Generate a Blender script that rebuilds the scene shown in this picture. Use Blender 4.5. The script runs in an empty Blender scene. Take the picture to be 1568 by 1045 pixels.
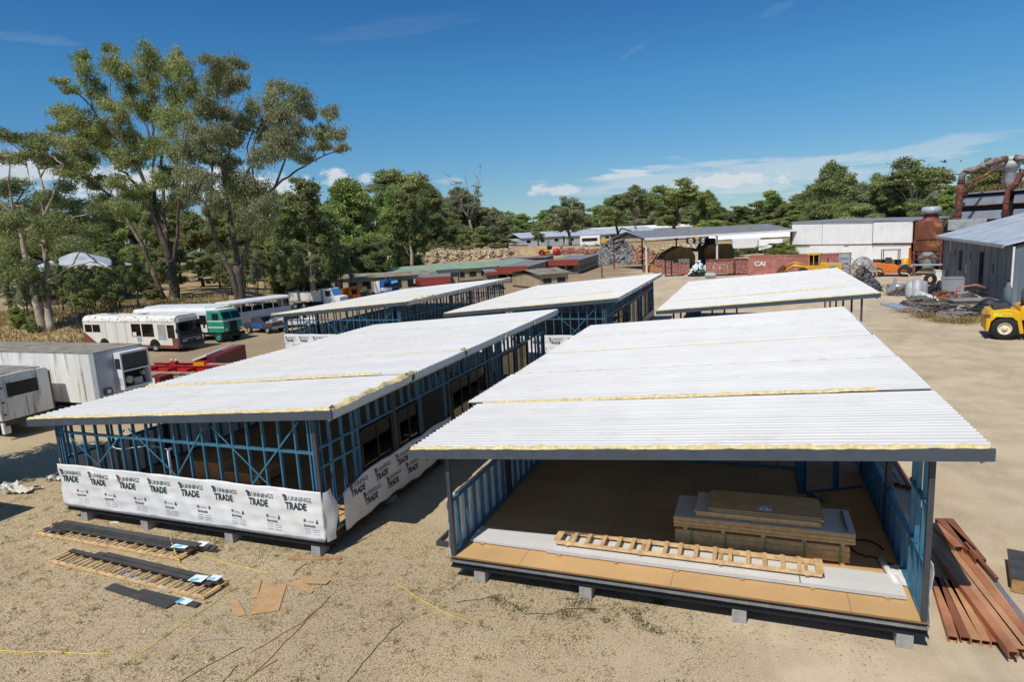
import bpy, bmesh, math, random
import numpy as np
from mathutils import Vector, Matrix
R = math.radians
rnd = random.Random(7)
scene = bpy.context.scene
COL = scene.collection

# ------------------------------------------------------------------ camera
FPX, YAW, PITCH, ROLL, CAMH = 981.49, .3674, .1643, -.054, 8.5272
PW, PH = 1568, 1045
_cy, _sy = math.cos(YAW), math.sin(YAW)
FV = Vector((-_sy*math.cos(PITCH), _cy*math.cos(PITCH), -math.sin(PITCH)))
_r = Vector((_cy, _sy, 0)); _u = _r.cross(FV)
RV = math.cos(ROLL)*_r + math.sin(ROLL)*_u
UV = -math.sin(ROLL)*_r + math.cos(ROLL)*_u
CP = Vector((0, 0, CAMH))
cd = bpy.data.cameras.new('camera'); cam = bpy.data.objects.new('camera', cd); COL.objects.link(cam)
cd.sensor_width = 36; cd.lens = FPX/PW*36; cd.clip_start = .1; cd.clip_end = 9000
m3 = Matrix((RV, UV, -FV)).transposed()
cam.matrix_world = Matrix.Translation(CP) @ m3.to_4x4()
scene.camera = cam

def sstep(a, b, x):
    t = min(1, max(0, (x-a)/(b-a))); return t*t*(3-2*t)
def gz(x, y):
    """height of the terrain: flat yard, a low levee by the river trees, higher ground far behind"""
    r = math.hypot(x, y)
    a = sstep(.82, 1.05, -x/y) if y > 1 else (1. if x < 0 else 0.)
    left = 2.0*sstep(70, 90, r)*a
    far = 2.6*sstep(196, 226, r)
    return max(left, far)
def ray(u, v):
    return FV + RV*((u-PW/2)/FPX) + UV*((PH/2-v)/FPX)
def at(u, v, z=None):
    """photo pixel -> point on the terrain (or on the plane of height z)"""
    d = ray(u, v)
    if z is not None:
        return CP + d*((z-CAMH)/d.z)
    t = (0-CAMH)/d.z if d.z < -1e-4 else 5000.
    lo, hi = 1., max(t, 1.)
    if t > 5000: hi = 5000.
    n = 400; prev = lo
    for i in range(1, n+1):
        s = lo*(hi/lo)**(i/n); p = CP + d*s
        if p.z <= gz(p.x, p.y)+1e-6:
            return Vector((p.x, p.y, gz(p.x, p.y)))
    p = CP+d*hi; return Vector((p.x, p.y, gz(p.x, p.y)))
def atr(u, r):
    """ground point seen in photo column u at horizontal range r"""
    d = ray(u, 360); h = Vector((d.x, d.y)).normalized()
    return Vector((h.x*r, h.y*r, gz(h.x*r, h.y*r)))
def hgt(P, v):
    """height above P's base whose image lies on photo row v"""
    lo, hi = -5., 90.
    for _ in range(50):
        m = (lo+hi)/2; q = Vector((P[0], P[1], m))-CP
        z = q.dot(FV); vv = PH/2-FPX*q.dot(UV)/z
        if vv > v: lo = m
        else: hi = m
    return (lo+hi)/2

# ------------------------------------------------------------------ light
LD = Vector((.59, 2.93, -4.3)).normalized()
sd = bpy.data.lights.new('sun', 'SUN'); sd.energy = 4.1; sd.angle = R(.53); sd.color = (1, .955, .88)
so = bpy.data.objects.new('sun', sd); COL.objects.link(so)
so.rotation_euler = LD.to_track_quat('-Z', 'Y').to_euler(); so.location = (0, -60, 90)
W = bpy.data.worlds.new('World'); scene.world = W; W.use_nodes = True
nt = W.node_tree; nt.nodes.clear()
N = nt.nodes.new; L = nt.links.new
sky = N('ShaderNodeTexSky'); sky.sky_type = 'NISHITA'; sky.sun_disc = False
sky.sun_elevation = math.asin(-LD.z); sky.sun_rotation = math.atan2(-LD.x, -LD.y)
sky.air_density = 1.0; sky.dust_density = 0.0; sky.ozone_density = 6.0; sky.altitude = 100
tc = N('ShaderNodeTexCoord')
def wmath(op, a, b=None, c=None):
    n = N('ShaderNodeMath'); n.operation = op
    for i, x in enumerate((a, b, c)):
        if x is None: continue
        if isinstance(x, (int, float)): n.inputs[i].default_value = x
        else: L(x, n.inputs[i])
    return n.outputs[0]
sep = N('ShaderNodeSeparateXYZ'); L(tc.outputs['Generated'], sep.inputs[0])
elev = wmath('ARCTAN2', sep.outputs[2], wmath('SQRT', wmath('ADD', wmath('MULTIPLY', sep.outputs[0], sep.outputs[0]), wmath('MULTIPLY', sep.outputs[1], sep.outputs[1]))))
azim = wmath('ARCTAN2', sep.outputs[0], sep.outputs[1])
def smooth(x, a, b):
    n = N('ShaderNodeMapRange'); n.interpolation_type = 'SMOOTHSTEP'
    n.inputs[1].default_value = a; n.inputs[2].default_value = b; L(x, n.inputs[0]); return n.outputs[0]
def noise_w(sx, sy, scale, detail, off=0.):
    cx = N('ShaderNodeCombineXYZ')
    L(wmath('MULTIPLY_ADD', azim, sx, off), cx.inputs[0]); L(wmath('MULTIPLY', elev, sy), cx.inputs[1])
    n = N('ShaderNodeTexNoise'); n.inputs['Scale'].default_value = scale; n.inputs['Detail'].default_value = detail; n.inputs['Roughness'].default_value = .6
    L(cx.outputs[0], n.inputs['Vector']); return n.outputs[0]
def azel(u, v):
    d = ray(u, v).normalized(); return math.atan2(d.x, d.y), math.asin(d.z)
# each cloud: centre pixel, half-widths in photo pixels, softness, strength, noise weight
total = None
def cloud(u, v, wu, wv, strength, nz, amount, tilt=0.):
    global total
    a, e = azel(u, v)
    da = wmath('MULTIPLY', wmath('SUBTRACT', azim, a), FPX/wu)
    de = wmath('SUBTRACT', elev, e)
    if tilt: de = wmath('SUBTRACT', de, wmath('MULTIPLY', wmath('SUBTRACT', azim, a), tilt))
    de = wmath('MULTIPLY', de, FPX/wv)
    rr = wmath('SQRT', wmath('ADD', wmath('MULTIPLY', da, da), wmath('MULTIPLY', de, de)))
    f = wmath('SUBTRACT', 1.0, rr)
    f = wmath('ADD', f, wmath('MULTIPLY', wmath('SUBTRACT', nz, .5), amount))
    o = wmath('MULTIPLY', smooth(f, 0.0, .55), strength)
    total = o if total is None else wmath('MAXIMUM', total, o)
puffy = noise_w(26, 40, 1.5, 7)
streak = noise_w(7, 60, 1.2, 6, 3.1)
fine = noise_w(14, 90, 1.4, 7, 9.4)
cloud(1120, 272, 260, 30, .42, streak, 2.6)
cloud(1115, 276, 100, 15, .75, puffy, 2.4)
cloud(1215, 262, 100, 18, .4, fine, 2.4)
cloud(960, 268, 60, 9, .7, fine, 2.6)
cloud(850, 291, 44, 10, .65, puffy, 2.4)
cloud(512, 274, 24, 17, .8, puffy, 2.2)
cloud(560, 272, 14, 9, .6, puffy, 2.2)
cloud(690, 276, 24, 7, .25, fine, 2.4)
cloud(250, 280, 160, 26, .8, puffy, 2.4)
cloud(60, 258, 110, 26, .7, puffy, 2.4)
cloud(390, 290, 90, 26, .8, puffy, 2.4)
cloud(1400, 232, 130, 12, .3, streak, 2.0, .1)
cloud(1330, 300, 140, 18, .35, fine, 2.4)
cloud(600, 42, 130, 14, .03, streak, 2.2, .12)
cloud(60, 60, 50, 7, .06, fine, 2.2)
cloud(970, 77, 24, 6, .04, fine, 2.2, .5)
cloud(1190, 12, 28, 8, .04, fine, 2.2, .2)
cbright = N('ShaderNodeMixRGB'); cbright.inputs[1].default_value = (6.2, 6.6, 7.2, 1); cbright.inputs[2].default_value = (8.6, 8.5, 8.4, 1); L(puffy, cbright.inputs[0])
mix = N('ShaderNodeMixRGB'); L(total, mix.inputs[0])
ramp = N('ShaderNodeValToRGB'); L(wmath('MULTIPLY', elev, 180/math.pi/32), ramp.inputs[0])
ramp.color_ramp.elements[0].position = .10; ramp.color_ramp.elements[0].color = (.56, .72, .82, 1)
ramp.color_ramp.elements[1].position = .62; ramp.color_ramp.elements[1].color = (.27, .66, .93, 1)
e2 = ramp.color_ramp.elements.new(1.0); e2.color = (.55, .80, .92, 1)
e_ = ramp.color_ramp.elements.new(.38); e_.color = (.39, .82, .97, 1)
tint = N('ShaderNodeMixRGB'); tint.blend_type = 'MULTIPLY'; tint.inputs[0].default_value = 1; L(sky.outputs[0], tint.inputs[1]); L(ramp.outputs[0], tint.inputs[2])
L(tint.outputs[0], mix.inputs[1]); L(cbright.outputs[0], mix.inputs[2])
bg = N('ShaderNodeBackground'); bg.inputs[1].default_value = .1; L(mix.outputs[0], bg.inputs[0])
wo = N('ShaderNodeOutputWorld'); L(bg.outputs[0], wo.inputs[0])
vs = scene.view_settings; scene.display_settings.display_device = 'sRGB'
vs.view_transform = 'Standard'; vs.look = 'None'; vs.exposure = 0; vs.gamma = 1
scene.render.engine = 'CYCLES'
scene.cycles.max_bounces = 6; scene.cycles.diffuse_bounces = 4; scene.cycles.glossy_bounces = 3
scene.cycles.transparent_max_bounces = 8; scene.cycles.transmission_bounces = 3

# ------------------------------------------------------------------ materials
MATS = {}
def mat(name, col, rough=.7, metal=0., var=.18, scale=3., col2=None, mixscale=None, mixlo=.5, mixhi=.62, bump=0., bscale=30., fine=0., streak=False, spec=.4, trans=0.):
    """principled surface whose colour is broken up by noise; col2 = a second colour in patches (rust, moss, dirt)"""
    m = bpy.data.materials.new(name); m.use_nodes = True; t = m.node_tree; nn = t.nodes.new; ll = t.links.new
    b = t.nodes['Principled BSDF']
    b.inputs['Roughness'].default_value = rough; b.inputs['Metallic'].default_value = metal
    b.inputs['Specular IOR Level'].default_value = spec
    c = nn('ShaderNodeTexCoord'); vec = c.outputs['Object']
    if streak:
        mp = nn('ShaderNodeMapping'); mp.inputs['Scale'].default_value = (1, 1, .12); ll(vec, mp.inputs[0]); vec2 = mp.outputs[0]
    else: vec2 = vec
    n1 = nn('ShaderNodeTexNoise'); n1.inputs['Scale'].default_value = scale; n1.inputs['Detail'].default_value = 5; ll(vec2, n1.inputs['Vector'])
    r = nn('ShaderNodeMapRange'); r.inputs[1].default_value = .3; r.inputs[2].default_value = .7; r.inputs[3].default_value = 1-var; r.inputs[4].default_value = 1+var
    ll(n1.outputs[0], r.inputs[0])
    base = nn('ShaderNodeRGB'); base.outputs[0].default_value = (*col, 1); src = base.outputs[0]
    if col2:
        n2 = nn('ShaderNodeTexNoise'); n2.inputs['Scale'].default_value = mixscale or scale*1.7; n2.inputs['Detail'].default_value = 7; n2.inputs['Roughness'].default_value = .65; ll(vec2, n2.inputs['Vector'])
        r2 = nn('ShaderNodeMapRange'); r2.inputs[1].default_value = mixlo; r2.inputs[2].default_value = mixhi; ll(n2.outputs[0], r2.inputs[0])
        mx = nn('ShaderNodeMixRGB'); ll(r2.outputs[0], mx.inputs[0]); ll(src, mx.inputs[1]); mx.inputs[2].default_value = (*col2, 1); src = mx.outputs[0]
    if fine:
        n3 = nn('ShaderNodeTexNoise'); n3.inputs['Scale'].default_value = bscale; n3.inputs['Detail'].default_value = 3; ll(vec, n3.inputs['Vector'])
        r3 = nn('ShaderNodeMapRange'); r3.inputs[1].default_value = .35; r3.inputs[2].default_value = .65; r3.inputs[3].default_value = 1-fine; r3.inputs[4].default_value = 1+fine; ll(n3.outputs[0], r3.inputs[0])
        mm = nn('ShaderNodeMath'); mm.operation = 'MULTIPLY'; ll(r.outputs[0], mm.inputs[0]); ll(r3.outputs[0], mm.inputs[1]); fac = mm.outputs[0]
    else: fac = r.outputs[0]
    sc = nn('ShaderNodeVectorMath'); sc.operation = 'SCALE'; ll(src, sc.inputs[0]); ll(fac, sc.inputs['Scale'])
    ll(sc.outputs[0], b.inputs['Base Color'])
    if bump:
        n4 = nn('ShaderNodeTexNoise'); n4.inputs['Scale'].default_value = bscale; n4.inputs['Detail'].default_value = 4; ll(vec, n4.inputs['Vector'])
        bp = nn('ShaderNodeBump'); bp.inputs['Strength'].default_value = bump; bp.inputs['Distance'].default_value = .02; ll(n4.outputs[0], bp.inputs['Height']); ll(bp.outputs[0], b.inputs['Normal'])
    MATS[name] = m; return m
mat('roof_white', (.60, .59, .57), .5, 0, .04, .8, col2=(.53, .52, .495), mixscale=.9, mixlo=.56, mixhi=.74)
def lapped():
    # each roof sheet weathered a little differently, with faint run marks down the fall
    t = MATS['roof_white'].node_tree; b = t.nodes['Principled BSDF']; nn = t.nodes.new; ll = t.links.new; src = b.inputs['Base Color'].links[0].from_socket
    c = nn('ShaderNodeTexCoord'); mp = nn('ShaderNodeMapping'); mp.inputs['Scale'].default_value = (.05, 1.3, 1); ll(c.outputs['Object'], mp.inputs[0])
    n = nn('ShaderNodeTexNoise'); n.inputs['Scale'].default_value = 1.0; n.inputs['Detail'].default_value = 3; ll(mp.outputs[0], n.inputs['Vector'])
    r = nn('ShaderNodeMapRange'); r.inputs[1].default_value = .35; r.inputs[2].default_value = .65; r.inputs[3].default_value = .965; r.inputs[4].default_value = 1.025; ll(n.outputs[0], r.inputs[0])
    n2 = nn('ShaderNodeTexNoise'); n2.inputs['Scale'].default_value = 9; n2.inputs['Detail'].default_value = 4; ll(c.outputs['Object'], n2.inputs['Vector'])
    r2 = nn('ShaderNodeMapRange'); r2.inputs[1].default_value = .66; r2.inputs[2].default_value = .78; r2.inputs[3].default_value = 1; r2.inputs[4].default_value = .92; ll(n2.outputs[0], r2.inputs[0])
    m = nn('ShaderNodeMath'); m.operation = 'MULTIPLY'; ll(r.outputs[0], m.inputs[0]); ll(r2.outputs[0], m.inputs[1])
    v = nn('ShaderNodeVectorMath'); v.operation = 'SCALE'; ll(src, v.inputs[0]); ll(m.outputs[0], v.inputs['Scale']); ll(v.outputs[0], b.inputs['Base Color'])
lapped()
mat('fascia', (.075, .092, .115), .5, .2, .12)
mat('blue_steel', (.062, .195, .305), .42, .3, .18, 2)
mat('post_grey', (.06, .065, .075), .55, .2)
mat('dark_steel', (.018, .019, .022), .6, .2)
mat('rail_grey', (.30, .31, .32), .45, .5)
mat('wrap', (.90, .89, .87), .45, 0, .06, 1.5, bump=.25, bscale=6)
def sheer(name, amount):
    t = MATS[name].node_tree; b = t.nodes['Principled BSDF']; o = t.nodes['Material Output']
    tr = t.nodes.new('ShaderNodeBsdfTranslucent'); tr.inputs[0].default_value = (.75, .77, .8, 1); mx = t.nodes.new('ShaderNodeMixShader'); mx.inputs[0].default_value = amount
    t.links.new(b.outputs[0], mx.inputs[1]); t.links.new(tr.outputs[0], mx.inputs[2]); t.links.new(mx.outputs[0], o.inputs[0])
sheer('wrap', .2)
mat('print_green', (.02, .055, .05), .6); mat('print_grey', (.13, .15, .17), .6); mat('print_red', (.22, .012, .035), .6); mat('print_pale', (.38, .41, .43), .6)
mat('foam', (.66, .52, .24), .95, 0, .2, 9, col2=(.72, .64, .42), mixscale=12, bump=.9, bscale=40)
mat('timber', (.68, .47, .24), .75, 0, .22, 5, col2=(.56, .36, .17), mixscale=7, fine=.1, bscale=40)
mat('old_timber', (.40, .25, .105), .8, 0, .25, 5)
mat('plank_black', (.06, .057, .056), .6, 0, .25, 3)
mat('label_white', (.75, .82, .85), .5, 0, .06); mat('label_cyan', (.10, .50, .66), .5)
mat('block', (.34, .33, .305), .9, 0, .18, 5, bump=.4, bscale=60, fine=.12)
mat('cardboard', (.47, .295, .14), .85, 0, .12, 3)
mat('plaster_edge', (.60, .37, .15), .85, 0, .2, 8); mat('plaster_face', (.70, .45, .20), .85, 0, .14, 2); mat('plaster_white', (.74, .70, .63), .8, 0, .05)
mat('strap_green', (.03, .25, .06), .5)
mat('rope_yellow', (.74, .58, .08), .7, 0, .2, 6); mat('wire_black', (.03, .03, .03), .6); mat('wire_grey', (.35, .36, .38), .6); mat('twine', (.34, .20, .07), .8)
mat('beam_red', (.37, .145, .07), .55, .1, .25, 1.3, col2=(.47, .21, .10), mixscale=1.0, mixlo=.42, mixhi=.6, streak=False)
mat('beam_red_pale', (.50, .26, .13), .55, .1, .22, 1.3); mat('beam_red_dark', (.25, .09, .045), .55, .1, .22, 1.3)
mat('white_old', (.74, .73, .69), .55, 0, .14, 1.2, col2=(.24, .225, .19), mixscale=2.6, mixlo=.53, mixhi=.68, streak=True)
mat('roof_moss', (.30, .27, .22), .9, 0, .35, 1.5, col2=(.12, .11, .09), mixscale=3, mixlo=.45, mixhi=.7)
mat('bus_white', (.72, .68, .60), .5, 0, .12, .8, col2=(.40, .35, .29), mixscale=1.6, mixlo=.56, mixhi=.74, streak=True)
mat('bus_roof', (.72, .69, .63), .6, 0, .14, 2, col2=(.20, .16, .13), mixscale=3.2, mixlo=.56, mixhi=.63)
mat('bus_brown', (.20, .065, .045), .55, 0, .18, 1.5)
mat('truck_green', (.025, .30, .185), .35, 0, .15, 1.5, spec=.6); mat('paint_white', (.75, .75, .73), .4, 0, .08, 1.5)
mat('silver', (.46, .49, .54), .45, .4, .12, 1.2); mat('tyre', (.022, .021, .020), .85, 0, .25, 6); mat('rim_cream', (.70, .62, .45), .5); mat('rim_grey', (.40, .39, .37), .5, .3)
mat('black', (.012, .012, .013), .5); mat('foil', (.24, .22, .195), .6, 0, .1, 1)
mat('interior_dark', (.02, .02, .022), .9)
mat('red', (.42, .02, .025), .4, 0, .2, 1.5); mat('red_dark', (.17, .015, .025), .45, 0, .2, 1.5)
mat('blue', (.03, .12, .40), .4); mat('orange', (.62, .16, .02), .5, 0, .2, 2); mat('yellow', (.72, .40, .008), .4, 0, .14, 1.2); mat('machine_yellow', (.62, .34, .03), .55, 0, .25, 2)
mat('lime', (.70, .74, .04), .5)
mat('fascia_red', (.27, .045, .03), .6, 0, .14, 1.2); mat('roof_grey', (.25, .25, .255), .55, .2, .12, .8); mat('roof_green', (.25, .35, .24), .6, 0, .12, .5, col2=(.27, .33, .27)); mat('roof_khaki', (.27, .24, .18), .75, 0, .22, .7, col2=(.14, .12, .10), mixscale=.9)
mat('cream_wall', (.42, .33, .215), .8, 0, .14, .8); mat('house_brown_shade', (.13, .09, .06), .85, 0, .2, 1)  # house wall brown with its shade put into the colour
mat('grey_wall', (.24, .23, .22), .8, 0, .12, .8)
mat('shed_white', (.90, .89, .87), .5, 0, .06, .5, col2=(.60, .58, .54), mixscale=.4, mixlo=.58, mixhi=.8)
mat('shed_pale', (.50, .55, .60), .55, 0, .10, .4); mat('shed_blue', (.115, .145, .175), .6, .1, .18, .6, col2=(.16, .19, .21), mixscale=1.2, streak=True)
mat('shed_roof', (.56, .61, .65), .45, .2, .12, .4, col2=(.42, .46, .50), mixscale=.5)
mat('zinc', (.40, .41, .43), .45, .5, .16, .5, streak=True); mat('rust', (.16, .055, .03), .85, .1, .3, 1.0, col2=(.34, .15, .05), mixscale=.8, mixlo=.52, mixhi=.62); mat('rust_red', (.17, .045, .035), .75, .1, .25, 1.2, col2=(.26, .12, .09), mixscale=2)
mat('galv', (.42, .43, .43), .6, .25, .2, 1.5)
mat('container_red', (.40, .155, .12), .6, 0, .14, .8, col2=(.50, .24, .19), mixscale=1.2); mat('crate_red', (.30, .10, .08), .8, 0, .25, 2, col2=(.45, .33, .30), mixscale=4); mat('crate_orange', (.46, .20, .085), .8, 0, .2, 1.5)
mat('khaki_machine', (.16, .115, .05), .8, 0, .35, .7); mat('tarp', (.02, .026, .03), .6, 0, .3, 2)
mat('bark', (.10, .078, .06), .95, 0, .4, 1.2, col2=(.34, .27, .20), mixscale=.35, mixlo=.55, mixhi=.63, bump=.8, bscale=6)
mat('bark_pale', (.46, .37, .28), .9, 0, .3, .8, col2=(.20, .14, .10), mixscale=.5, mixlo=.52, mixhi=.64, bump=.6, bscale=5)
mat('bark_dark', (.055, .045, .037), .95, 0, .4, 1.5)
mat('dead_wood', (.27, .245, .215), .9, 0, .3, .8)
mat('rubble', (.45, .36, .25), .95, 0, .3, .6, col2=(.34, .22, .13), mixscale=.3, fine=.3, bscale=1.2)
mat('scrap_mix', (.10, .10, .105), .7, .3, .5, 1.5, col2=(.26, .17, .12), mixscale=2, mixlo=.56, mixhi=.66, fine=.3, bscale=3)
mat('rubble_grey', (.20, .195, .19), .95, 0, .45, .7, fine=.35, bscale=2); mat('rubble_brick', (.33, .18, .11), .95, 0, .35, .8, fine=.3, bscale=2)
mat('soil_dark', (.035, .026, .020), .95, 0, .4, .6, col2=(.08, .055, .035))
mat('bird', (.02, .02, .02), .8)
def glass(name, tint, reflect=.25):
    m = bpy.data.materials.new(name); m.use_nodes = True; t = m.node_tree; t.nodes.clear(); nn = t.nodes.new; ll = t.links.new
    tr = nn('ShaderNodeBsdfTransparent'); tr.inputs[0].default_value = (*tint, 1)
    gl = nn('ShaderNodeBsdfGlossy'); gl.inputs['Roughness'].default_value = .03; gl.inputs[0].default_value = (.9, .93, .95, 1)
    lw = nn('ShaderNodeLayerWeight'); lw.inputs[0].default_value = reflect
    mx = nn('ShaderNodeMixShader'); ll(lw.outputs['Fresnel'], mx.inputs[0]); ll(tr.outputs[0], mx.inputs[1]); ll(gl.outputs[0], mx.inputs[2])
    o = nn('ShaderNodeOutputMaterial'); ll(mx.outputs[0], o.inputs[0]); MATS[name] = m; return m
glass('glass', (.42, .45, .45), .42); glass('glass_dark', (.16, .17, .18), .42)
def floor_material():
    m = mat('floor_board', (.58, .36, .16), .7, 0, .1, .7, fine=.06, bscale=25)
    t = m.node_tree; b = t.nodes['Principled BSDF']; nn = t.nodes.new; ll = t.links.new
    src = b.inputs['Base Color'].links[0].from_socket
    c = nn('ShaderNodeTexCoord'); br = nn('ShaderNodeTexBrick'); ll(c.outputs['Object'], br.inputs['Vector'])
    br.inputs['Scale'].default_value = 1; br.inputs['Brick Width'].default_value = 3.6; br.inputs['Row Height'].default_value = 1.35; br.inputs['Mortar Size'].default_value = .008
    br.inputs['Color1'].default_value = (1, 1, 1, 1); br.inputs['Color2'].default_value = (.9, .9, .9, 1); br.inputs['Mortar'].default_value = (.5, .45, .4, 1)
    mx = nn('ShaderNodeMixRGB'); mx.blend_type = 'MULTIPLY'; mx.inputs[0].default_value = 1; ll(src, mx.inputs[1]); ll(br.outputs[0], mx.inputs[2]); ll(mx.outputs[0], b.inputs['Base Color'])
floor_material()
def leaf_material(name, c1, c2, c3):
    m = bpy.data.materials.new(name); m.use_nodes = True; t = m.node_tree; t.nodes.clear(); nn = t.nodes.new; ll = t.links.new
    g = nn('ShaderNodeNewGeometry'); c = nn('ShaderNodeTexCoord')
    rp = nn('ShaderNodeValToRGB'); rp.color_ramp.elements[0].color = (*c1, 1); rp.color_ramp.elements[1].color = (*c3, 1)
    e = rp.color_ramp.elements.new(.55); e.color = (*c2, 1)
    n = nn('ShaderNodeTexNoise'); n.inputs['Scale'].default_value = .35; n.inputs['Detail'].default_value = 2; ll(c.outputs['Object'], n.inputs['Vector'])
    ma = nn('ShaderNodeMath'); ma.operation = 'MULTIPLY_ADD'; ll(g.outputs['Random Per Island'], ma.inputs[0]); ma.inputs[1].default_value = .55
    mb = nn('ShaderNodeMapRange'); mb.inputs[1].default_value = .35; mb.inputs[2].default_value = .65; mb.inputs[3].default_value = 0; mb.inputs[4].default_value = .45; ll(n.outputs[0], mb.inputs[0]); ll(mb.outputs[0], ma.inputs[2])
    oi = nn('ShaderNodeObjectInfo'); hv = nn('ShaderNodeHueSaturation'); ll(ma.outputs[0], rp.inputs[0]); ll(rp.outputs[0], hv.inputs['Color'])
    hr = nn('ShaderNodeMapRange'); hr.inputs[3].default_value = .498; hr.inputs[4].default_value = .515; ll(oi.outputs['Random'], hr.inputs[0]); ll(hr.outputs[0], hv.inputs['Hue'])
    vr = nn('ShaderNodeMapRange'); vr.inputs[3].default_value = .98; vr.inputs[4].default_value = 1.38; ll(oi.outputs['Random'], vr.inputs[0]); ll(vr.outputs[0], hv.inputs['Value'])
    d = nn('ShaderNodeBsdfPrincipled'); d.inputs['Roughness'].default_value = .5; d.inputs['Specular IOR Level'].default_value = .35; ll(hv.outputs[0], d.inputs['Base Color'])
    tr = nn('ShaderNodeBsdfTranslucent'); ll(hv.outputs[0], tr.inputs[0])
    mx = nn('ShaderNodeMixShader'); mx.inputs[0].default_value = .42; ll(d.outputs[0], mx.inputs[1]); ll(tr.outputs[0], mx.inputs[2])
    o = nn('ShaderNodeOutputMaterial'); ll(mx.outputs[0], o.inputs[0]); MATS[name] = m
leaf_material('leaf_gum', (0.127, 0.159, 0.055), (0.272, 0.301, 0.103), (0.540, 0.470, 0.227))
leaf_material('leaf_green', (0.137, 0.191, 0.054), (0.294, 0.368, 0.106), (0.511, 0.437, 0.190))
leaf_material('leaf_olive', (0.117, 0.146, 0.055), (0.239, 0.268, 0.103), (0.435, 0.428, 0.196))
leaf_material('leaf_grey', (0.163, 0.196, 0.107), (0.309, 0.332, 0.188), (0.510, 0.470, 0.302))
leaf_material('leaf_pale', (.15, .175, .08), (.31, .33, .165), (.55, .53, .32))
leaf_material('grass_dry', (.20, .14, .06), (.36, .27, .13), (.52, .42, .24))
leaf_material('grass_green', (.05, .06, .02), (.10, .11, .04), (.17, .17, .07))

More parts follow.
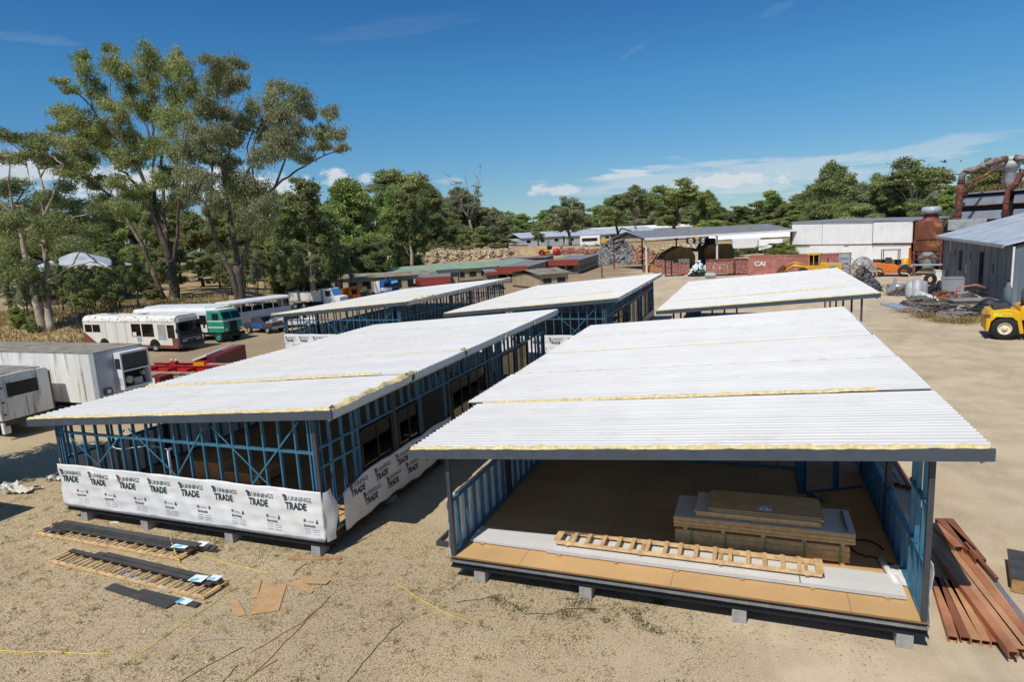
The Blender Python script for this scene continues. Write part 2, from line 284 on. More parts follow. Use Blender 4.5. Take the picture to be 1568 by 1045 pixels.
# ------------------------------------------------------------------ mesh helper
class MB:
    def __init__(s): s.v = []; s.f = []; s.m = []; s.s = []
    def poly(s, pts, m=0, smooth=False):
        i = len(s.v); s.v += [tuple(p) for p in pts]; s.f.append(tuple(range(i, i+len(pts)))); s.m.append(m); s.s.append(smooth); return s
    def hexa(s, p, m=0):
        i = len(s.v); s.v += [tuple(q) for q in p]
        for q in ((0,3,2,1),(4,5,6,7),(0,1,5,4),(1,2,6,5),(2,3,7,6),(3,0,4,7)):
            s.f.append(tuple(i+k for k in q)); s.m.append(m); s.s.append(False)
        return s
    def bx(s, x0, x1, y0, y1, z0, z1, m=0):
        return s.hexa([(x0,y0,z0),(x1,y0,z0),(x1,y1,z0),(x0,y1,z0),(x0,y0,z1),(x1,y0,z1),(x1,y1,z1),(x0,y1,z1)], m)
    def rbox(s, c, sz, rz=0, m=0, rx=0, ry=0):
        M = Matrix.Rotation(rz, 3, 'Z') @ Matrix.Rotation(ry, 3, 'Y') @ Matrix.Rotation(rx, 3, 'X'); a, b, d = sz[0]/2, sz[1]/2, sz[2]/2; c = Vector(c)
        return s.hexa([c+M@Vector(q) for q in ((-a,-b,-d),(a,-b,-d),(a,b,-d),(-a,b,-d),(-a,-b,d),(a,-b,d),(a,b,d),(-a,b,d))], m)
    def bar(s, p, q, w, h=None, m=0, up=(0,0,1)):
        p, q = Vector(p), Vector(q); h = w if h is None else h; d = (q-p).normalized(); up = Vector(up)
        if abs(d.dot(up)) > .98: up = Vector((0,1,0))
        a = d.cross(up).normalized()*(w/2); b = a.cross(d).normalized()*(h/2)
        return s.hexa([p-a-b, p+a-b, p+a+b, p-a+b, q-a-b, q+a-b, q+a+b, q-a+b], m)
    def tube(s, pts, r, n=8, m=0, caps=True):
        pts = [Vector(p) for p in pts]; k = len(pts); rs = r if isinstance(r, (list, tuple)) else [r]*k
        i0 = len(s.v); a = None
        for j, p in enumerate(pts):
            d = (pts[min(j+1, k-1)]-pts[max(j-1, 0)]).normalized()
            if a is None: a = d.orthogonal().normalized()
            else:
                a = a-d*a.dot(d)
                a = a.normalized() if a.length > 1e-5 else d.orthogonal().normalized()
            b = d.cross(a)
            for q in range(n):
                t = 2*math.pi*q/n; s.v.append(tuple(p+(a*math.cos(t)+b*math.sin(t))*rs[j]))
        for j in range(k-1):
            for q in range(n):
                s.f.append((i0+j*n+q, i0+j*n+(q+1)%n, i0+(j+1)*n+(q+1)%n, i0+(j+1)*n+q)); s.m.append(m); s.s.append(True)
        if caps:
            s.f.append(tuple(i0+q for q in range(n))[::-1]); s.m.append(m); s.s.append(False)
            s.f.append(tuple(i0+(k-1)*n+q for q in range(n))); s.m.append(m); s.s.append(False)
        return s
    def cyl(s, p, q, r, n=16, m=0, r2=None): return s.tube([p, q], [r, r if r2 is None else r2], n, m)
    def lathe(s, prof, c, axis='Z', n=24, m=0):
        i0 = len(s.v); c = Vector(c); k = len(prof)
        for (r, z) in prof:
            for q in range(n):
                t = 2*math.pi*q/n; x, y = r*math.cos(t), r*math.sin(t)
                s.v.append(tuple(c+Vector({'Z':(x,y,z),'Y':(x,z,y),'X':(z,x,y)}[axis])))
        for j in range(k-1):
            for q in range(n):
                s.f.append((i0+j*n+q, i0+j*n+(q+1)%n, i0+(j+1)*n+(q+1)%n, i0+(j+1)*n+q)); s.m.append(m); s.s.append(True)
        return s
    def prism(s, poly, a, b, axis='Y', m=0):
        """2-D outline swept from a to b along axis (outline in the other two axes)"""
        def P(u, w, t): return {'Y':(u,t,w),'X':(t,u,w),'Z':(u,w,t)}[axis]
        i0 = len(s.v); n = len(poly)
        s.v += [P(u,w,a) for u,w in poly]+[P(u,w,b) for u,w in poly]
        s.f.append(tuple(range(i0,i0+n))); s.f.append(tuple(range(i0+2*n-1,i0+n-1,-1)))
        for q in range(n): s.f.append((i0+q, i0+n+q, i0+n+(q+1)%n, i0+(q+1)%n))
        s.m += [m]*(n+2); s.s += [False]*(n+2); return s
    def grid(s, fn, nu, nv, m=0, smooth=True):
        i0 = len(s.v)
        for j in range(nv+1):
            for i in range(nu+1): s.v.append(tuple(fn(i/nu, j/nv)))
        for j in range(nv):
            for i in range(nu):
                a = i0+j*(nu+1)+i; s.f.append((a, a+1, a+nu+2, a+nu+1)); s.m.append(m); s.s.append(smooth)
        return s
    def mesh(s, name, mats, fix=True):
        me = bpy.data.meshes.new(name); me.from_pydata(s.v, [], s.f)
        for q in (mats if isinstance(mats, (list, tuple)) else [mats]): me.materials.append(MATS[q])
        me.polygons.foreach_set('material_index', s.m); me.polygons.foreach_set('use_smooth', s.s)
        if fix:
            bm = bmesh.new(); bm.from_mesh(me); bmesh.ops.recalc_face_normals(bm, faces=bm.faces); bm.to_mesh(me); bm.free()
        me.update(); return me
    def build(s, name, mats, parent=None, loc=(0,0,0), rz=0, bevel=0, fix=True):
        o = bpy.data.objects.new(name, s.mesh(name, mats, fix)); COL.objects.link(o); o.location = loc; o.rotation_euler = (0,0,rz)
        if parent: o.parent = parent
        if bevel:
            bv = o.modifiers.new('bevel', 'BEVEL'); bv.width = bevel; bv.segments = 2; bv.limit_method = 'ANGLE'; bv.angle_limit = R(35)
        return o
def tag(o, label=None, cat=None, group=None, kind=None):
    if label: o['label'] = label
    if cat: o['category'] = cat
    if group: o['group'] = group
    if kind: o['kind'] = kind
    return o
def thing(name, label, cat, loc=(0,0,0), rz=0, group=None):
    o = bpy.data.objects.new(name, None); COL.objects.link(o); o.location = loc; o.rotation_euler = (0,0,rz); o.empty_display_size = .3
    return tag(o, label, cat, group)
def inst(src, name, parent=None, loc=None, rz=None, scale=None):
    o = src.copy(); o.name = name; COL.objects.link(o); o.parent = parent
    if loc is not None: o.location = loc
    if rz is not None: o.rotation_euler = (0,0,rz)
    if scale is not None: o.scale = scale
    return o
def copy_tree(o, parent=None):
    c = o.copy(); COL.objects.link(c)
    if parent: c.parent = parent
    for k in list(o.children): copy_tree(k, c)
    return c
def npmesh(name, V, F, mats, mi=None, smooth=False):
    """fast mesh from numpy arrays of vertices and equal-size faces"""
    me = bpy.data.meshes.new(name); V = np.asarray(V, np.float32); F = np.asarray(F, np.int32); k = F.shape[1]
    me.vertices.add(len(V)); me.vertices.foreach_set('co', V.ravel())
    me.loops.add(F.size); me.loops.foreach_set('vertex_index', F.ravel())
    me.polygons.add(len(F)); me.polygons.foreach_set('loop_start', np.arange(0, F.size, k, dtype=np.int32))
    for q in (mats if isinstance(mats, (list, tuple)) else [mats]): me.materials.append(MATS[q])
    if mi is not None: me.polygons.foreach_set('material_index', np.asarray(mi, np.int32))
    if smooth: me.polygons.foreach_set('use_smooth', np.ones(len(F), bool))
    me.update(calc_edges=True); me.validate(); return me
def link(name, me, parent=None, loc=(0,0,0), rz=0):
    o = bpy.data.objects.new(name, me); COL.objects.link(o); o.location = loc; o.rotation_euler = (0,0,rz); o.parent = parent; return o
_tx = {}
def text_geo(s, size, bold=0., sx=1.):
    """lettering as flat faces: (verts (x,y), faces), origin at the left of the baseline"""
    k = (s, size, bold, sx)
    if k in _tx: return _tx[k]
    cu = bpy.data.curves.new('lettering', 'FONT'); cu.body = s; cu.size = size; cu.offset = bold; cu.resolution_u = 2
    o = bpy.data.objects.new('lettering', cu); COL.objects.link(o)
    bpy.context.view_layer.update()
    me = o.evaluated_get(bpy.context.evaluated_depsgraph_get()).to_mesh()
    r = ([(v.co.x*sx, v.co.y) for v in me.vertices], [tuple(p.vertices) for p in me.polygons])
    bpy.data.objects.remove(o); bpy.data.curves.remove(cu)
    _tx[k] = r; return r
def put_text(mb, s, size, pos, m=0, bold=0., sx=1., center=False):
    """pos(x,y) maps lettering coordinates to 3-D"""
    vs_, fs = text_geo(s, size, bold, sx); i = len(mb.v)
    off = (max(v[0] for v in vs_)+min(v[0] for v in vs_))/2 if center else 0
    mb.v += [tuple(pos(x-off, y)) for x, y in vs_]
    for f in fs: mb.f.append(tuple(i+k for k in f)); mb.m.append(m); mb.s.append(False)

# ------------------------------------------------------------------ ground
def ground():
    xs = sorted(set([round(v,2) for v in list(np.arange(-130, 60, 2.5))+list(np.arange(-420, -130, 8))+list(np.arange(60, 420, 12))+[-6000,-3500,-2000,-1200,-800,-600,-500,500,600,800,1200,2000,3500,6000]]))
    ys = sorted(set([round(v,2) for v in list(np.arange(-10, 130, 2.5))+list(np.arange(130, 420, 6))+[-300,-150,-60,-30,440,470,520,600,800,1200,2000,3500,7000]]))
    V = [(x, y, gz(x, y)) for y in ys for x in xs]; nx = len(xs)
    F = [(j*nx+i, j*nx+i+1, (j+1)*nx+i+1, (j+1)*nx+i) for j in range(len(ys)-1) for i in range(nx-1)]
    m = bpy.data.materials.new('ground'); m.use_nodes = True; MATS['ground'] = m
    t = m.node_tree; b = t.nodes['Principled BSDF']; nn = t.nodes.new; ll = t.links.new
    b.inputs['Roughness'].default_value = .95; b.inputs['Specular IOR Level'].default_value = .1
    c = nn('ShaderNodeTexCoord'); P = c.outputs['Object']; sp = nn('ShaderNodeSeparateXYZ'); ll(P, sp.inputs[0])
    def noise(s, d=4, ro=.55, vec=P):
        n = nn('ShaderNodeTexNoise'); n.inputs['Scale'].default_value = s; n.inputs['Detail'].default_value = d; n.inputs['Roughness'].default_value = ro; ll(vec, n.inputs['Vector']); return n.outputs[0]
    def mr(x, a, bb, lo=0., hi=1.):
        n = nn('ShaderNodeMapRange'); n.interpolation_type = 'SMOOTHSTEP'
        for i, q in enumerate((a, bb, lo, hi)): n.inputs[i+1].default_value = q
        ll(x, n.inputs[0]); return n.outputs[0]
    def mt(op, a, bb, cc=None):
        n = nn('ShaderNodeMath'); n.operation = op
        for i, q in enumerate((a, bb, cc)):
            if q is None: continue
            if isinstance(q, (int, float)): n.inputs[i].default_value = q
            else: ll(q, n.inputs[i])
        return n.outputs[0]
    def mx(f, a, bb, mode='MIX'):
        n = nn('ShaderNodeMixRGB'); n.blend_type = mode
        for i, q in enumerate((f, a, bb)):
            if isinstance(q, tuple): n.inputs[i].default_value = (*q, 1)
            elif isinstance(q, (int, float)): n.inputs[i].default_value = q
            else: ll(q, n.inputs[i])
        return n.outputs[0]
    big = noise(.12, 4); mid = noise(.7, 5, .6); sm = noise(5, 4, .6); fine = noise(34, 3, .8); fleck = noise(60, 2, .9); mul = noise(3.1, 6, .75)
    # pale gravel of the yard
    gravel = mx(mr(mid, .35, .65), (.49, .39, .265), (.59, .48, .335))
    gravel = mx(mr(noise(.25, 5, .65), .5, .7, 0, .55), gravel, (.56, .465, .34))
    gravel = mx(mt('MULTIPLY', mr(fleck, .64, .74), .5), gravel, (.68, .60, .48)); gravel = mx(mt('MULTIPLY', mr(noise(48, 2, .8), .62, .72), .35), gravel, (.24, .19, .135))
    # dry mown grass: straw over brown dirt
    straw = mx(mr(fine, .43, .60), (.29, .222, .132), (.68, .55, .355))
    straw = mx(mr(mid, .42, .62, 0, .75), straw, mx(mr(fine, .40, .64), (.37, .29, .185), (.57, .455, .30)))
    straw = mx(mt('MULTIPLY', mr(noise(1.7, 5, .7), .5, .66), .5), straw, (.36, .275, .17))
    straw = mx(mt('MULTIPLY', mr(fleck, .62, .72), .65), straw, (.72, .60, .42))
    gmask = mt('MULTIPLY', mr(mul, .56, .68), mr(noise(.9, 3), .46, .62))
    straw = mx(mt('MULTIPLY', gmask, .62), straw, mx(mr(fine, .4, .6), (.10, .10, .035), (.22, .20, .085)))
    # where: straw in the near left, gravel to the right and the back
    lim = mt('ADD', mt('MULTIPLY', mt('SUBTRACT', big, .5), 14), mt('MULTIPLY', mt('SUBTRACT', mul, .5), 5))
    wst = mt('MULTIPLY', mr(mt('ADD', sp.outputs[0], lim), -4.5, 3.0, 1, 0), mr(mt('ADD', sp.outputs[1], lim), 30, 40, 1, 0))
    col = mx(mt('MULTIPLY', wst, .95), gravel, straw)
    # brown earth of the vehicle park
    we = mt('MULTIPLY', mr(mt('ADD', sp.outputs[0], lim), -26, -20, 1, 0), mr(mt('ADD', sp.outputs[1], lim), 24, 34))
    earth = mx(mr(sm, .35, .65), (.27, .195, .12), (.37, .28, .18))
    col = mx(mt('MULTIPLY', we, .9), col, earth)
    # dry tall grass of the levee and the far bank
    d = nn('ShaderNodeVectorMath'); d.operation = 'LENGTH'; ll(P, d.inputs[0])
    ratio = mt('DIVIDE', mt('MULTIPLY', sp.outputs[0], -1), mt('MAXIMUM', sp.outputs[1], 1))
    wl = mt('MAXIMUM', mt('MULTIPLY', mr(ratio, .75, .95), mr(mt('ADD', d.outputs['Value'], lim), 66, 76)), mr(mt('ADD', d.outputs['Value'], lim), 196, 212))
    levee = mx(mr(noise(.3, 6, .7), .38, .62), (.36, .235, .11), (.46, .36, .20))
    levee = mx(mr(noise(.09, 4), .55, .66, 0, .7), levee, (.40, .36, .30))
    col = mx(wl, col, levee)
    wf = mr(d.outputs['Value'], 420, 700); col = mx(wf, col, (.13, .135, .06))
    # broad tone variation, tyre tracks in the gravel road
    col = mx(1.0, col, mx(mr(big, .3, .7), (.88, .88, .88), (1.08, 1.07, 1.05)), 'MULTIPLY')
    mp = nn('ShaderNodeMapping'); mp.inputs['Rotation'].default_value = (0, 0, R(12)); mp.inputs['Scale'].default_value = (1.0, .09, 1)
    wb = nn('ShaderNodeTexNoise'); wb.inputs['Scale'].default_value = .06; ll(P, wb.inputs['Vector']); wv = nn('ShaderNodeVectorMath'); wv.operation = 'SCALE'; ll(wb.outputs['Color'], wv.inputs[0]); wv.inputs['Scale'].default_value = 14; wa = nn('ShaderNodeVectorMath'); ll(P, wa.inputs[0]); ll(wv.outputs[0], wa.inputs[1]); ll(wa.outputs[0], mp.inputs[0])
    trk = noise(.8, 5, .65, mp.outputs[0])
    col = mx(mt('MULTIPLY', mr(trk, .48, .68, 0, .30), mt('SUBTRACT', 1.0, wst)), col, (.30, .235, .16))
    col = mx(1.0, col, mx(mr(fine, .36, .64), (.86, .86, .86), (1.1, 1.1, 1.1)), 'MULTIPLY')
    ll(col, b.inputs['Base Color'])
    bp = nn('ShaderNodeBump'); bp.inputs['Strength'].default_value = .35; bp.inputs['Distance'].default_value = .02
    ll(mt('ADD', mt('MULTIPLY', fine, .6), mt('MULTIPLY', sm, .8)), bp.inputs['Height']); ll(bp.outputs[0], b.inputs['Normal'])
    o = link('ground', npmesh('ground', V, F, 'ground', smooth=True)); tag(o, 'pale gravel yard and dry grass between the buildings', 'ground', kind='structure')
ground()
# ------------------------------------------------------------------ the five half-built modular buildings
BW, BD, ZF, ZL, ZR = 10.32, 20.1, .603, 3.52, 4.266
SL = (ZR-ZL)/BW; MOD = 4.03
def zroof(x): return ZL+SL*x
_stud = {}
def stud(parent, name, p, q, w=.045, d=.09, ang=0, m='blue_steel'):
    """an upright; all uprights of one height share a mesh"""
    h = round(q-p[2], 2); k = (h, w, d, m)
    if k not in _stud: _stud[k] = MB().bx(-w/2, w/2, -d/2, d/2, 0, h).mesh(name, m)
    o = bpy.data.objects.new(name, _stud[k]); COL.objects.link(o); o.parent = parent; o.location = p; o.rotation_euler = (0,0,ang); return o
def wall(b, a, c, studs, ztop, zbase=ZF+.02, rails=(), braces=(), top=True, webs=()):
    """open steel wall frame from a to c (plan points); studs: [(s, z0 or None, z1 or None)], rails: [(s0,s1,z)], braces [(s0,z0,s1,z1)]"""
    a, c = Vector(a), Vector(c); L_ = (c-a).length; u = (c-a)/L_; ang = math.atan2(u.y, u.x)
    def P(s, z): q = a+u*s; return Vector((q.x, q.y, z))
    fr = MB(); zt = ztop if callable(ztop) else (lambda s: ztop)
    fr.bar(P(0, zbase+.02), P(L_, zbase+.02), .09, .04)
    if top: fr.bar(P(0, zt(0)-.02), P(L_, zt(L_)-.02), .09, .05)
    for s0, s1, z in rails: fr.bar(P(s0, z), P(s1, z), .085, .07)
    for s0, z0, s1, z1 in braces:
        n = Vector((-u.y, u.x, 0))*.055
        fr.bar(P(s0, z0)-n, P(s1, z1)-n, .012, .04)
    for s0, z0, s1, z1 in webs: fr.bar(P(s0, z0), P(s1, z1), .04, .035)
    f = fr.build('wall_frame', 'blue_steel', b)
    for st in studs:
        s, z0, z1 = st if isinstance(st, tuple) else (st, None, None)
        q = P(s, zbase+.04 if z0 is None else z0); stud(f, 'stud', q, zt(s)-.045 if z1 is None else z1, ang=ang)
    return f
def wrinkle(s, z, k):
    return .010*math.sin(s*2.3+k)+.008*math.sin(z*5+s*1.1+k*2)+.006*math.sin(s*9+z*7+k)+.012*max(0, math.sin(s*.9+k*3))**4-.014*abs(math.sin(s*3.1+z*2.2+k))**6-.012*abs(math.sin(s*1.3-z*4.1+2*k))**10+.010*abs(math.sin(z*9+s*.35+k))**8
def wrap_sheet(b, a, c, z0, z1, out, k=0, text=True, off=.06, ragged=.03, top=None, mirror=False, rows=None):
    """printed building wrap over a wall from a to c (plan), out = outward side sign; the print follows the wrinkles"""
    a, c = Vector(a), Vector(c); L_ = (c-a).length; u = (c-a)/L_; n = Vector((u.y, -u.x))*out
    tp = top or (lambda s: z1)
    def P(s, z, e=0.):
        q = a+u*s+n*(off+wrinkle(s, z, k)+e); return Vector((q.x, q.y, z))
    def fn(i, j):
        s = i*L_; lo = z0+ragged*math.sin(s*1.7+k)*.5+ragged*.4*math.sin(s*6.1+k); hi = tp(s)+ragged*.35*math.sin(s*3.3+2*k)
        return P(s, lo+(hi-lo)*j)
    w = MB().grid(fn, max(8, int(L_*12)), 22).build('building_wrap', 'wrap', b, fix=False)
    sm = w.modifiers.new('thickness', 'SOLIDIFY'); sm.thickness = .003; sm.offset = 0
    if text:
        flip = -1 if mirror else 1
        def lay(s0, zb):
            def pos(x, y): return P(s0+x*flip, zb+y, .013)
            return pos
        step = 1.29; ms = ['print_green', 'print_grey', 'print_red', 'print_pale']
        for (zz, kind, sh) in (rows or [(z1-.34, 'big', .12), (z0+.40, 'small', .72)]):
            cnt = int((L_-sh-.55)/step)+1
            for i in range(cnt):
                s = sh+i*step; pr = MB()
                if mirror: s = L_-s
                if kind == 'big':
                    put_text(pr, 'UNNINGS', .19, lay(s+.15*flip, zz), 1, .002, .90)
                    put_text(pr, 'B', .23, lay(s, zz-.004), 0, .008, .95); put_text(pr, 'o', .12, lay(s-.025*flip, zz+.115), 2, .014, 1.0)
                    put_text(pr, 'TRADE', .275, lay(s+.04*flip, zz-.245), 0, .011, .80)
                else:
                    put_text(pr, 'Barricade', .105, lay(s, zz-.02), 1, .004, .92)
                    pr.poly([lay(s, zz)(x, y) for x, y in ((.0,.12),(.09,.12),(.07,.2),(.0,.2))], 1)
                    pr.poly([lay(s, zz)(x, y) for x, y in ((.40,.10),(.49,.10),(.45,.23))], 0)
                    pr.poly([lay(s, zz)(x, y) for x, y in ((.13,.125),(.34,.125),(.34,.16),(.13,.16))], 3)
                    for r_ in range(3):
                        pr.poly([lay(s, zz)(x, y) for x, y in ((.0,-.09-.07*r_),(.2,-.09-.07*r_),(.2,-.075-.07*r_),(.0,-.075-.07*r_))], 3)
                        pr.poly([lay(s, zz)(x, y) for x, y in ((.27,-.10-.07*r_),(.5,-.10-.07*r_),(.5,-.085-.07*r_),(.27,-.085-.07*r_))], 3)
                pr.build('printed_mark', ms, w, fix=False)
    return w
def window(b, a, c, z0, z1, panes=2, clear=True, fw=.07):
    """dark aluminium sliding window between plan points"""
    a, c = Vector(a), Vector(c); u = (c-a).normalized(); L_ = (c-a).length
    def P(s, z): q = a+u*s; return (q.x, q.y, z)
    f = MB(); f.bar(P(0,z0), P(L_,z0), .1, fw); f.bar(P(0,z1), P(L_,z1), .1, fw)
    for i in range(panes+1): f.bar(P(L_*i/panes, z0+fw/2), P(L_*i/panes, z1-fw/2), fw, .1 if i in (0, panes) else .06, up=(u.x,u.y,0))
    w = f.build('window', 'black', b)
    for i in range(panes):
        e = .012*(1 if i % 2 else -1); n = Vector((-u.y, u.x))*e
        q0, q1 = a+u*(L_*i/panes)+n, a+u*(L_*(i+1)/panes)+n
        MB().bar((q0.x,q0.y,(z0+z1)/2), (q1.x,q1.y,(z0+z1)/2), .006, z1-z0-fw).build('pane', 'glass', w)
    return w
def foam_strip(b, p, q, w=.16, h=.05, seed=0, lump=1.):
    """rough edge of yellow glass-wool blanket along p-q"""
    p, q = Vector(p), Vector(q); L_ = (q-p).length; u = (q-p)/L_; n = Vector((-u.y, u.x, 0)).normalized(); g = random.Random(seed)
    k = max(6, int(L_/.09)); ph = [g.uniform(0, 6.3) for _ in range(6)]
    def fn(i, j):
        s = i*L_; ww = w*(1+.30*math.sin(s*1.9+ph[0])+.22*math.sin(s*5.3+ph[1])+.15*math.sin(s*14+ph[2]))
        t = j*2-1; hh = h*(1-t*t)*(1+.35*lump*math.sin(s*7+ph[3])+.3*lump*math.sin(s*17+ph[4]+3*t))+.012*g.random()
        c = p+u*s+n*(t*ww/2); return (c.x, c.y, c.z+max(.004, hh)-.02*abs(t))
    return MB().grid(fn, k, 5).build('insulation_edge', 'foam', b, fix=False)
def roof_sheet(b, y0, y1, x0, x1, dz=0.):
    pr = []; per = .202; y = y0+.02
    odd = 0
    while y < y1-.05:
        odd = 1-odd
        for dy, h in ((0,0), (.115,0), (.135,.030+.008*odd), (.172,.030+.008*odd), (.192,0)):
            if y+dy < y1: pr.append((y+dy, h))
        y += per
    pr.append((y1, 0)); s = MB(); n = len(pr); xs = [x0+(x1-x0)*i/12 for i in range(13)]
    i0 = 0; ph = y0*1.7
    for x in xs:
        for yy, h in pr: s.v.append((x, yy, zroof(x)+h+dz+.003*math.sin(x*.8+yy*2+ph)))
    for i in range(12):
        for j in range(n-1):
            s.f.append((i*n+j, (i+1)*n+j, (i+1)*n+j+1, i*n+j+1)); s.m.append(0); s.s.append(False)
    o = s.build('roof_sheet', 'roof_white', b, fix=False); so_ = o.modifiers.new('thickness', 'SOLIDIFY'); so_.thickness = .012; so_.offset = -1
    return o
def building(label, x0, y0, cfg):
    b = thing('modular_building', label, 'unfinished building', (x0, y0, 0), 0, 'half built modular buildings')
    sd_ = int(abs(x0*100)); ol, orr = cfg.get('ol', .95), .80; D = BD
    MB().bx(0, BW, 0, D, .56, ZF).build('floor_deck', 'floor_board', b)
    f = MB()
    for ya in (0, D-.06):
        f.bx(0, BW, ya, ya+.06, .335, .556); f.bx(-.03, BW+.03, ya-.05, ya+.09, .325, .345)
    f.bx(0, .06, .06, D-.06, .335, .556); f.bx(BW-.06, BW, .06, D-.06, .335, .556)
    for k in range(1, 5):
        f.bx(.06, BW-.06, k*MOD-.1, k*MOD-.02, .335, .556); f.bx(.06, BW-.06, k*MOD+.02, k*MOD+.1, .335, .556)
    for k in range(9): f.bx(1.0+k*1.04, 1.06+k*1.04, .1, D-.1, .40, .55)
    ff = f.build('floor_frame', 'dark_steel', b)
    lip = MB().bx(-.01, BW+.01, -.085, -.052, .485, .535)
    for k in range(26): lip.bx(.2+k*.4, .23+k*.4, -.088, -.053, .48, .54)
    lip.build('edge_trim', 'rail_grey', b)
    # roof
    mods = cfg.get('mods', [(0,0,0)]*5)
    for k in range(5):
        ya, yb = (-.20 if k == 0 else k*MOD+.05), ((k+1)*MOD-.05 if k < 4 else D+.2)
        dl, dr, dz = mods[k]; roof_sheet(b, ya, yb, -ol-dl, BW+orr+dr, dz)
    def slope_box(ya, yb, xa, xb, t0, t1, name, m):
        MB().prism([(xa, zroof(xa)-t1), (xb, zroof(xb)-t1), (xb, zroof(xb)-t0), (xa, zroof(xa)-t0)], ya, yb, 'Y').build(name, m, b)
    slope_box(.02, D-.02, -ol+.06, BW+orr-.06, .03, .10, 'ceiling_lining', 'foil')
    slope_box(-.30, -.235, -ol-.02, BW+orr+.02, .015, .245, 'fascia_beam', 'fascia'); slope_box(D+.20, D+.26, -ol, BW+orr, .015, .245, 'fascia_beam', 'fascia')
    for k in range(1, 5): slope_box(k*MOD-.10, k*MOD+.10, -.05, BW+.05, .105, .28, 'roof_beam', 'dark_steel')
    slope_box(.0, .12, -.05, BW+.05, .105, .26, 'roof_beam', 'dark_steel')
    foam_strip(b, (-ol+.02, -.20, zroof(-ol)+.0), (BW+orr-.05, -.20, zroof(BW+orr)), .15, .042, sd_)
    for k in range(1, 5):
        if cfg.get('seam_foam', True): foam_strip(b, (-ol+.15, k*MOD, zroof(-ol)+.012), (BW+orr-(1.2 if k == 1 else .3), k*MOD, zroof(BW+orr-.6)+.012), [.0,.16,.13,.13,.09][k], .045 if k == 1 else .036, sd_+k)
    # white flashing down the high verge, one piece per module with open joints
    xv = BW+orr
    for k in range(5):
        ya, yb = (-.22 if k == 0 else k*MOD+.11), ((k+1)*MOD-.11 if k < 4 else D+.2)
        if cfg.get('bare_first') and k == 0: pass
        q = MB().prism([(xv-.03, zroof(xv)-.02), (xv+.012, zroof(xv)-.015), (xv+.012, zroof(xv)-.20), (xv-.16, zroof(xv)-.33), (xv-.175, zroof(xv)-.31), (xv-.03, zroof(xv)-.19)], ya, yb, 'Y')
        q.build('verge_flashing', 'roof_white', b)
    if cfg.get('verge_foam'):
        for i, (ya, yb, w_) in enumerate(cfg['verge_foam']): foam_strip(b, (xv-.06, ya, zroof(xv)+.005), (xv-.06, yb, zroof(xv)+.005), w_, .07, sd_+50+i, 1.5)
    # posts
    for k in range(6):
        y = min(max(k*MOD, .05), D-.05)
        for x in (.05, BW-.05):
            for e in ((-.055, .055) if 0 < k < 5 else (0,)):
                MB().bx(x-.05, x+.05, y+e-.05, y+e+.05, ZF+.001, zroof(x)-.26).build('post', 'post_grey', b)
    # walls
    zt = lambda s: zroof(s)-.262
    if cfg.get('front'):
        n = 18; sp = (BW-.3)/n; sts = [.15+i*sp for i in range(n+1)]+[.26, BW-.26]
        wall(b, (0, .06), (BW, .06), sts, zt, rails=((.1, BW-.1, 2.98),), braces=((.3, 3.15, 1.75, 2.0), (1.75, 2.0, 3.2, 3.25), (3.35, 3.3, 5.1, 1.9), (5.1, 1.9, 6.4, 3.5), (6.7, 3.55, 8.6, 1.9), (7.9, 1.85, 9.8, 3.85)))
        wrap_sheet(b, (-.06, 0), (BW+.04, 0), .50, 1.93, 1, sd_ % 7)
        if cfg.get('flap'):
            # loose end of the wrap curling round the corner post
            def fl(i, j):
                z = .50+1.42*j; t = i
                return (BW+.05+.13*math.sin(t*1.7)+.05*math.sin(z*4+t*3), -.07+.42*t*(1-.35*abs(j-.5))+.05*math.sin(z*6)*t, z-.05*t*math.sin(z*3))
            fo = MB().grid(fl, 8, 16).build('building_wrap', 'wrap', b, fix=False)
    # low left wall, wrap outside, studs inside
    zl_ = 2.05
    wall(b, (.05, .12), (.05, D-.1), [.3+.52*i for i in range(38)], zl_)
    for k in range(1, 5): pass
    wrap_sheet(b, (.0, D-.05), (.0, .02), .48, zl_+.02, 1, sd_ % 5+1, text=cfg.get('left_text', False), rows=[(1.7, 'big', .3), (1.0, 'small', .9)])
    # low-roofed strip of studs above the sill on the left
    if cfg.get('front'): wall(b, (.05, .12), (.05, D-.1), [(.2+1.55*i, zl_+.03, None) for i in range(13)], zroof(.05)-.262, zbase=zl_-.015)
    right = cfg.get('right', 'studs'); X = BW-.05; Zt = zroof(X)-.262
    if right == 'windows':
        w1 = wall(b, (X, .1), (X, D-.1), [.12, .55, 1.10, 1.62, 1.86]+[(2.0+.5*i, 3.12, None) for i in range(36) if abs((2.0+.5*i) % 4.03) > .3]+[5.55, 5.7, 7.6, 7.95, 11.65, 12.3, 12.9, 13.3, 13.55, 15.35, 17.25, 17.9, 18.5, 19.1, 19.6], Zt, rails=((0, D-.2, 3.10), (0, 2.0, 1.40), (0, 2.0, 2.55)),
            webs=[(s0, 3.12, s0+.28, Zt-.03) for s0 in (6.6, 7.2, 13.1)]+[(s0, Zt-.03, s0+.28, 3.12) for s0 in (6.9, 7.5, 13.4)])
        window(b, (X+.03, 2.05), (X+.03, 3.80), 1.80, 2.98); window(b, (X+.03, 4.20), (X+.03, 5.55), 1.78, 2.98)
        window(b, (X+.03, 8.25), (X+.03, 11.6), .70, 3.0, 4); window(b, (X+.03, 13.6), (X+.03, 15.3), 1.1, 3.0); window(b, (X+.03, 15.6), (X+.03, 17.2), 1.1, 3.0)
        def tp(s): return 1.78 if s > 1.4 else 1.5+.28*max(0, min(1, (s-.0)/1.2))
        wrap_sheet(b, (BW, .85), (BW, 7.9), .44, 1.78, 1, sd_ % 4+2, off=.07, ragged=.06, top=tp, rows=[(1.48, 'big', .35), (.98, 'big', .95)])
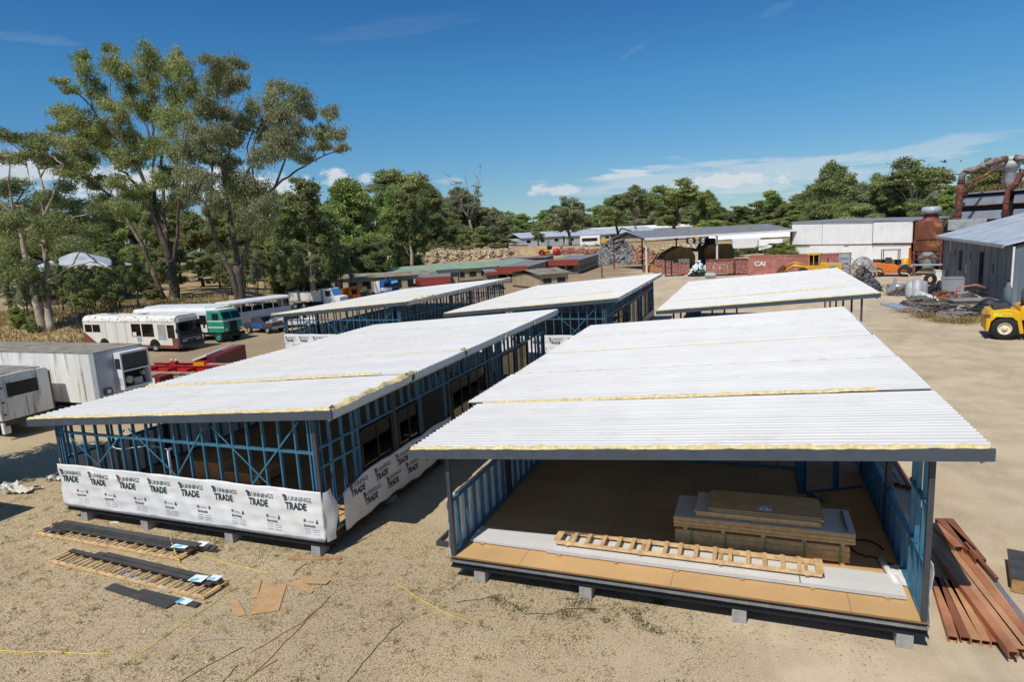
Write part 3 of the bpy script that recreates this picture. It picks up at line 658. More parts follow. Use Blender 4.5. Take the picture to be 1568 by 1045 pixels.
        sk = MB().bx(BW-.03, BW+.05, 8.1, D-.1, .56, .95); sk.bx(BW-.03, BW+.05, 13.4, D-.1, .952, 1.10); sk.build('sill_panel', 'rail_grey', b)
    elif right == 'open':
        wall(b, (X, .1), (X, 8.0), [(.35, None, None), (.85, None, None), (1.3, None, None)]+[(.1+.62*i, None, 1.72) for i in range(13)], 1.78, rails=((0, 1.5, 2.95),), top=True)
        for s in (.45, .95, 1.4): stud(b.children[-1], 'stud', Vector((X, s, 1.80)), Zt, ang=R(90))
        wall(b, (X, 8.15), (X, D-.1), [.2+.55*i for i in range(21)], Zt, rails=((0, D-8.3, 1.78),))
        wrap_sheet(b, (BW, .1), (BW, 8.0), .42, 1.80, 1, 3, off=.07, ragged=.12, text=False)
    elif right == 'studs':
        wall(b, (X, .1), (X, D-.1), [.15+.55*i for i in range(36)], Zt, rails=((0, D-.2, 3.05), (0, D-.2, 1.75)), webs=[(.4+1.1*i, 3.08, .9+1.1*i, Zt-.03) for i in range(16)])
    if cfg.get('back', True) and right != 'posts':
        wall(b, (0, D-.06), (BW, D-.06), [.3+.6*i for i in range(17)], zt, rails=((0, BW, 2.9),))
        wrap_sheet(b, (BW, D), (0, D), .5, 1.9, 1, 2, text=False)
    if cfg.get('partition'): cfg['partition'](b)
    return b
def pier(x, y, label, h=.322):
    m = MB(); m.bx(-.15, .15, -.20, .20, 0, h*.49); m.bx(-.145, .152, -.195, .2, h*.5, h*.93); m.bx(-.12, .12, -.14, .12, h*.932, h)
    return tag(m.build('concrete_block', 'block', None, (x, y, 0), bevel=.006), label, 'block', 'concrete blocks under the buildings')
def b_partition(b):
    wall(b, (3.6, 8.02), (8.35, 8.02), [.05+.6*i for i in range(8)], lambda s: zroof(3.6+s)-.3, rails=((0, 4.7, 2.6),), braces=((2.6, .7, 3.2, 3.3), (3.3, .7, 3.9, 3.3)))
    wall(b, (8.40, 8.0), (8.40, 6.0), [.05, .5, .95, 1.9], zroof(8.4)-.3, rails=((.5, 1.9, 2.7),))
    wall(b, (8.40, 6.0), (BW-.2, 6.9), [.05, .14, 1.05, 1.15], zroof(9)-.45, rails=((.1, 1.1, 2.75),))
A0, B0, C0, D0, E0 = (-21.30, 13.50), (-7.12, 13.45), (-33.77, 39.34), (-19.06, 39.46), (-4.73, 39.95)
bldA = building('long white roofed frame wrapped in printed white sheet, front one left of the open building', *A0, dict(front=True, flap=True, right='windows', left_text=True, verge_foam=[(-.15, 3.6, .22), (3.7, 4.35, .12), (7.85, 8.1, .14)], ol=.80))
bldB = building('nearest white roofed building with an open front showing its brown board floor', *B0, dict(right='open', partition=b_partition, ol=.80, mods=[(0,0,0), (.42,-.02,.02), (.38,-.05,0), (.40,-.1,.01), (.42,-.08,0)]))
bldC = building('farthest left white roofed blue frame beside the parked old bus and trucks', *C0, dict(front=True, right='studs', verge_foam=[(.7, 3.8, .25), (16.5, 20, .25)]))
bldD = building('white roofed blue frame with windows between the two other rear frames', *D0, dict(front=True, right='windows', left_text=False))
bldE = building('right rear white roof carried on bare dark posts beside the gravel road', *E0, dict(right='posts', back=False))
# bare posts and a floor joist stack under the rear right roof
for x in (1.6, 2.3, 3.0, 3.7): MB().bx(x-.05, x+.05, .3, .4, ZF+.001, zroof(x)-.26).build('post', 'post_grey', bldE)
for k, (bx_, by_, nm) in enumerate(((A0[0], A0[1], 'wrapped building'), (B0[0], B0[1], 'open fronted building'))):
    w = ['far left end', 'left middle', 'right middle', 'right corner']
    for i, x in enumerate((.75, 3.45, 6.85, 9.95)):
        pier(bx_+x, by_+.16, 'grey concrete block under the %s of the front of the %s' % (w[i], nm))
    for j in range(1, 6):
        pier(bx_+BW-.35, by_+j*MOD-.2, 'grey concrete block in the shade under the right side of the %s' % nm)
        pier(bx_+.35, by_+j*MOD-.2, 'grey concrete block in the shade under the left side of the %s' % nm)
for (bx_, by_), nm in ((C0, 'farthest left frame'), (D0, 'middle rear frame'), (E0, 'right rear roof')):
    for x in (.4, 3.6, 6.8, 9.9):
        for yy in (.2, 10, 19.8): pier(bx_+x, by_+yy, 'grey concrete block under the floor of the %s' % nm)
mat('rung_timber', (.56, .36, .165), .75, 0, .22, 5)
mat('old_plastic', (.60, .57, .50), .6, 0, .15, 6, bump=.4, bscale=18)
# ------------------------------------------------------------------ material lying in and around the open building
def sheet_stack(label, x0, x1, y0, y1, z0, layers, m='roof_white', skew=0.):
    t = thing('sheet_stack', label, 'metal sheets', ((x0+x1)/2, (y0+y1)/2, z0), 0, 'stacked roof sheets on the open floor')
    h = 0
    for k in range(layers):
        pr = []; y = y0
        while y < y1-.05:
            for dy, hh in ((0,0),(.05,0),(.06,.0035),(.085,.0035),(.095,0)): pr.append((min(y+dy, y1), hh))
            y += .10
        s = MB(); dx = skew*k+.015*math.sin(k*2.1); n = len(pr); cx, cy = (x0+x1)/2, (y0+y1)/2
        for x in (x0+dx, x1+dx):
            for yy, hh in pr: s.v.append((x-cx, yy-cy+.004*k, .045+k*.021+hh))
        for j in range(n-1): s.f.append((j, n+j, n+j+1, j+1)); s.m.append(0); s.s.append(False)
        o = s.build('metal_sheet', m, t, fix=False); q = o.modifiers.new('thickness', 'SOLIDIFY'); q.thickness = .014
    for i in range(max(2, int((x1-x0)/1.3))):
        x = x0+.35+i*(x1-x0-.7)/max(1, int((x1-x0)/1.3)-1)-(x0+x1)/2
        MB().bx(x-.045, x+.045, -(y1-y0)/2-.07, (y1-y0)/2+.02, .002, .036).build('bearer', 'old_timber', t)
    return t
FZ = ZF+.002
sheet_stack('thin white corrugated sheets lying beside the left wall of the open building', -6.95, -3.55, 14.22, 15.0, FZ, 3)
ss = sheet_stack('thick pile of white corrugated sheets carrying the pale timber ladder frame', -4.85, 2.98, 14.16, 15.02, FZ, 4)
for x in (1.9,): MB().bx(x-.012, x+.012, -.45, .45, .138, .142).build('strap', 'strap_green', ss)
def ladder(label, p, q, width, z, rungs, m, cat='timber frame', group=None, rail=(.045,.09), rw=.075, seed=1):
    """two long rails with short cross pieces on top, from p to q (plan), on height z"""
    p, q = Vector(p), Vector(q); L_ = (q-p).length; d = (q-p)/L_; t = thing('timber_pallet', label, cat, (p.x, p.y, z), math.atan2(d.y, d.x), group); g = random.Random(seed)
    for y in (0, width): MB().bx(0, L_, y-rail[0]/2, y+rail[0]/2, .022, .022+rail[1]).build('rail', m, t)
    for i in range(rungs):
        x = .05+(L_-.1)*i/(rungs-1)+g.uniform(-.03, .03); w = rw*(1.8 if i in (0, rungs-1) else 1)
        MB().bx(x-w/2, x+w/2, -.03, width+.03, .024+rail[1], .046+rail[1]).build('rung', 'rung_timber' if m == 'timber' else m, t)
    for i in range(4):
        x = .3+(L_-.6)*i/3; MB().bx(x-.04, x+.04, -.04, width+.04, .001, .02).build('bearer', 'old_timber', t)
    return t
ladder('pale timber ladder frame lying on the pile of white sheets in the open building', (-4.66, 14.42), (1.42, 14.42), .56, FZ+.15, 17, 'timber', seed=3, rw=.095)
# plasterboard
t = thing('plasterboard_stack', 'big stack of tan plasterboard with green straps inside the open building', 'boards', (.12, 15.95, FZ))
g = random.Random(4)
def boards(x0, x1, y0, y1, z0, z1, name, top='plaster_face', jit=.02):
    n = int((z1-z0)/.032)
    for k in range(n):
        a, c = g.uniform(-jit, jit), g.uniform(-jit, jit); za = z0+k*(z1-z0)/n
        m = MB().bx(x0+a, x1+a, y0+c, y1+c, za, za+(z1-z0)/n-.003, 0)
        m.m[1] = 1
        m.build(name, ['plaster_edge', top], t)
for x in (-1.7, -.8, .1, 1.0, 1.8): MB().bx(x-.05, x+.05, -.58, .6, .002, .075).build('bearer', 'timber', t)
MB().bx(-1.9, 1.95, -.57, -.50, .078, .105).build('bearer', 'timber', t); MB().bx(-.5, .9, -.66, -.60, .02, .11).build('bearer', 'timber', t)
boards(-1.95, 1.95, -.58, .72, .108, .46, 'board', jit=.006)
for x in (-1.7, -.8, .1, 1.0, 1.8): MB().bx(x-.045, x+.045, -.57, .7, .462, .53).build('bearer', 'timber', t)
boards(-1.98, 2.05, -.60, .74, .533, .80, 'board', 'plaster_white', .012)
boards(-1.45, 1.35, -.50, .72, .803, .955, 'board', 'plaster_white', .05)
boards(-1.15, 1.40, -.42, .74, .958, 1.03, 'board', 'plaster_face', .03)
for x in (-1.55, -.75, .15, 1.0, 1.75):
    MB().bx(x-.012, x+.012, -.612, -.606, .02, .53).build('strap', 'strap_green', t)
tag(MB().bx(1.98, 2.03, 15.45, 16.5, .0, .05).bx(1.98, 1.99, 15.45, 16.5, .05, .09).build('steel_angle', 'blue_steel', None, (.12-.12, 0, FZ+.803)), 'blue steel angle lying along the right end of the plasterboard stack', 'steel angle')
bg_ = MB().grid(lambda i, j: (.30*(i-.5)*(1+.2*math.sin(j*9)), .22*(j-.5), .05*math.sin(i*3.14)*math.sin(j*3.14)*(1+.5*math.sin(i*17+j*11))), 14, 10)
o = tag(bg_.build('plastic_bag', ['label_white'], None, (.25, 15.78, FZ+1.036)), 'small clear plastic bag of fittings on the tan plasterboard', 'bag')
MB().rbox((0, -.06, .03), (.09, .03, .015), .4).build('fitting', 'red', o); MB().rbox((.08, -.02, .03), (.05, .03, .015), 1).build('fitting', 'red', o)
# roll of wrap by the right wall, hose, bits
rl = thing('wrap_roll', 'roll of white building wrap lying along the right wall of the open building', 'roll', (2.83, 15.2, FZ), R(97))
MB().cyl((-.55, 0, .075), (.55, 0, .07), .07, 14).build('roll', 'wrap', rl); MB().grid(lambda i, j: (-.5+i*.9, -.02-.34*j, .015+.03*abs(math.sin(j*5+i*4))), 12, 8).build('loose_sheet', 'wrap', rl)
def line(name, label, cat, pts, r, m, z=.012, n=5, group=None, seed=0, wob=.05):
    """thin rope or wire laid through ground points with a little slack"""
    P = [Vector((p[0], p[1], (p[2] if len(p) > 2 else 0)+z)) for p in pts]; out = []; g = random.Random(seed)
    for a, c in zip(P, P[1:]):
        k = max(2, int((c-a).length/.25))
        for i in range(k):
            q = a.lerp(c, i/k); n_ = Vector((-(c-a).y, (c-a).x, 0)).normalized()
            out.append(q+n_*wob*math.sin(i*1.3+seed)*(.5 if 0 < i < k else 0)+Vector((0, 0, g.uniform(0, .006))))
    out.append(P[-1]); return tag(MB().tube(out, r*(.72 if name in ('rope', 'wire') else 1), n).build(name, m), label, cat, group)
line('hose', 'black hose looped on the floor right of the plasterboard stack', 'hose', [(2.55+.36*math.cos(.5*i), 16.35+.45*math.sin(.5*i)) for i in range(11)]+[(2.8, 15.75), (3.05, 15.6)], .018, 'wire_black', FZ+.02, 6)
tag(MB().rbox((0,0,.12), (.24,.09,.2), .2).rbox((.02,.1,.04), (.4,.08,.06), 1.2).build('offcut', 'old_timber', None, (1.9, 19.0, FZ)), 'brown timber offcuts on the floor by the blue door frame', 'timber offcut')
tag(MB().rbox((0,0,.16), (.06,.06,.55), .2, rx=1.1).rbox((.1,.1,.05), (.05,.7,.05), .5).build('steel_offcut', 'blue_steel', None, (1.55, 19.1, FZ)), 'blue steel offcuts leaning by the inner door frame', 'steel offcut')
# board stack, pipe and cable inside the wrapped building
t = thing('board_stack', 'low stack of tan boards seen through the blue studs of the wrapped building', 'boards', (-17.0, 16.6, ZF+.002))
MB().bx(-1.5, 1.5, -.6, .6, .09, .40).build('board', ['plaster_edge'], t); MB().bx(-1.45, 1.55, -.63, .57, .402, .45).build('board', ['plaster_face'], t); MB().bx(-1.3, -.0, -.66, .4, .452, .75).build('board', ['plaster_edge'], t)
for x in (-1.2, 0, 1.2): MB().bx(x-.05, x+.05, -.62, .62, .001, .088).build('bearer', 'timber', t)
tag(MB().tube([(-16.7, 13.75, 1.25), (-16.72, 13.76, 2.5), (-16.72, 13.78, 2.62), (-16.6, 13.8, 2.66)], .045, 8).build('conduit', 'label_white'), 'white bent pipe standing behind the front studs of the wrapped building', 'pipe')
line('cable', 'white cable sagging between the front studs of the wrapped building', 'cable', [(-20.7, 13.72, 2.5), (-19.7, 13.75, 2.62), (-18.6, 13.72, 2.5), (-17.6, 13.75, 2.68), (-16.7, 13.72, 2.64)], .016, 'label_white', 0, wob=.12)
# pallets with dark planks on the grass
def planks(par, specs, z):
    for i, (x0, y0, x1, y1, w, h, dz) in enumerate(specs):
        MB().bar((x0, y0, z+dz+h/2), (x1, y1, z+dz+h/2), w, h).build('plank', 'plank_black', par, bevel=.004)
PG = 'timber pallets of dark planks on the grass'
def pallet(label, plank_label, p, q, width, specs, wraps, seed):
    t = ladder(label, p, q, width, 0, 16, 'timber', 'pallet', PG, (.05,.075), .06, seed)
    ln = thing('plank_bundle', plank_label , 'planks', (p[0], p[1], .125), math.atan2(q[1]-p[1], q[0]-p[0]), 'bundles of dark planks')
    planks(ln, specs, .0)
    for (x, y, w, d, z, cy) in wraps:
        MB().rbox((x, y, z), (w, d, .01), .12).build('paper_wrap', 'label_white', ln); MB().rbox((x-.09*w, y-d*.3, z+.006), (w*.5, d*.35, .006), .5).build('paper_wrap', 'label_cyan', ln)
pallet('pale timber ladder pallet under the wrapped front wall, the farther of two on the grass', 'stacked dark planks with white paper on the farther timber pallet', (-21.1, 12.30), (-15.02, 12.22), .82,
       [(.1,.50,5.6,.52,.16,.05,0), (.3,.36,6.2,.34,.15,.05,0), (.7,.62,6.75,.66,.17,.05,.0), (.2,.44,5.9,.46,.16,.05,.052), (.9,.60,6.6,.60,.16,.05,.052), (.5,.52,6.3,.50,.2,.05,.104), (.1,.2,.9,.18,.14,.03,.0)],
       [(5.75,.40,.5,.34,.112,0), (6.25,.62,.36,.26,.112,0)], 1)
pallet('pale timber ladder pallet nearer the camera, with its planks shifted to one side', 'dark planks with white and cyan paper on the nearer timber pallet', (-18.8, 11.14), (-12.70, 10.86), .66,
       [(.2,.50,5.9,.44,.14,.05,0), (1.2,.62,6.1,.56,.15,.05,0), (.3,.44,5.6,.40,.10,.04,.052), (1.6,.60,6.05,.56,.16,.05,.052)],
       [(5.45,.42,.42,.3,.11,0), (5.85,.58,.3,.24,.11,0)], 2)
t = thing('plank_bundle', 'loose pair of dark planks lying flat on the grass nearest the camera', 'planks', (0,0,.0), 0, 'bundles of dark planks')
a, c, d, e = at(168,900), at(262,930), at(215,908), at(304,930)
MB().bar((a.x,a.y,.03), (c.x,c.y,.03), .26, .04).build('plank', 'plank_black', t); MB().bar((d.x,d.y,.035), (e.x,e.y,.035), .16, .05).build('plank', 'plank_black', t)
q = d.lerp(e, .78); MB().rbox((q.x, q.y, .068), (.36, .22, .008), -.12).build('paper_wrap', 'label_white', t); MB().rbox((q.x-.12, q.y-.03, .075), (.12, .2, .006), -.12).build('paper_wrap', 'label_cyan', t)
tag(MB().bar(at(188,880)+Vector((0,0,.02)), at(262,908)+Vector((0,0,.02)), .12, .03).build('offcut', 'wire_grey'), 'grey weathered strip lying between the near pallet and the loose planks', 'timber offcut')
# cardboard
def sheet(label, pts, m='cardboard', name='cardboard_sheet', th=.012, cat='cardboard', lift=.014, group='cardboard pieces on the grass'):
    P = [at(*p) for p in pts]; c = sum(P, Vector())/len(P)
    mb = MB(); n = len(P); mb.prism([(p.x-c.x, p.y-c.y) for p in P], lift, lift+th, 'Z'); return tag(mb.build(name, m, None, (c.x, c.y, 0)), label, cat, group)
sheet('largest square sheet of brown cardboard on the grass', [(384,943),(427,937),(439,897),(402,896)])
sheet('narrow upright strip of cardboard touching the left of the largest sheet', [(385,918),(394,917),(401,889),(393,890)])
sheet('short strip of cardboard lying apart, leftmost of the cardboard pieces', [(354,922),(364,947),(377,943),(364,919)])
sheet('pointed piece of cardboard right of the largest sheet', [(440,896),(462,889),(481,906),(476,911)])
sheet('upper right piece of cardboard overlapping the pointed one', [(459,886),(506,891),(500,897),(465,896)], lift=.03)
tag(MB().bar(at(441,858)+Vector((0,0,.03)), at(523,858)+Vector((0,0,.03)), .06, .05).build('timber_batten', 'beam_red_pale'), 'single reddish timber batten lying in front of the corner block', 'timber batten')
tag(MB().bar(at(572,803)+Vector((0,0,.02)), at(596,796)+Vector((0,0,.02)), .12, .03).build('offcut', 'old_timber'), 'short brown board in the shade beside the wrapped building', 'timber offcut')
YG, WG = 'yellow ropes on the grass', 'thin wires and twine on the grass'
Z = lambda *p: [at(*q) for q in p]
line('rope', 'yellow rope lying straight across the bottom left edge of the grass', 'rope', Z((-20,999),(60,1000),(170,1003)), .016, 'rope_yellow', group=YG)
line('rope', 'yellow rope running diagonally from the cardboard down to the lower left', 'rope', Z((200,1012),(290,950),(350,908),(396,880)), .012, 'rope_yellow', group=YG, seed=2)
line('rope', 'yellow rope from the farther pallet to the middle of the grass', 'rope', Z((296,848),(340,862),(410,880)), .013, 'rope_yellow', group=YG, seed=3)
line('rope', 'yellow rope draped over the farther planks and curling to the near pallet', 'rope', [tuple(at(263,836)+Vector((0,0,.30))), tuple(at(268,850)+Vector((0,0,.2)))]+[tuple(p) for p in Z((276,866),(292,877),(350,890))], .014, 'rope_yellow', group=YG, seed=4)
line('rope', 'yellow rope slanting down in front of the open building', 'rope', Z((604,893),(640,918),(680,940),(722,957)), .013, 'rope_yellow', group=YG, seed=5)
line('rope', 'faint yellow rope between the two front buildings', 'rope', Z((606,858),(650,846),(690,828)), .009, 'rope_yellow', group=YG, seed=6)
for i, (lb, pts, m) in enumerate((
    ('long strand of brown twine slanting down from the cardboard', ((506,914),(470,950),(425,998),(375,1045)), 'twine'),
    ('second strand of brown twine left of the long strand', ((500,922),(466,952),(420,980),(384,1000)), 'twine'),
    ('short brown twine ending near the bottom edge', ((425,1012),(395,1030),(372,1045)), 'twine'),
    ('forked dark twine at the bottom edge', ((365,1020),(352,1036),(340,1048)), 'wire_black'),
    ('dark wire running to the lower left of the cardboard', ((372,993),(340,1010),(300,1032),(275,1048)), 'wire_black'),
    ('pale grey wire across the grass below the cardboard', ((296,984),(340,980),(385,982)), 'wire_grey'),
    ('dark wire curving from the right of the grass to the bottom edge', ((618,952),(598,968),(578,990),(556,1016),(532,1046)), 'wire_black'),
    ('bent dark wire in front of the left block of the open building', ((698,924),(735,920),(770,912),(772,920),(805,942),(845,942),(868,934),(915,934)), 'wire_black'),
    ('little dark wire above the cardboard', ((470,864),(455,874),(449,883)), 'wire_black'))):
    line('wire', lb, 'wire', Z(*pts), .009 if m != 'twine' else .011, m, group=WG, seed=i, wob=.06)
o = tag(MB().grid(lambda i, j: (1.9*(i-.5)+.1*math.sin(j*9), .6*(j-.5)+.12*math.sin(i*8), .03+.16*abs(math.sin(i*11+j*5))*abs(math.sin(j*7.1+i*3))+.05*abs(math.sin(i*29+j*17))), 44, 22).build('plastic_sheet', 'old_plastic', None, at(22,752)), 'crumpled white plastic sheet on the grass by the trailer', 'plastic sheet')
o = tag(MB().grid(lambda i, j: (.7*(i-.5), .25*(j-.5), .1+.12*math.sin(i*9)*math.sin(j*3.1)+.03*math.sin(i*25)), 20, 8).build('plastic_sheet', 'old_plastic', None, at(86,736)), 'twisted end of white wrap by the left corner of the wrapped building', 'plastic sheet')
tag(MB().bx(-.14, .14, -.05, .05, 0, .03).build('offcut', 'label_white', None, at(176,801), .5), 'small white offcut on the grass by the first block', 'offcut')
p = at(672,836); tag(MB().bx(0, .6, -.05, .05, .02, .14).bx(0, .06, .05, .7, .02, .14).build('steel_bracket', 'post_grey', None, (p.x-.05, p.y, 0)), 'dark steel bracket on the grass by the left post of the open building', 'bracket')
# red steel beams at the right
def beam(label, p, q, w, h, m, grp='red steel beams beside the open building', lipm='black'):
    p, q = Vector(p), Vector(q); L_ = (q-p).length; d = q-p
    t = MB(); t.bx(0, L_, -w/2, w/2, h-.012, h); t.bx(0, L_, -w/2, -w/2+.012, .0, h-.012); t.bx(0, L_, w/2-.012, w/2, .0, h-.012)
    t.bx(0, L_, -w/2+.012, -w/2+.04, 0, .012); t.bx(0, L_, w/2-.04, w/2-.012, 0, .012)
    o = tag(t.build('steel_channel', m), label, 'steel beam', grp); o.location = p; o.rotation_euler = (0, -math.asin(d.z/L_), math.atan2(d.y, d.x)); return o
def cpx(x, y, z): return at(1330+x/3.168, 680+y/3.168, z)
BS = [((410,936),(318,640),'beam_red',.0), ((470,940),(338,648),'beam_red_dark',.0), ((522,950),(374,655),'beam_red_pale',.0), ((572,957),(396,655),'beam_red_pale',.0), ((618,962),(488,728),'beam_red',.0),
      ((705,1010),(325,505),'beam_red',.14), ((742,996),(365,508),'beam_red_pale',.14), ((770,985),(405,517),'beam_red_pale',.14), ((790,950),(450,525),'beam_red',.14), ((800,905),(482,522),'beam_red_pale',.14)]
nn_ = ['leftmost', 'second', 'third', 'fourth', 'fifth']
for i, (a, c, m, z0) in enumerate(BS):
    lb = ('%s of the short red beams lying lowest, their ends toward the camera' % nn_[i]) if i < 5 else ('%s of the long red beams stacked on the right of the pile' % nn_[i-5])
    P, Q = cpx(*a, z0+.14), cpx(*c, z0+.14); P.z = Q.z = z0+.004; beam(lb, P, Q, .17, .138, m)
for i, (a, c, m) in enumerate((((500,515),(345,362),'beam_red_dark'), ((545,560),(388,362),'beam_red_dark'), ((440,500),(318,385),'beam_red'))):  # two beams take the darker red, their shade put into the colour
    P, Q = cpx(*a, .42), cpx(*c, .42); P.z = Q.z = .285; beam('%s of the shaded red beams on top at the far end of the pile' % nn_[i], P, Q, .22, .135, m)
P, Q = cpx(790,900,.3), cpx(505,520,.3); P.z = Q.z = .2; beam('grey steel channel lying along the right edge of the red beams', P, Q, .10, .1, 'rail_grey')
P, Q = cpx(622,655,.42), cpx(470,480,.42); P.z = Q.z = .38; beam('thin red beam lying askew over the grey channel', P, Q, .07, .06, 'beam_red_dark')
for i in range(6):
    beam('%s of the red beams in the second pile seen through the right wall' % (nn_+['sixth'])[i], (3.62+.19*i, 22.4-.1*i, .004), (3.6+.17*i, 28.4, .004), .16, .16, ['beam_red','beam_red_pale','beam_red_dark'][i % 3])
for yy in (14.9, 17.0, 19.0): pass
t = thing('wooden_crate', 'brown crate with a dark lid at the right edge beside the red beams', 'crate', (6.05, 16.85, 0), R(-14))
MB().bx(-.45, .6, -.75, .6, .02, .36).build('box', 'old_timber', t); MB().bx(-.48, .63, -.78, .63, .362, .42).build('lid', 'plank_black', t)
# dry tufts, straw litter and weeds, uncountable
def blades(name, label, n, area, size, m, seed, spread=0, cl=None):
    r = np.random.default_rng(seed)
    if cl is not None:
        c = cl[r.integers(0, len(cl), n)]; xy = c[:, :2]+r.normal(0, 1, (n, 2))*c[:, 2:3]
    else:
        xy = np.stack([r.uniform(area[0], area[1], n), r.uniform(area[2], area[3], n)], 1)
        keep = r.random(n) < np.clip((1.5-xy[:, 0]-2.2*np.sin(xy[:, 1]*1.3)-1.5*np.sin(xy[:, 0]*1.9))/7, 0, 1); xy = xy[keep]; n = len(xy)
    a = r.uniform(0, 6.283, n); L_ = size*r.uniform(.5, 1.5, n); w = np.maximum(.004, size*.04)*(1+r.random(n)); tilt = r.uniform(.05, spread, n)
    d = np.stack([np.cos(a), np.sin(a)], 1); s = np.stack([-d[:, 1], d[:, 0]], 1)
    b = np.concatenate([xy, np.full((n, 1), .004)], 1); tip = np.concatenate([xy+d*(L_*np.cos(tilt))[:, None], (.006+L_*np.sin(tilt))[:, None]], 1)
    sd = np.concatenate([s*w[:, None], np.zeros((n, 1))], 1)
    V = np.stack([b-sd, b+sd, tip+sd*.5, tip-sd*.5], 1).reshape(-1, 3); F = np.arange(n*4).reshape(-1, 4)
    o = link(name, npmesh(name, V, F, m)); return tag(o, label, 'grass', kind='stuff')
blades('straw_litter', 'dry straw litter scattered over the near ground', 60000, (-30, 2.5, 6.5, 16), .055, 'grass_dry', 1, .3)
r_ = np.random.default_rng(5)
cl = np.concatenate([np.stack([r_.uniform(-24, -1, 260), r_.uniform(7, 15, 260), r_.uniform(.04, .16, 260)], 1), np.stack([r_.uniform(-20, -11, 60), r_.uniform(13.0, 13.6, 60), r_.uniform(.05, .2, 60)], 1), np.stack([r_.uniform(-7, -1, 30), r_.uniform(12.4, 13.5, 30), r_.uniform(.04, .15, 30)], 1)])
blades('weeds', 'small green and olive weeds in the near ground', 7000, None, .045, 'grass_green', 2, .9, cl)
cl2 = np.stack([r_.uniform(-26, -2, 700), r_.uniform(6.5, 15, 700), r_.uniform(.03, .12, 700)], 1)
blades('dry_tufts', 'dry grass tufts in the near ground', 14000, None, .06, 'grass_dry', 3, .7, cl2)

r_ = np.random.default_rng(15); q = np.stack([r_.uniform(-26, 9, 5000), r_.uniform(6.5, 22, 5000)], 1); q = q[~((q[:, 1] > 13.2) & (q[:, 0] > -21.4) & (q[:, 0] < -10.8)) & ~((q[:, 1] > 13.2) & (q[:, 0] > -7.3) & (q[:, 0] < 3.4))]
n = len(q); o6 = np.array([(1,0,0),(0,1,0),(-1,0,0),(0,-1,0),(0,0,1),(0,0,-1)], float); f6 = np.array([(0,1,4),(1,2,4),(2,3,4),(3,0,4),(1,0,5),(2,1,5),(3,2,5),(0,3,5)])
V = o6[None]*r_.uniform(.5, 1.2, (n, 6, 3))*(r_.uniform(.006, .02, (n, 1, 1))*(1+2.0*(r_.random((n, 1, 1)) > .985))); V[..., 2] *= .6; V += np.concatenate([q, np.full((n, 1), .004)], 1)[:, None]
mat('pebble', (.56, .48, .37), .9, 0, .35, .9)
tag(link('pebbles', npmesh('pebbles', V.reshape(-1, 3), (f6[None]+np.arange(n)[:, None, None]*6).reshape(-1, 3), 'pebble')), 'small pale pebbles scattered over the near ground', 'pebbles', kind='stuff')

cl4 = np.array([[p.x, p.y, s_] for p, s_ in [(at(u, v), s_) for u, v, s_ in ((884,908,.1),(893,914,.12),(900,920,.1),(905,935,.09),(880,925,.1),(872,938,.12),(862,946,.1),(968,938,.1),(975,950,.08),(940,905,.07),(990,960,.1),(1005,968,.08),(745,885,.15),(812,898,.1),(1010,925,.08),(930,952,.08),(760,918,.08),(800,935,.12))]])
blades('dark_weeds', 'dark green weeds in front of the second block of the open building', 1500, None, .05, 'grass_green', 12, 1.2, cl4)
# ------------------------------------------------------------------ vehicles
def wheel(par, c, r, w, rim='rim_grey', axis='Y', side=-1, hub=.55):
    """tyre with a rim as its sub-part; side = which way the dish faces"""
    k = r*hub
    ty = MB().lathe([(k, -w/2), (r*.93, -w/2), (r, -w*.3), (r, w*.3), (r*.93, w/2), (k, w/2), (k, -w/2)], c, axis, 22).build('wheel', 'tyre', par)
    s = side*w/2
    MB().lathe([(k*.999, s*.98), (k*.9, s*.98), (k*.78, s*.55), (k*.45, s*.6), (k*.38, s*.95), (.001, s*.98)], c, axis, 18).build('rim', rim, ty); return ty
def rounded(w, z0, z1, rad, n=5, lift=.0):
    """cross-section (y,z): straight sides, rounded roof edges, slight crown"""
    p = [(-w/2, z0), (w/2, z0)]
    for i in range(n+1):
        a = i/n*math.pi/2; p.append((w/2-rad+rad*math.cos(a), z1-rad+rad*math.sin(a)))
    p.append((0, z1+lift))
    for i in range(n+1):
        a = math.pi/2+i/n*math.pi/2; p.append((-w/2+rad+rad*math.cos(a), z1-rad+rad*math.sin(a)))
    return p
# the old brown and white bus
t = thing('bus', 'old white bus with brown skirt and flaking roof, parked beside the green truck', 'bus', (-52.35, 42.2, 0), R(-1.5)); Lb = 12.0; Wb = 2.5
side = [(-Wb/2, .62), (Wb/2, .62), (Wb/2, 2.62), (-Wb/2, 2.62)]
MB().prism(side, -6, 5.85, 'X').build('body', 'bus_white', t)
m = MB(); pr = rounded(2.54, 2.621, 3.2, .5, 6); m.prism(pr, -6.03, 5.7, 'X'); m.build('roof', 'bus_roof', t, bevel=.06)
k = MB().bx(-6.01, 5.87, -1.262, 1.262, .34, .619); k.prism([(-6.01, .62), (-4.3, .62), (-6.01, 1.75)], -1.258, -1.251, 'Y'); k.bx(-6.02, -6.001, -1.24, 1.24, .62, 2.7); k.bx(5.2, 5.87, -1.257, -1.251, .62, 1.25); k.build('skirt', 'bus_brown', t)
for x0, x1, z0, z1 in ((-5.8,-4.85,1.72,2.42), (-4.75,-3.75,1.72,2.42), (.35,1.5,1.35,2.5), (1.65,3.1,1.35,2.5)):
    MB().bx(x0, x1, -1.263, -1.2505, z0, z1).build('window', 'glass_dark', t)
MB().bx(.45, .9, -1.268, -1.264, 1.4, 1.75).build('curtain', 'bus_white', t); MB().bx(1.0, 1.45, -1.31, -1.265, .95, 1.42).build('hatch', 'silver', t)
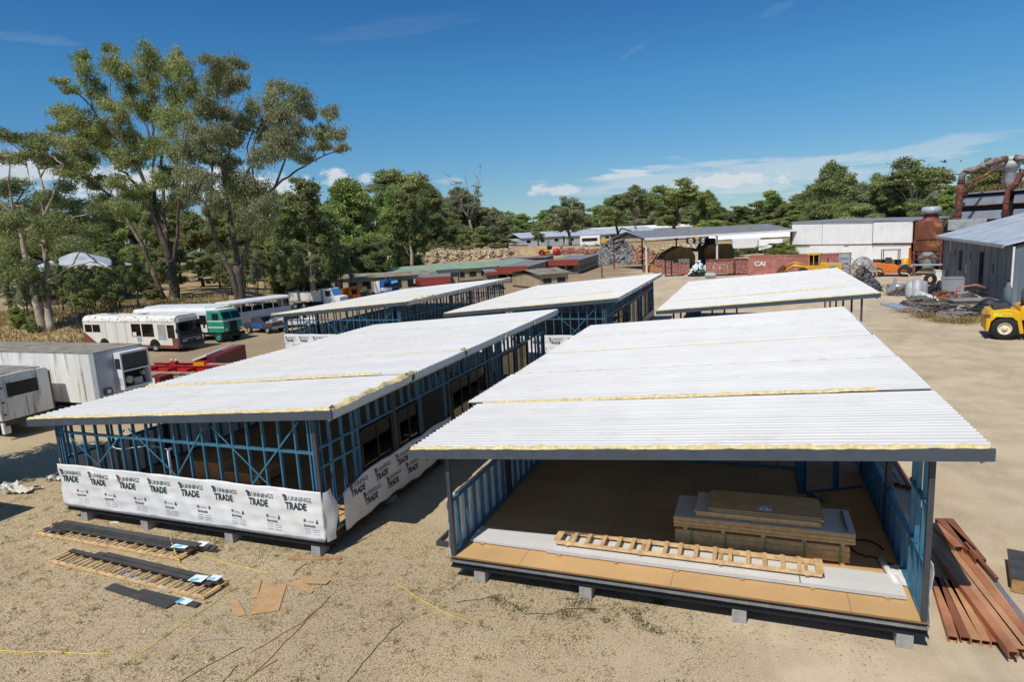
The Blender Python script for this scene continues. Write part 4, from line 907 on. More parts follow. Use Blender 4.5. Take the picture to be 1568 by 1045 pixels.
dr = MB().bx(3.6, 4.55, -1.268, -1.2505, 1.1, 2.45).build('door', 'silver', t); MB().bx(3.75, 4.4, -1.272, -1.269, 1.5, 2.3).build('door_window', 'rim_grey', dr)
MB().bx(4.75, 5.6, -1.264, -1.2505, 1.25, 2.4).build('window', 'glass_dark', t)
MB().prism([(5.851, .55), (6.02, .55), (6.05, 1.35), (5.95, 2.55), (5.851, 2.6)], -1.2, 1.2, 'Y').build('front_panel', 'plank_black', t)
for y0, y1 in ((-1.12, -.04), (.04, 1.12)):
    MB().poly([(6.058, y0, 1.42), (6.058, y1, 1.42), (5.97, y1, 2.5), (5.97, y0, 2.5)]).build('windscreen', 'glass_dark', t)
MB().prism([(5.71, 2.63), (5.99, 2.63), (5.9, 2.9), (5.71, 3.08)], -1.0, 1.0, 'Y').build('destination_box', 'rim_grey', t)
MB().bx(6.03, 6.18, -1.22, 1.22, .42, .66).build('bumper', 'plank_black', t)
for y in (-.85, -.6, .6, .85): MB().cyl((6.03, y, .95), (6.09, y, .95), .10, 12).build('headlight', 'silver', t)
for x in (3.05, -3.4):
    MB().prism([(x+.66*math.cos(a), .5+.66*math.sin(a)) for a in [math.pi*i/10 for i in range(11)]], -1.27, -1.251, 'Y').build('wheel_arch', 'black', t)
    for s in (-1, 1): wheel(t, (x, s*1.12, .5), .5, .3, 'paint_white', side=s)
for y in (-1.45, 1.45): MB().rbox((6.1, y, 1.9), (.08, .16, .34)).tube([(5.95, y*.86, 2.35), (6.1, y, 2.3), (6.1, y, 2.0)], .02, 5).build('mirror', 'plank_black', t)
for y in (-.5, .5): MB().bar((6.075, y, 1.42), (6.03, y+.25, 2.0), .02, .02).build('wiper', 'black', t)
MB().bx(6.051, 6.06, -.9, .9, 1.08, 1.14).build('trim', 'silver', t)
for x in (-3.0, -1.6, -.4): MB().bx(x-.012, x+.012, -1.256, -1.2505, .64, 2.6).build('panel_seam', 'bus_brown', t)
for x in (-3.5, 0.5): MB().bx(x-.35, x+.35, -.35, .35, 3.2, 3.27).build('roof_hatch', 'rim_grey', t)
# white bus roof behind it
t = thing('bus', 'white roofed coach mostly hidden behind the brown and white bus', 'bus', (-53.2, 47.6, 0), R(2))
MB().prism(rounded(2.5, .5, 3.15, .35, 5), -5, 5.2, 'X').build('body', 'paint_white', t)
for i in range(6): MB().bx(-4.7+1.6*i, -3.3+1.6*i, -1.262, -1.2505, 1.6, 2.5).build('window', 'glass_dark', t)
MB().poly([(5.206, -1.1, 1.3), (5.206, 1.1, 1.3), (5.206, 1.0, 2.7), (5.206, -1.0, 2.7)]).build('windscreen', 'glass_dark', t)
MB().prism([(-4, 3.16), (4.2, 3.16), (3.8, 3.4), (-3.6, 3.4)], -.9, .9, 'Y').build('roof', 'paint_white', t)
for x in (-3, 3.3):
    for s in (-1, 1): wheel(t, (x, s*1.12, .5), .5, .3, side=s)
# green cab-over truck
t = thing('truck', 'green cab over truck with white stripes beside the old bus', 'truck', (-47.0, 46.75, 0), R(-3))
cab = MB(); cab.prism([(-1.0, .95), (.95, .95), (1.0, 1.5), (.92, 2.2), (.62, 2.95), (-1.0, 3.0)], -1.12, 1.12, 'Y'); cab.build('cab', 'truck_green', t, bevel=.06)
MB().bx(-1.01, .985, -1.13, 1.13, 1.40, 1.50).bx(-1.01, .97, -1.13, 1.13, 1.98, 2.08).build('stripe', 'paint_white', t)
MB().bx(-.95, .5, -1.05, 1.05, 3.005, 3.06).build('roof_panel', 'paint_white', t)
for y0, y1 in ((-1.02, -.04), (.04, 1.02)): MB().poly([(.945, y0, 2.22), (.945, y1, 2.22), (.68, y1, 2.86), (.68, y0, 2.86)]).build('windscreen', 'glass_dark', t)
MB().bx(-.35, .45, -1.145, -1.121, 2.15, 2.75).build('window', 'black', t); MB().bx(-.35, .45, 1.121, 1.145, 2.15, 2.75).build('window', 'black', t)
MB().bx(1.0, 1.05, -.42, .42, 1.05, 1.95).build('grille', 'interior_dark', t); MB().bx(.98, 1.18, -1.15, 1.15, .55, .85).build('bumper', 'dark_steel', t)
for y in (-.85, .85): MB().cyl((.97, y, 1.2), (1.03, y, 1.2), .12, 12).build('headlight', 'paint_white', t)
MB().bx(-6, .8, -.42, .42, .62, .85).build('chassis', 'dark_steel', t); MB().cyl((-1.3, -.9, .9), (-1.3, -.9, 3.4), .07, 8).build('exhaust', 'silver', t)
for x in (.15, -3.6, -4.8):
    for s in (-1, 1): wheel(t, (x, s*.98, .52), .52, .3, 'truck_green' if x > 0 else 'rim_grey', side=s)
# wrecked dark ute
t = thing('wrecked_ute', 'wrecked dark blue and black ute with its bonnet off behind the green truck', 'ute', (-46.9, 51.9, 0), R(-8))
MB().prism([(-2.3,.45),(1.9,.45),(2.0,.95),(.75,1.1),(.1,1.65),(-1.0,1.7),(-1.15,1.1),(-2.3,1.05)], -.85, .85, 'Y').build('body', 'plank_black', t, bevel=.05)
MB().bx(-1.05, .55, -.862, -.852, .6, 1.08).build('door', 'blue', t); MB().poly([(.74,-.75,1.13),(.74,.75,1.13),(.14,.7,1.63),(.14,-.7,1.63)]).build('windscreen', 'glass_dark', t)
MB().bx(.85, 1.85, -.7, .7, 1.06, 1.2).bx(1.0, 1.4, -.3, .3, 1.2, 1.38).build('engine', 'rim_grey', t)
MB().bx(1.95, 2.05, -.8, .8, .5, .72).build('bumper', 'silver', t)
for x in (1.25, -1.5):
    for s in (-1, 1): wheel(t, (x, s*.8, .36), .36, .24, side=s)
for i, (x, y, w, m, lb) in enumerate(((-46.0, 55.6, .5, 'white_old', 'pale wrecked car body behind the black ute'), (-48.9, 57.0, -.3, 'rim_grey', 'grey wrecked car body behind the pale wreck'))):
    t = thing('wrecked_car', lb, 'car', (x, y, 0), w)
    MB().prism([(-2.1,.3),(2.1,.3),(2.1,.8),(1.1,.9),(.5,1.35),(-1.0,1.38),(-1.5,.9),(-2.1,.85)], -.82, .82, 'Y').build('body', m, t, bevel=.05)
    MB().poly([(1.08,-.7,.93),(1.08,.7,.93),(.55,.65,1.32),(.55,-.65,1.32)]).build('windscreen', 'glass_dark', t); MB().bx(-.9, .45, -.83, -.821, .95, 1.28).build('window', 'black', t)
    for xx in (1.3, -1.3):
        for s in (-1, 1): wheel(t, (xx, s*.75, .3), .3, .2, side=s)
# silver coach
ang = math.atan2(60.7-53.1, -51.1+52.5)
t = thing('bus', 'silver coach with open side windows parked under the big gum trees', 'bus', (-53.0, 57.2, 0), ang)
MB().prism(rounded(2.4, .45, 1.75, .02, 1), -4.1, 4.1, 'X').build('body', 'silver', t)
m = MB(); m.prism(rounded(2.42, 2.62, 3.0, .3, 5), -4.1, 4.0, 'X'); m.build('roof', 'paint_white', t, bevel=.08)
for x in (-4.05, -2.6, -1.2, .2, 1.6, 2.9): MB().bx(x, x+.1, -1.2, -1.12, 1.751, 2.63).bx(x, x+.1, 1.12, 1.2, 1.751, 2.63).build('pillar', 'paint_white', t)
MB().bx(-4.1, -4.0, -1.15, 1.15, 1.751, 2.63).build('front_panel', 'paint_white', t); MB().rbox((-4.11, -.2, 2.2), (.015, .5, .35)).build('sign_plate', 'yellow', t)
MB().poly([(4.11,-1.1,1.6),(4.11,1.1,1.6),(3.9,1.0,2.7),(3.9,-1.0,2.7)]).build('rear_window', 'glass_dark', t)
for i in range(5): MB().bx(-3.4+1.35*i, -2.9+1.35*i, -.95, .95, 1.76, 2.15).build('seat_row', 'interior_dark', t)
for x in (-2.6, 2.4):
    for s in (-1, 1): wheel(t, (x, s*1.05, .48), .48, .28, side=s)
# tipper truck
t = thing('truck', 'white tipper truck with a cream tray behind the farthest left frame', 'truck', (-54.5, 71.8, 0), R(4))
MB().bx(-4.6, .2, -1.2, 1.2, 1.15, 1.3).bx(-4.6, .2, -1.25, -1.2, 1.301, 2.35).bx(-4.6, .2, 1.2, 1.25, 1.301, 2.35).bx(-4.66, -4.6, -1.25, 1.25, 1.2, 2.5).bx(.2, .28, -1.25, 1.25, 1.2, 2.75).build('tray', 'bus_white', t)
MB().bx(-4.4, .1, -1.1, 1.1, 1.32, 2.2).build('load', 'rubble_brick', t)
MB().prism([(.6,.7),(3.1,.7),(3.15,1.6),(2.2,1.75),(1.8,2.75),(.6,2.8)], -1.05, 1.05, 'Y').build('cab', 'paint_white', t, bevel=.05)
MB().poly([(2.2,-.95,1.79),(2.2,.95,1.79),(1.86,.9,2.65),(1.86,-.9,2.65)]).build('windscreen', 'glass_dark', t); MB().bx(.95, 1.7, -1.065, -1.051, 1.75, 2.5).build('window', 'black', t)
MB().bx(-4.5, 3, -.4, .4, .6, .85).build('chassis', 'dark_steel', t); MB().bx(.45, 1.2, -.9, .9, 2.82, 2.95).build('roof_rack', 'dark_steel', t)
for x in (2.3, -2.6, -3.8):
    for s in (-1, 1): wheel(t, (x, s*.95, .5), .5, .3, side=s)
def cabtruck(label, loc, rz, m, m2, scale=1.):
    t = thing('truck', label, 'truck', loc, rz)
    MB().prism([(-1.0,.9),(1.0,.9),(1.0,1.6),(.8,2.8),(-1.0,2.85)], -1.15, 1.15, 'Y').build('cab', m, t, bevel=.06)
    MB().bx(-1.005, .985, -1.158, 1.158, 1.25, 1.75).build('stripe', m2, t)
    MB().poly([(1.005,-1.0,1.75),(1.005,1.0,1.75),(.83,.95,2.68),(.83,-.95,2.68)]).build('windscreen', 'glass_dark', t); MB().bx(-.3, .6, -1.17, -1.159, 1.85, 2.5).build('window', 'black', t)
    MB().bx(-5.5, .7, -.42, .42, .6, .9).build('chassis', 'dark_steel', t); MB().bx(-2.0, -1.05, -1.1, 1.1, 1.0, 2.7).build('sleeper', m2, t)
    MB().bx(1.0, 1.15, -1.1, 1.1, .5, .9).build('bumper', m2, t)
    for x in (.1, -3.4, -4.6):
        for s in (-1, 1): wheel(t, (x, s*1.0, .5), .5, .3, side=s)
    return t
p = at(596, 430, 2.7); cabtruck('blue and white prime mover in front of the khaki roofed classrooms', (p.x, p.y, 0), R(2), 'blue', 'paint_white')
p = at(535, 443, 2.3); cabtruck('orange truck cab behind the white tipper truck', (p.x, p.y+2, -.35), R(2), 'orange', 'orange')
p = at(562, 450, 1.4); t = thing('wrecked_car', 'dark blue car roof between the orange and the blue trucks', 'car', (p.x, p.y, 0), .2)
MB().prism([(-2.1,.3),(2.1,.3),(2.1,.8),(1.1,.95),(.5,1.45),(-1.0,1.48),(-1.5,.95),(-2.1,.85)], -.82, .82, 'Y').build('body', 'plank_black', t, bevel=.05); MB().bx(-.9, .4, -.83, -.821, 1.0, 1.36).build('window', 'black', t)
for xx in (1.3, -1.3):
    for s in (-1, 1): wheel(t, (xx, s*.75, .3), .3, .2, side=s)
# refrigerated trailer
t = thing('refrigerated_trailer', 'long weathered white box trailer with an open refrigeration unit on its end', 'trailer', (-31.0, 22.1, 0), 0)
MB().bx(-12, -.02, 0, 2.75, 1.15, 3.75).build('box', 'white_old', t); MB().bx(-12.03, .0, -.02, 2.77, 3.752, 3.80).build('roof', 'roof_moss', t)
MB().bx(-.02, .0, .06, 2.7, 1.2, 3.72).build('end_panel', 'silver', t); MB().bx(-.35, .012, -.014, .012, 1.15, 3.75).bx(-.02, .02, 2.72, 2.765, 1.15, 3.75).build('corner_post', 'silver', t)
u = MB(); u.bx(.002, .5, 1.02, 1.10, 1.65, 3.6); u.bx(.002, .5, 2.6, 2.68, 1.65, 3.6); u.bx(.002, .5, 1.10, 2.6, 3.5, 3.6); u.bx(.002, .5, 1.10, 2.6, 1.65, 1.75); u.bx(.002, .5, 1.10, 2.6, 2.58, 2.66)
uo = u.build('cooling_unit', 'paint_white', t); MB().bx(.3, .44, 1.101, 2.6, 2.661, 3.5).build('radiator_grille', 'plank_black', uo); MB().bx(.01, .05, 1.101, 2.6, 1.751, 2.58).build('back_plate', 'interior_dark', uo)
MB().cyl((.1, 1.5, 2.1), (.36, 1.5, 2.1), .2, 12).rbox((.2, 2.0, 1.95), (.3, .5, .35)).rbox((.25, 2.4, 2.3), (.2, .25, .2)).build('compressor', 'rim_grey', uo)
MB().bx(.1, .44, 1.012, 1.019, 2.75, 3.3).build('vent', 'interior_dark', uo)
for k in range(4): MB().bx(.12, .4, 1.013, 1.019, 1.9+.1*k, 1.94+.1*k).build('slot', 'rim_grey', uo)
MB().rbox((.06, .45, 1.72), (.1, .4, .32)).build('gauge_box', 'plank_black', t); MB().rbox((.115, .45, 1.72), (.012, .22, .2)).build('gauge_plate', 'paint_white', t)
MB().bx(-11.5, -.3, .5, .7, .75, 1.149).bx(-11.5, -.3, 2.05, 2.25, .75, 1.149).build('chassis', 'dark_steel', t)
for x in (-9.8, -8.6, -7.4):
    for y, s in ((.2, -1), (2.5, 1)): wheel(t, (x, y, .5), .5, .3, side=s)
for y in (.55, 2.2): MB().bx(-2.2, -2.06, y-.07, y+.07, 0, .75).build('landing_leg', 'dark_steel', t)
# smaller white trailer with a window in its end
t = thing('box_trailer', 'small rounded white trailer with a dark window in its end, at the left edge', 'trailer', (-33.55, 18.95, 0), 0)
MB().prism(rounded(2.5, 1.0, 3.2, .22, 5, .04), -6.5, 0, 'X').build('body', 'white_old', t, loc=(0, 1.28, 0), bevel=.05)
MB().prism([(-.98, 3.16), (.98, 3.16), (.9, 3.262), (-.9, 3.262)], -6.4, -.1, 'X').build('roof', 'roof_moss', t, loc=(0, 1.28, 0))
w = MB().bx(.0, .03, .38, .44, 2.05, 2.85).bx(.0, .03, 1.9, 1.96, 2.05, 2.85).bx(.0, .03, .44, 1.9, 2.79, 2.85).bx(.0, .03, .44, 1.9, 2.05, 2.11).build('window', 'white_old', t); MB().bx(.004, .018, .44, 1.9, 2.11, 2.79).build('pane', 'black', w)
MB().bx(.0, .012, 1.26, 1.275, 1.05, 2.0).build('door_seam', 'interior_dark', t); MB().bx(-.01, .035, 2.50, 2.55, 1.0, 3.0).build('corner_post', 'rust_red', t)
for z in (1.3, 1.9, 2.6):
    MB().rbox((.02, .2, z), (.05, .12, .07)).build('hinge', 'rust', t); MB().rbox((-.35, -.01, z-.15), (.12, .05, .07)).build('hinge', 'rust', t)
MB().bx(-.72, -.705, .0, -.004, 1.05, 2.9).build('door_seam', 'interior_dark', t)
MB().bx(-6.4, -.05, .2, 2.35, .72, .995).build('chassis', 'plank_black', t); MB().bx(-.3, -.1, .1, .4, .35, .9).build('step', 'white_old', t)
for x in (-3.2, -4.2):
    for y, s in ((.1, -1), (2.4, 1)): wheel(t, (x, y, .42), .42, .26, side=s)
# a third trailer out of frame, whose shadow falls on the grass at the left edge
t = thing('box_trailer', 'white trailer just outside the left edge, shading the grass there', 'trailer', (-23.9, 9.3, 0), 0)
MB().prism(rounded(2.4, .9, 3.1, .1, 3), -6.5, 0, 'X').build('body', 'white_old', t, loc=(0, 1.25, 0))
MB().bx(-6.3, -.1, .3, 2.2, .6, .895).build('chassis', 'dark_steel', t)
for x in (-3, -4):
    for y, s in ((.2, -1), (2.3, 1)): wheel(t, (x, y, .42), .42, .26, side=s)
# red chassis and red cabinet
t = thing('trailer_chassis', 'long red steel trailer chassis lying behind the wrapped building', 'trailer', (-38.5, 31.6, 0), R(4))
m = MB()
for y in (0, .95):
    m.bx(-1, 7.5, y-.08, y+.08, .95, .98); m.bx(-1, 7.5, y-.012, y+.012, .62, .95); m.bx(-1, 7.5, y-.08, y+.08, .59, .62)
m.build('rail', 'red', t)
for x in (.2, 1.8, 3.4, 5.0, 6.6): MB().bx(x-.06, x+.06, -.75, 1.7, .72, .9).build('cross_member', 'red', t)
MB().rbox((1.2, .5, 1.08), (.5, .3, .18)).build('coupling', 'red', t)
for x in (1.0, 1.4): MB().cyl((x, .5, 1.17), (x, .5, 1.35), .05, 8).build('valve', 'paint_white', t)
MB().bx(4.0, 6.5, .3, .7, .99, 1.03).build('drawbar', 'dead_wood', t)
for x in (5.2, 6.3):
    for y, s in ((-.7, -1), (1.65, 1)): wheel(t, (x, y, .5), .48, .28, side=s)
p = at(238,588,.2)
t = thing('tool_box', 'small red and white steel box beside the red chassis', 'box', (p.x, p.y, 0), R(5)); MB().bx(-.2, .9, -.5, .6, .05, .75).build('box', 'red_dark', t); MB().bx(-.2, .5, -.508, -.501, .1, .7).build('door', 'paint_white', t)
t = thing('fire_cabinet', 'dark red steel cabinet with a tilted white lid beside the red chassis', 'cabinet', (-34.9, 33.2, 0), R(20))
MB().bx(-.1, .5, -.6, 4.2, .35, 1.45).build('cabinet', 'red_dark', t); MB().bx(-1.0, -.12, -.55, 3.6, .3, 1.2).build('body', 'red', t)
MB().prism([(-1.1, 1.22), (-.11, 1.5), (-.13, 1.58), (-1.14, 1.3)], -.6, 3.8, 'Y').build('lid', 'paint_white', t)
MB().bx(-1.05, -.3, -.66, -.56, .3, 1.1).build('end_frame', 'yellow', t)
for y in (.2, 3.2): MB().bx(-.8, .3, y-.1, y+.1, 0, .34).build('foot', 'dark_steel', t)
# yellow forklift at the right edge
p = at(1523, 521)
t = thing('forklift', 'big yellow forklift with cream wheel hubs at the right edge of the gravel road', 'forklift', (p.x+.5, p.y, 0), R(-9))
MB().prism([(-1.0,.55),(-1.03,1.5),(-.85,1.9),(.2,2.05),(.75,1.9),(1.0,.45),(.78,.45),(.62,1.25),(.35,1.5),(-.45,1.52),(-.75,1.2),(-.85,.55)], -.1, 2.5, 'Y').build('counterweight', 'yellow', t, bevel=.05)
MB().prism([(-.86,.7),(-.74,1.18),(-.44,1.49),(.34,1.48),(.6,1.24),(.74,.6)], .35, 2.2, 'Y').build('wheel_housing', 'interior_dark', t)
MB().prism([(.78,1.3),(.75,2.1),(.9,2.25),(4.2,2.25),(4.2,1.3)], .05, 2.35, 'Y').build('hood', 'yellow', t, bevel=.05)
MB().bx(1.05, 4.2, .0, 2.4, .62, 1.295).build('side_body', 'yellow', t); MB().bx(1.03, 4.2, -.04, .35, .45, .6).build('step', 'silver', t); MB().bx(1.0, 4.2, -.008, .0, 1.05, 1.2).build('stripe', 'lime', t)
fl_ = MB(); put_text(fl_, 'Yale', .42, lambda x, y: (1.85+x, .045, 1.72+y), 0, .012); fl_.build('lettering', 'black', t, fix=False)
MB().bx(-.65, .3, -.112, -.102, 1.55, 1.8).build('plate', 'lime', t); MB().bx(-.2, .25, -.118, -.113, 1.62, 1.74).build('plate_print', 'machine_yellow', t)
MB().bx(-1.15, -.8, -.108, -.1, 1.45, 1.7).build('tail_light', 'rust_red', t); MB().bx(-.6, .3, .4, 2.0, 2.02, 2.2).build('grille', 'plank_black', t)
MB().cyl((.98, .5, 2.2), (.98, .5, 3.3), .17, 12).build('air_cleaner', 'plank_black', t); MB().tube([(.98,.5,3.3),(1.0,.5,3.5),(1.15,.5,3.6)], .05, 8).build('exhaust', 'dark_steel', t)
MB().rbox((1.7, .6, 2.5), (.15, .15, .45)).rbox((1.7, .6, 2.76), (.3, .25, .12)).build('lamp_post', 'plank_black', t)
for x, y in ((2.6, .3), (4.1, .3), (2.6, 2.1), (4.1, 2.1)): MB().bx(x-.05, x+.05, y-.05, y+.05, 2.25, 3.9).build('cab_post', 'plank_black', t)
MB().bx(2.5, 4.2, .2, 2.2, 3.901, 4.0).build('cab_roof', 'plank_black', t)
for k in (0, 3.4):
    wheel(t, (k, .18, .76), .76, .5, 'rim_cream', side=-1, hub=.52); wheel(t, (k, 2.25, .76), .76, .5, 'rim_cream', side=1, hub=.52)
# ------------------------------------------------------------------ older classrooms behind the new frames
def V2(p): return Vector((p[0], p[1]))
def old_room(label, p, q, depth, zt, fascia_h, roofm='roof_grey', fasc='fascia_red', wall_='grey_wall', drop=-.1, base=0., openf=True, grp='old classrooms behind the new frames'):
    """skillion classroom: coloured fascia along its front from p to q, roof falling to the rear"""
    p, q = V2(p), V2(q); L_ = (q-p).length; ang = math.atan2((q-p).y, (q-p).x)
    t = thing('portable_classroom', label, 'classroom', (p.x, p.y, base), ang, grp)
    z0 = zt-fascia_h
    MB().bx(-.1, L_+.1, -.12, 0, z0, zt).build('fascia', fasc, t)
    MB().prism([(0.001, zt-.28), (0.001, zt-.2), (depth, zt-.2-drop), (depth, zt-.28-drop)], -.15, L_+.15, 'X').build('roof', roofm, t)
    w = MB().bx(.1, .25, .9, depth-.2, .35, zt-.3-drop).bx(L_-.25, L_-.1, .9, depth-.2, .35, zt-.3-drop).bx(.25, L_-.25, depth-.35, depth-.2, .35, zt-.3-drop).bx(.25, L_-.25, 1.2, 1.35, .35, zt-.6)
    w.bx(.1, L_-.1, .8, depth-.2, .15, .35); w.build('wall', wall_, t)
    for i in range(int(L_/1.8)): MB().bx(.45+1.8*i, 1.75+1.8*i, 1.16, 1.198, .9, zt-.9).build('window', 'black', t)
    for i in range(int((depth-2)/2.6)): MB().bx(L_-.098, L_-.07, 1.6+2.6*i, 3.4+2.6*i, 1.0, zt-1.5).build('window', 'black', t)
    MB().bx(L_+.16, L_+.20, .05, depth, zt-.34-drop*.02, zt-.12).build('gutter', 'silver', t) if 0 else None
    for x in (.08, L_-.08): MB().bx(x-.05, x+.05, .02, .12, 0, z0-.002).build('post', 'post_grey', t)
    return t
def P(u, v, z): return at(u, v, z)
old_room('old classroom with a red fascia and pale grey roof nearest the blue truck', P(637,426,3.0), P(688,423,3.0), 20, 3.0, 1.2)
old_room('old classroom with a wide red fascia and grey roof in the middle of the group', P(757,409,3.0), P(806,407,3.0), 24, 3.0, 1.35)
old_room('old classroom with a red fascia and grey roof farthest back in the group', P(836,399,3.0), P(885,397,3.0), 25, 3.0, 1.2)
a = P(757,399,3.2); old_room('dark red edged grey roof between the green roof and the farthest red fascia', (a.x-1, a.y+6), (a.x+9, a.y+7), 12, 3.3, .35)
old_room('grey roofed classroom with a thin red edge behind the nearest red fascia', P(745,417,2.95), P(762,416,2.95), 12, 2.95, .5)
def khaki(label, p, q, depth, ze, rise, cols=('roof_khaki', 'cream_wall'), grp='old classrooms behind the new frames', base=0., ridge=.5):
    p, q = V2(p), V2(q); L_ = (q-p).length; t = thing('portable_classroom', label, 'classroom', (p.x, p.y, base), math.atan2((q-p).y, (q-p).x), grp)
    MB().bx(.25, L_-.25, .4, depth-.4, .3, ze-.05).build('wall', cols[1], t); MB().bx(.3, L_-.3, .45, depth-.45, 0, .3).build('base', 'plank_black', t)
    d = depth*ridge
    MB().prism([(0, ze-.06), (d, ze+rise-.06), (depth, ze-.06), (depth, ze), (d, ze+rise), (0, ze)], -.2, L_+.2, 'X').build('roof', cols[0], t)
    for i in range(int(L_/2.4)): MB().bx(.8+2.4*i, 2.2+2.4*i, .36, .398, 1.0, ze-.7).build('window', 'black' if i % 2 else 'interior_dark', t)
    MB().bx(L_-.248, L_-.2, depth*.3, depth*.5, .4, ze-.3).build('door', 'black', t); MB().bx(L_-.248, L_-.2, depth*.65, depth*.85, .8, ze-.3).build('window', 'black', t)
    MB().bx(L_+.01, L_+.09, .04, .12, 0, ze-.06).build('post', 'cream_wall', t)
    return t
a, b_ = P(503,428,2.9), P(590,424,2.9)
khaki('khaki roofed cream classroom nearest the river trees', a, b_, 9, 2.9, .5)
a, b_ = P(593,424,2.9), P(668,419,2.9)
t = khaki('khaki roofed cream classroom with an air conditioner, behind the blue truck', a, b_, 9, 2.9, .5)
ac = MB().bx(4.2, 5.0, .12, .36, 1.5, 2.2).build('air_conditioner', 'paint_white', t); MB().bx(4.3, 4.85, .112, .119, 1.6, 2.1).build('grille', 'rim_grey', ac)
a, b_ = P(668,419,2.9), P(703,417,2.9)
khaki('dark roofed section joining the khaki classrooms to the red fascia', a, b_, 9.5, 2.9, .35, ('plank_black', 'cream_wall'))
a, b_ = P(826,421,2.35), P(874,417,2.35)
khaki('small khaki roofed cream building at the right end of the old classrooms', a, b_, 11, 2.35, .65, ridge=.45)
a, b_ = P(600,420,2.6), P(760,408,2.6)
khaki('long low building with a faded green roof in front of the rubble bank', a, b_, 13, 2.6, .95, ('roof_green', 'cream_wall'))
a, b_ = P(770,408,2.5), P(845,396,2.5)
khaki('second faded green roof, between the grey classroom roofs', a, b_, 11, 2.5, .8, ('roof_green', 'cream_wall'))
# ------------------------------------------------------------------ far sheds, rubble, machines
def rocks(name, label, pts, smin, smax, m, seed, kind='stuff', cat='rubble', flat=.7):
    """many angular stones as one mesh"""
    r = np.random.default_rng(seed); n = len(pts)
    o8 = np.array([(-1,-1,-1),(1,-1,-1),(1,1,-1),(-1,1,-1),(-1,-1,1),(1,-1,1),(1,1,1),(-1,1,1)], float)
    F0 = np.array([(0,3,2,1),(4,5,6,7),(0,1,5,4),(1,2,6,5),(2,3,7,6),(3,0,4,7)])
    V = o8[None]*r.uniform(.55, 1.1, (n, 8, 3)); s = r.uniform(smin, smax, (n, 1, 1))*np.stack([r.uniform(.7,1.5,n), r.uniform(.6,1.2,n), r.uniform(.4,1,n)*flat], 1)[:, None, :]
    V = V*s; a, b, c = r.uniform(0, 6.28, n), r.normal(0, .5, n), r.normal(0, .5, n)
    def rot(V, ang, i, j):
        W_ = V.copy(); ca, sa = np.cos(ang)[:, None], np.sin(ang)[:, None]; W_[..., i] = V[..., i]*ca-V[..., j]*sa; W_[..., j] = V[..., i]*sa+V[..., j]*ca; return W_
    V = rot(rot(rot(V, b, 1, 2), c, 0, 2), a, 0, 1)+np.asarray(pts)[:, None, :]
    F = (F0[None]+np.arange(n)[:, None, None]*8).reshape(-1, 4)
    return tag(link(name, npmesh(name, V.reshape(-1, 3), F, m)), label, cat, kind=kind)
r_ = np.random.default_rng(11)
# bank with rock face in front of the river trees
def bank(name, u0, u1, vb, vt, m, seed, n, smin, smax, label, rng=None, hz=3.0):
    pts = []
    for i in range(n):
        f = r_.random(); u = u0+(u1-u0)*f; g_ = r_.random()
        base = at(u, vb(f)); h = max(.2, hgt(base, vt(f))-base.z)
        d = Vector((base.x, base.y)).normalized(); q = base+Vector((d.x, d.y, 0))*(g_*h*.85); pts.append((q.x, q.y, base.z+h*min(1., g_*1.06)+.12+.12*r_.normal()))
    return rocks(name, label, np.array(pts), smin, smax, m, seed)
ROWS = {}
# earth body of the bank
def earth(name, u0, u1, vb, vt, m, label, n=40, back=26, seed=0):
    g = random.Random(seed); mb = MB(); rows = []
    for i in range(n+1):
        f = i/n; u = u0+(u1-u0)*f; base = at(u, vb(f)); h = max(.05, (hgt(base, vt(f))-base.z))*min(1, f*9+.02, (1-f)*9+.02); d = Vector((base.x, base.y, 0)).normalized()
        row = []
        for (t_, k) in ((0,-.15),(.25,.3),(.6,.72),(1.2,.96),(2.5,1.0),(back/3, .9),(back, -.3)):
            q = base+d*(t_*(h if t_ < 3 else 1)); row.append((q.x+g.uniform(-.3,.3), q.y+g.uniform(-.3,.3), base.z+h*k+g.uniform(-.12,.12)))
        rows.append(row)
    ROWS[seed] = rows; k = len(rows[0]); mb.grid(lambda i, j: rows[int(round(i*n))][int(round(j*(k-1)))], n, k-1)
    return tag(mb.build(name, m, None, fix=False), label, 'bank', kind='structure')
mat('bank_soil', (.36, .25, .14), .95, 0, .25, .15, col2=(.45, .35, .20), mixscale=.2, mixlo=.42, mixhi=.6, fine=.2, bscale=1.5)
lin = lambda a, b: (lambda f: a+(b-a)*f)
earth('bank', 560, 800, lin(415, 392), lambda f: 396-19*f+2.2*math.sin(9*f+1)+1.5*math.sin(23*f), 'bank_soil', 'rocky earth bank in front of the river trees', seed=1)
def stones_on(seed, label, n, f0, f1, j0, j1, m, sa, sb, up=.1):
    R_ = ROWS[seed]; nn2 = len(R_)-1; pts = []
    for _ in range(n):
        f = f0+(f1-f0)*r_.random(); j = j0+(j1-j0)*r_.random(); i = min(nn2-1, int(f*nn2)); t_ = f*nn2-i; jj = min(5, int(j)); tj = j-jj
        A = [R_[i][jj][k]*(1-t_)+R_[i+1][jj][k]*t_ for k in range(3)]; B = [R_[i][jj+1][k]*(1-t_)+R_[i+1][jj+1][k]*t_ for k in range(3)]
        pts.append([A[k]*(1-tj)+B[k]*tj for k in range(3)]); pts[-1][2] += up*r_.random()
    return rocks('rubble_stones', label, np.array(pts), sa, sb, m, seed*10+n)
stones_on(1, 'pale broken rocks covering the face of the bank', 900, .14, .92, .1, 2.6, 'rubble', .15, .8, .2)
stones_on(1, 'smaller pale stones strewn over the top of the bank', 700, .1, .95, 1.5, 4.5, 'rubble', .1, .4, .15)
stones_on(1, 'orange brown broken rocks among the pale ones on the bank', 260, .2, .8, .3, 3.6, 'bank_soil', .2, .7, .25)
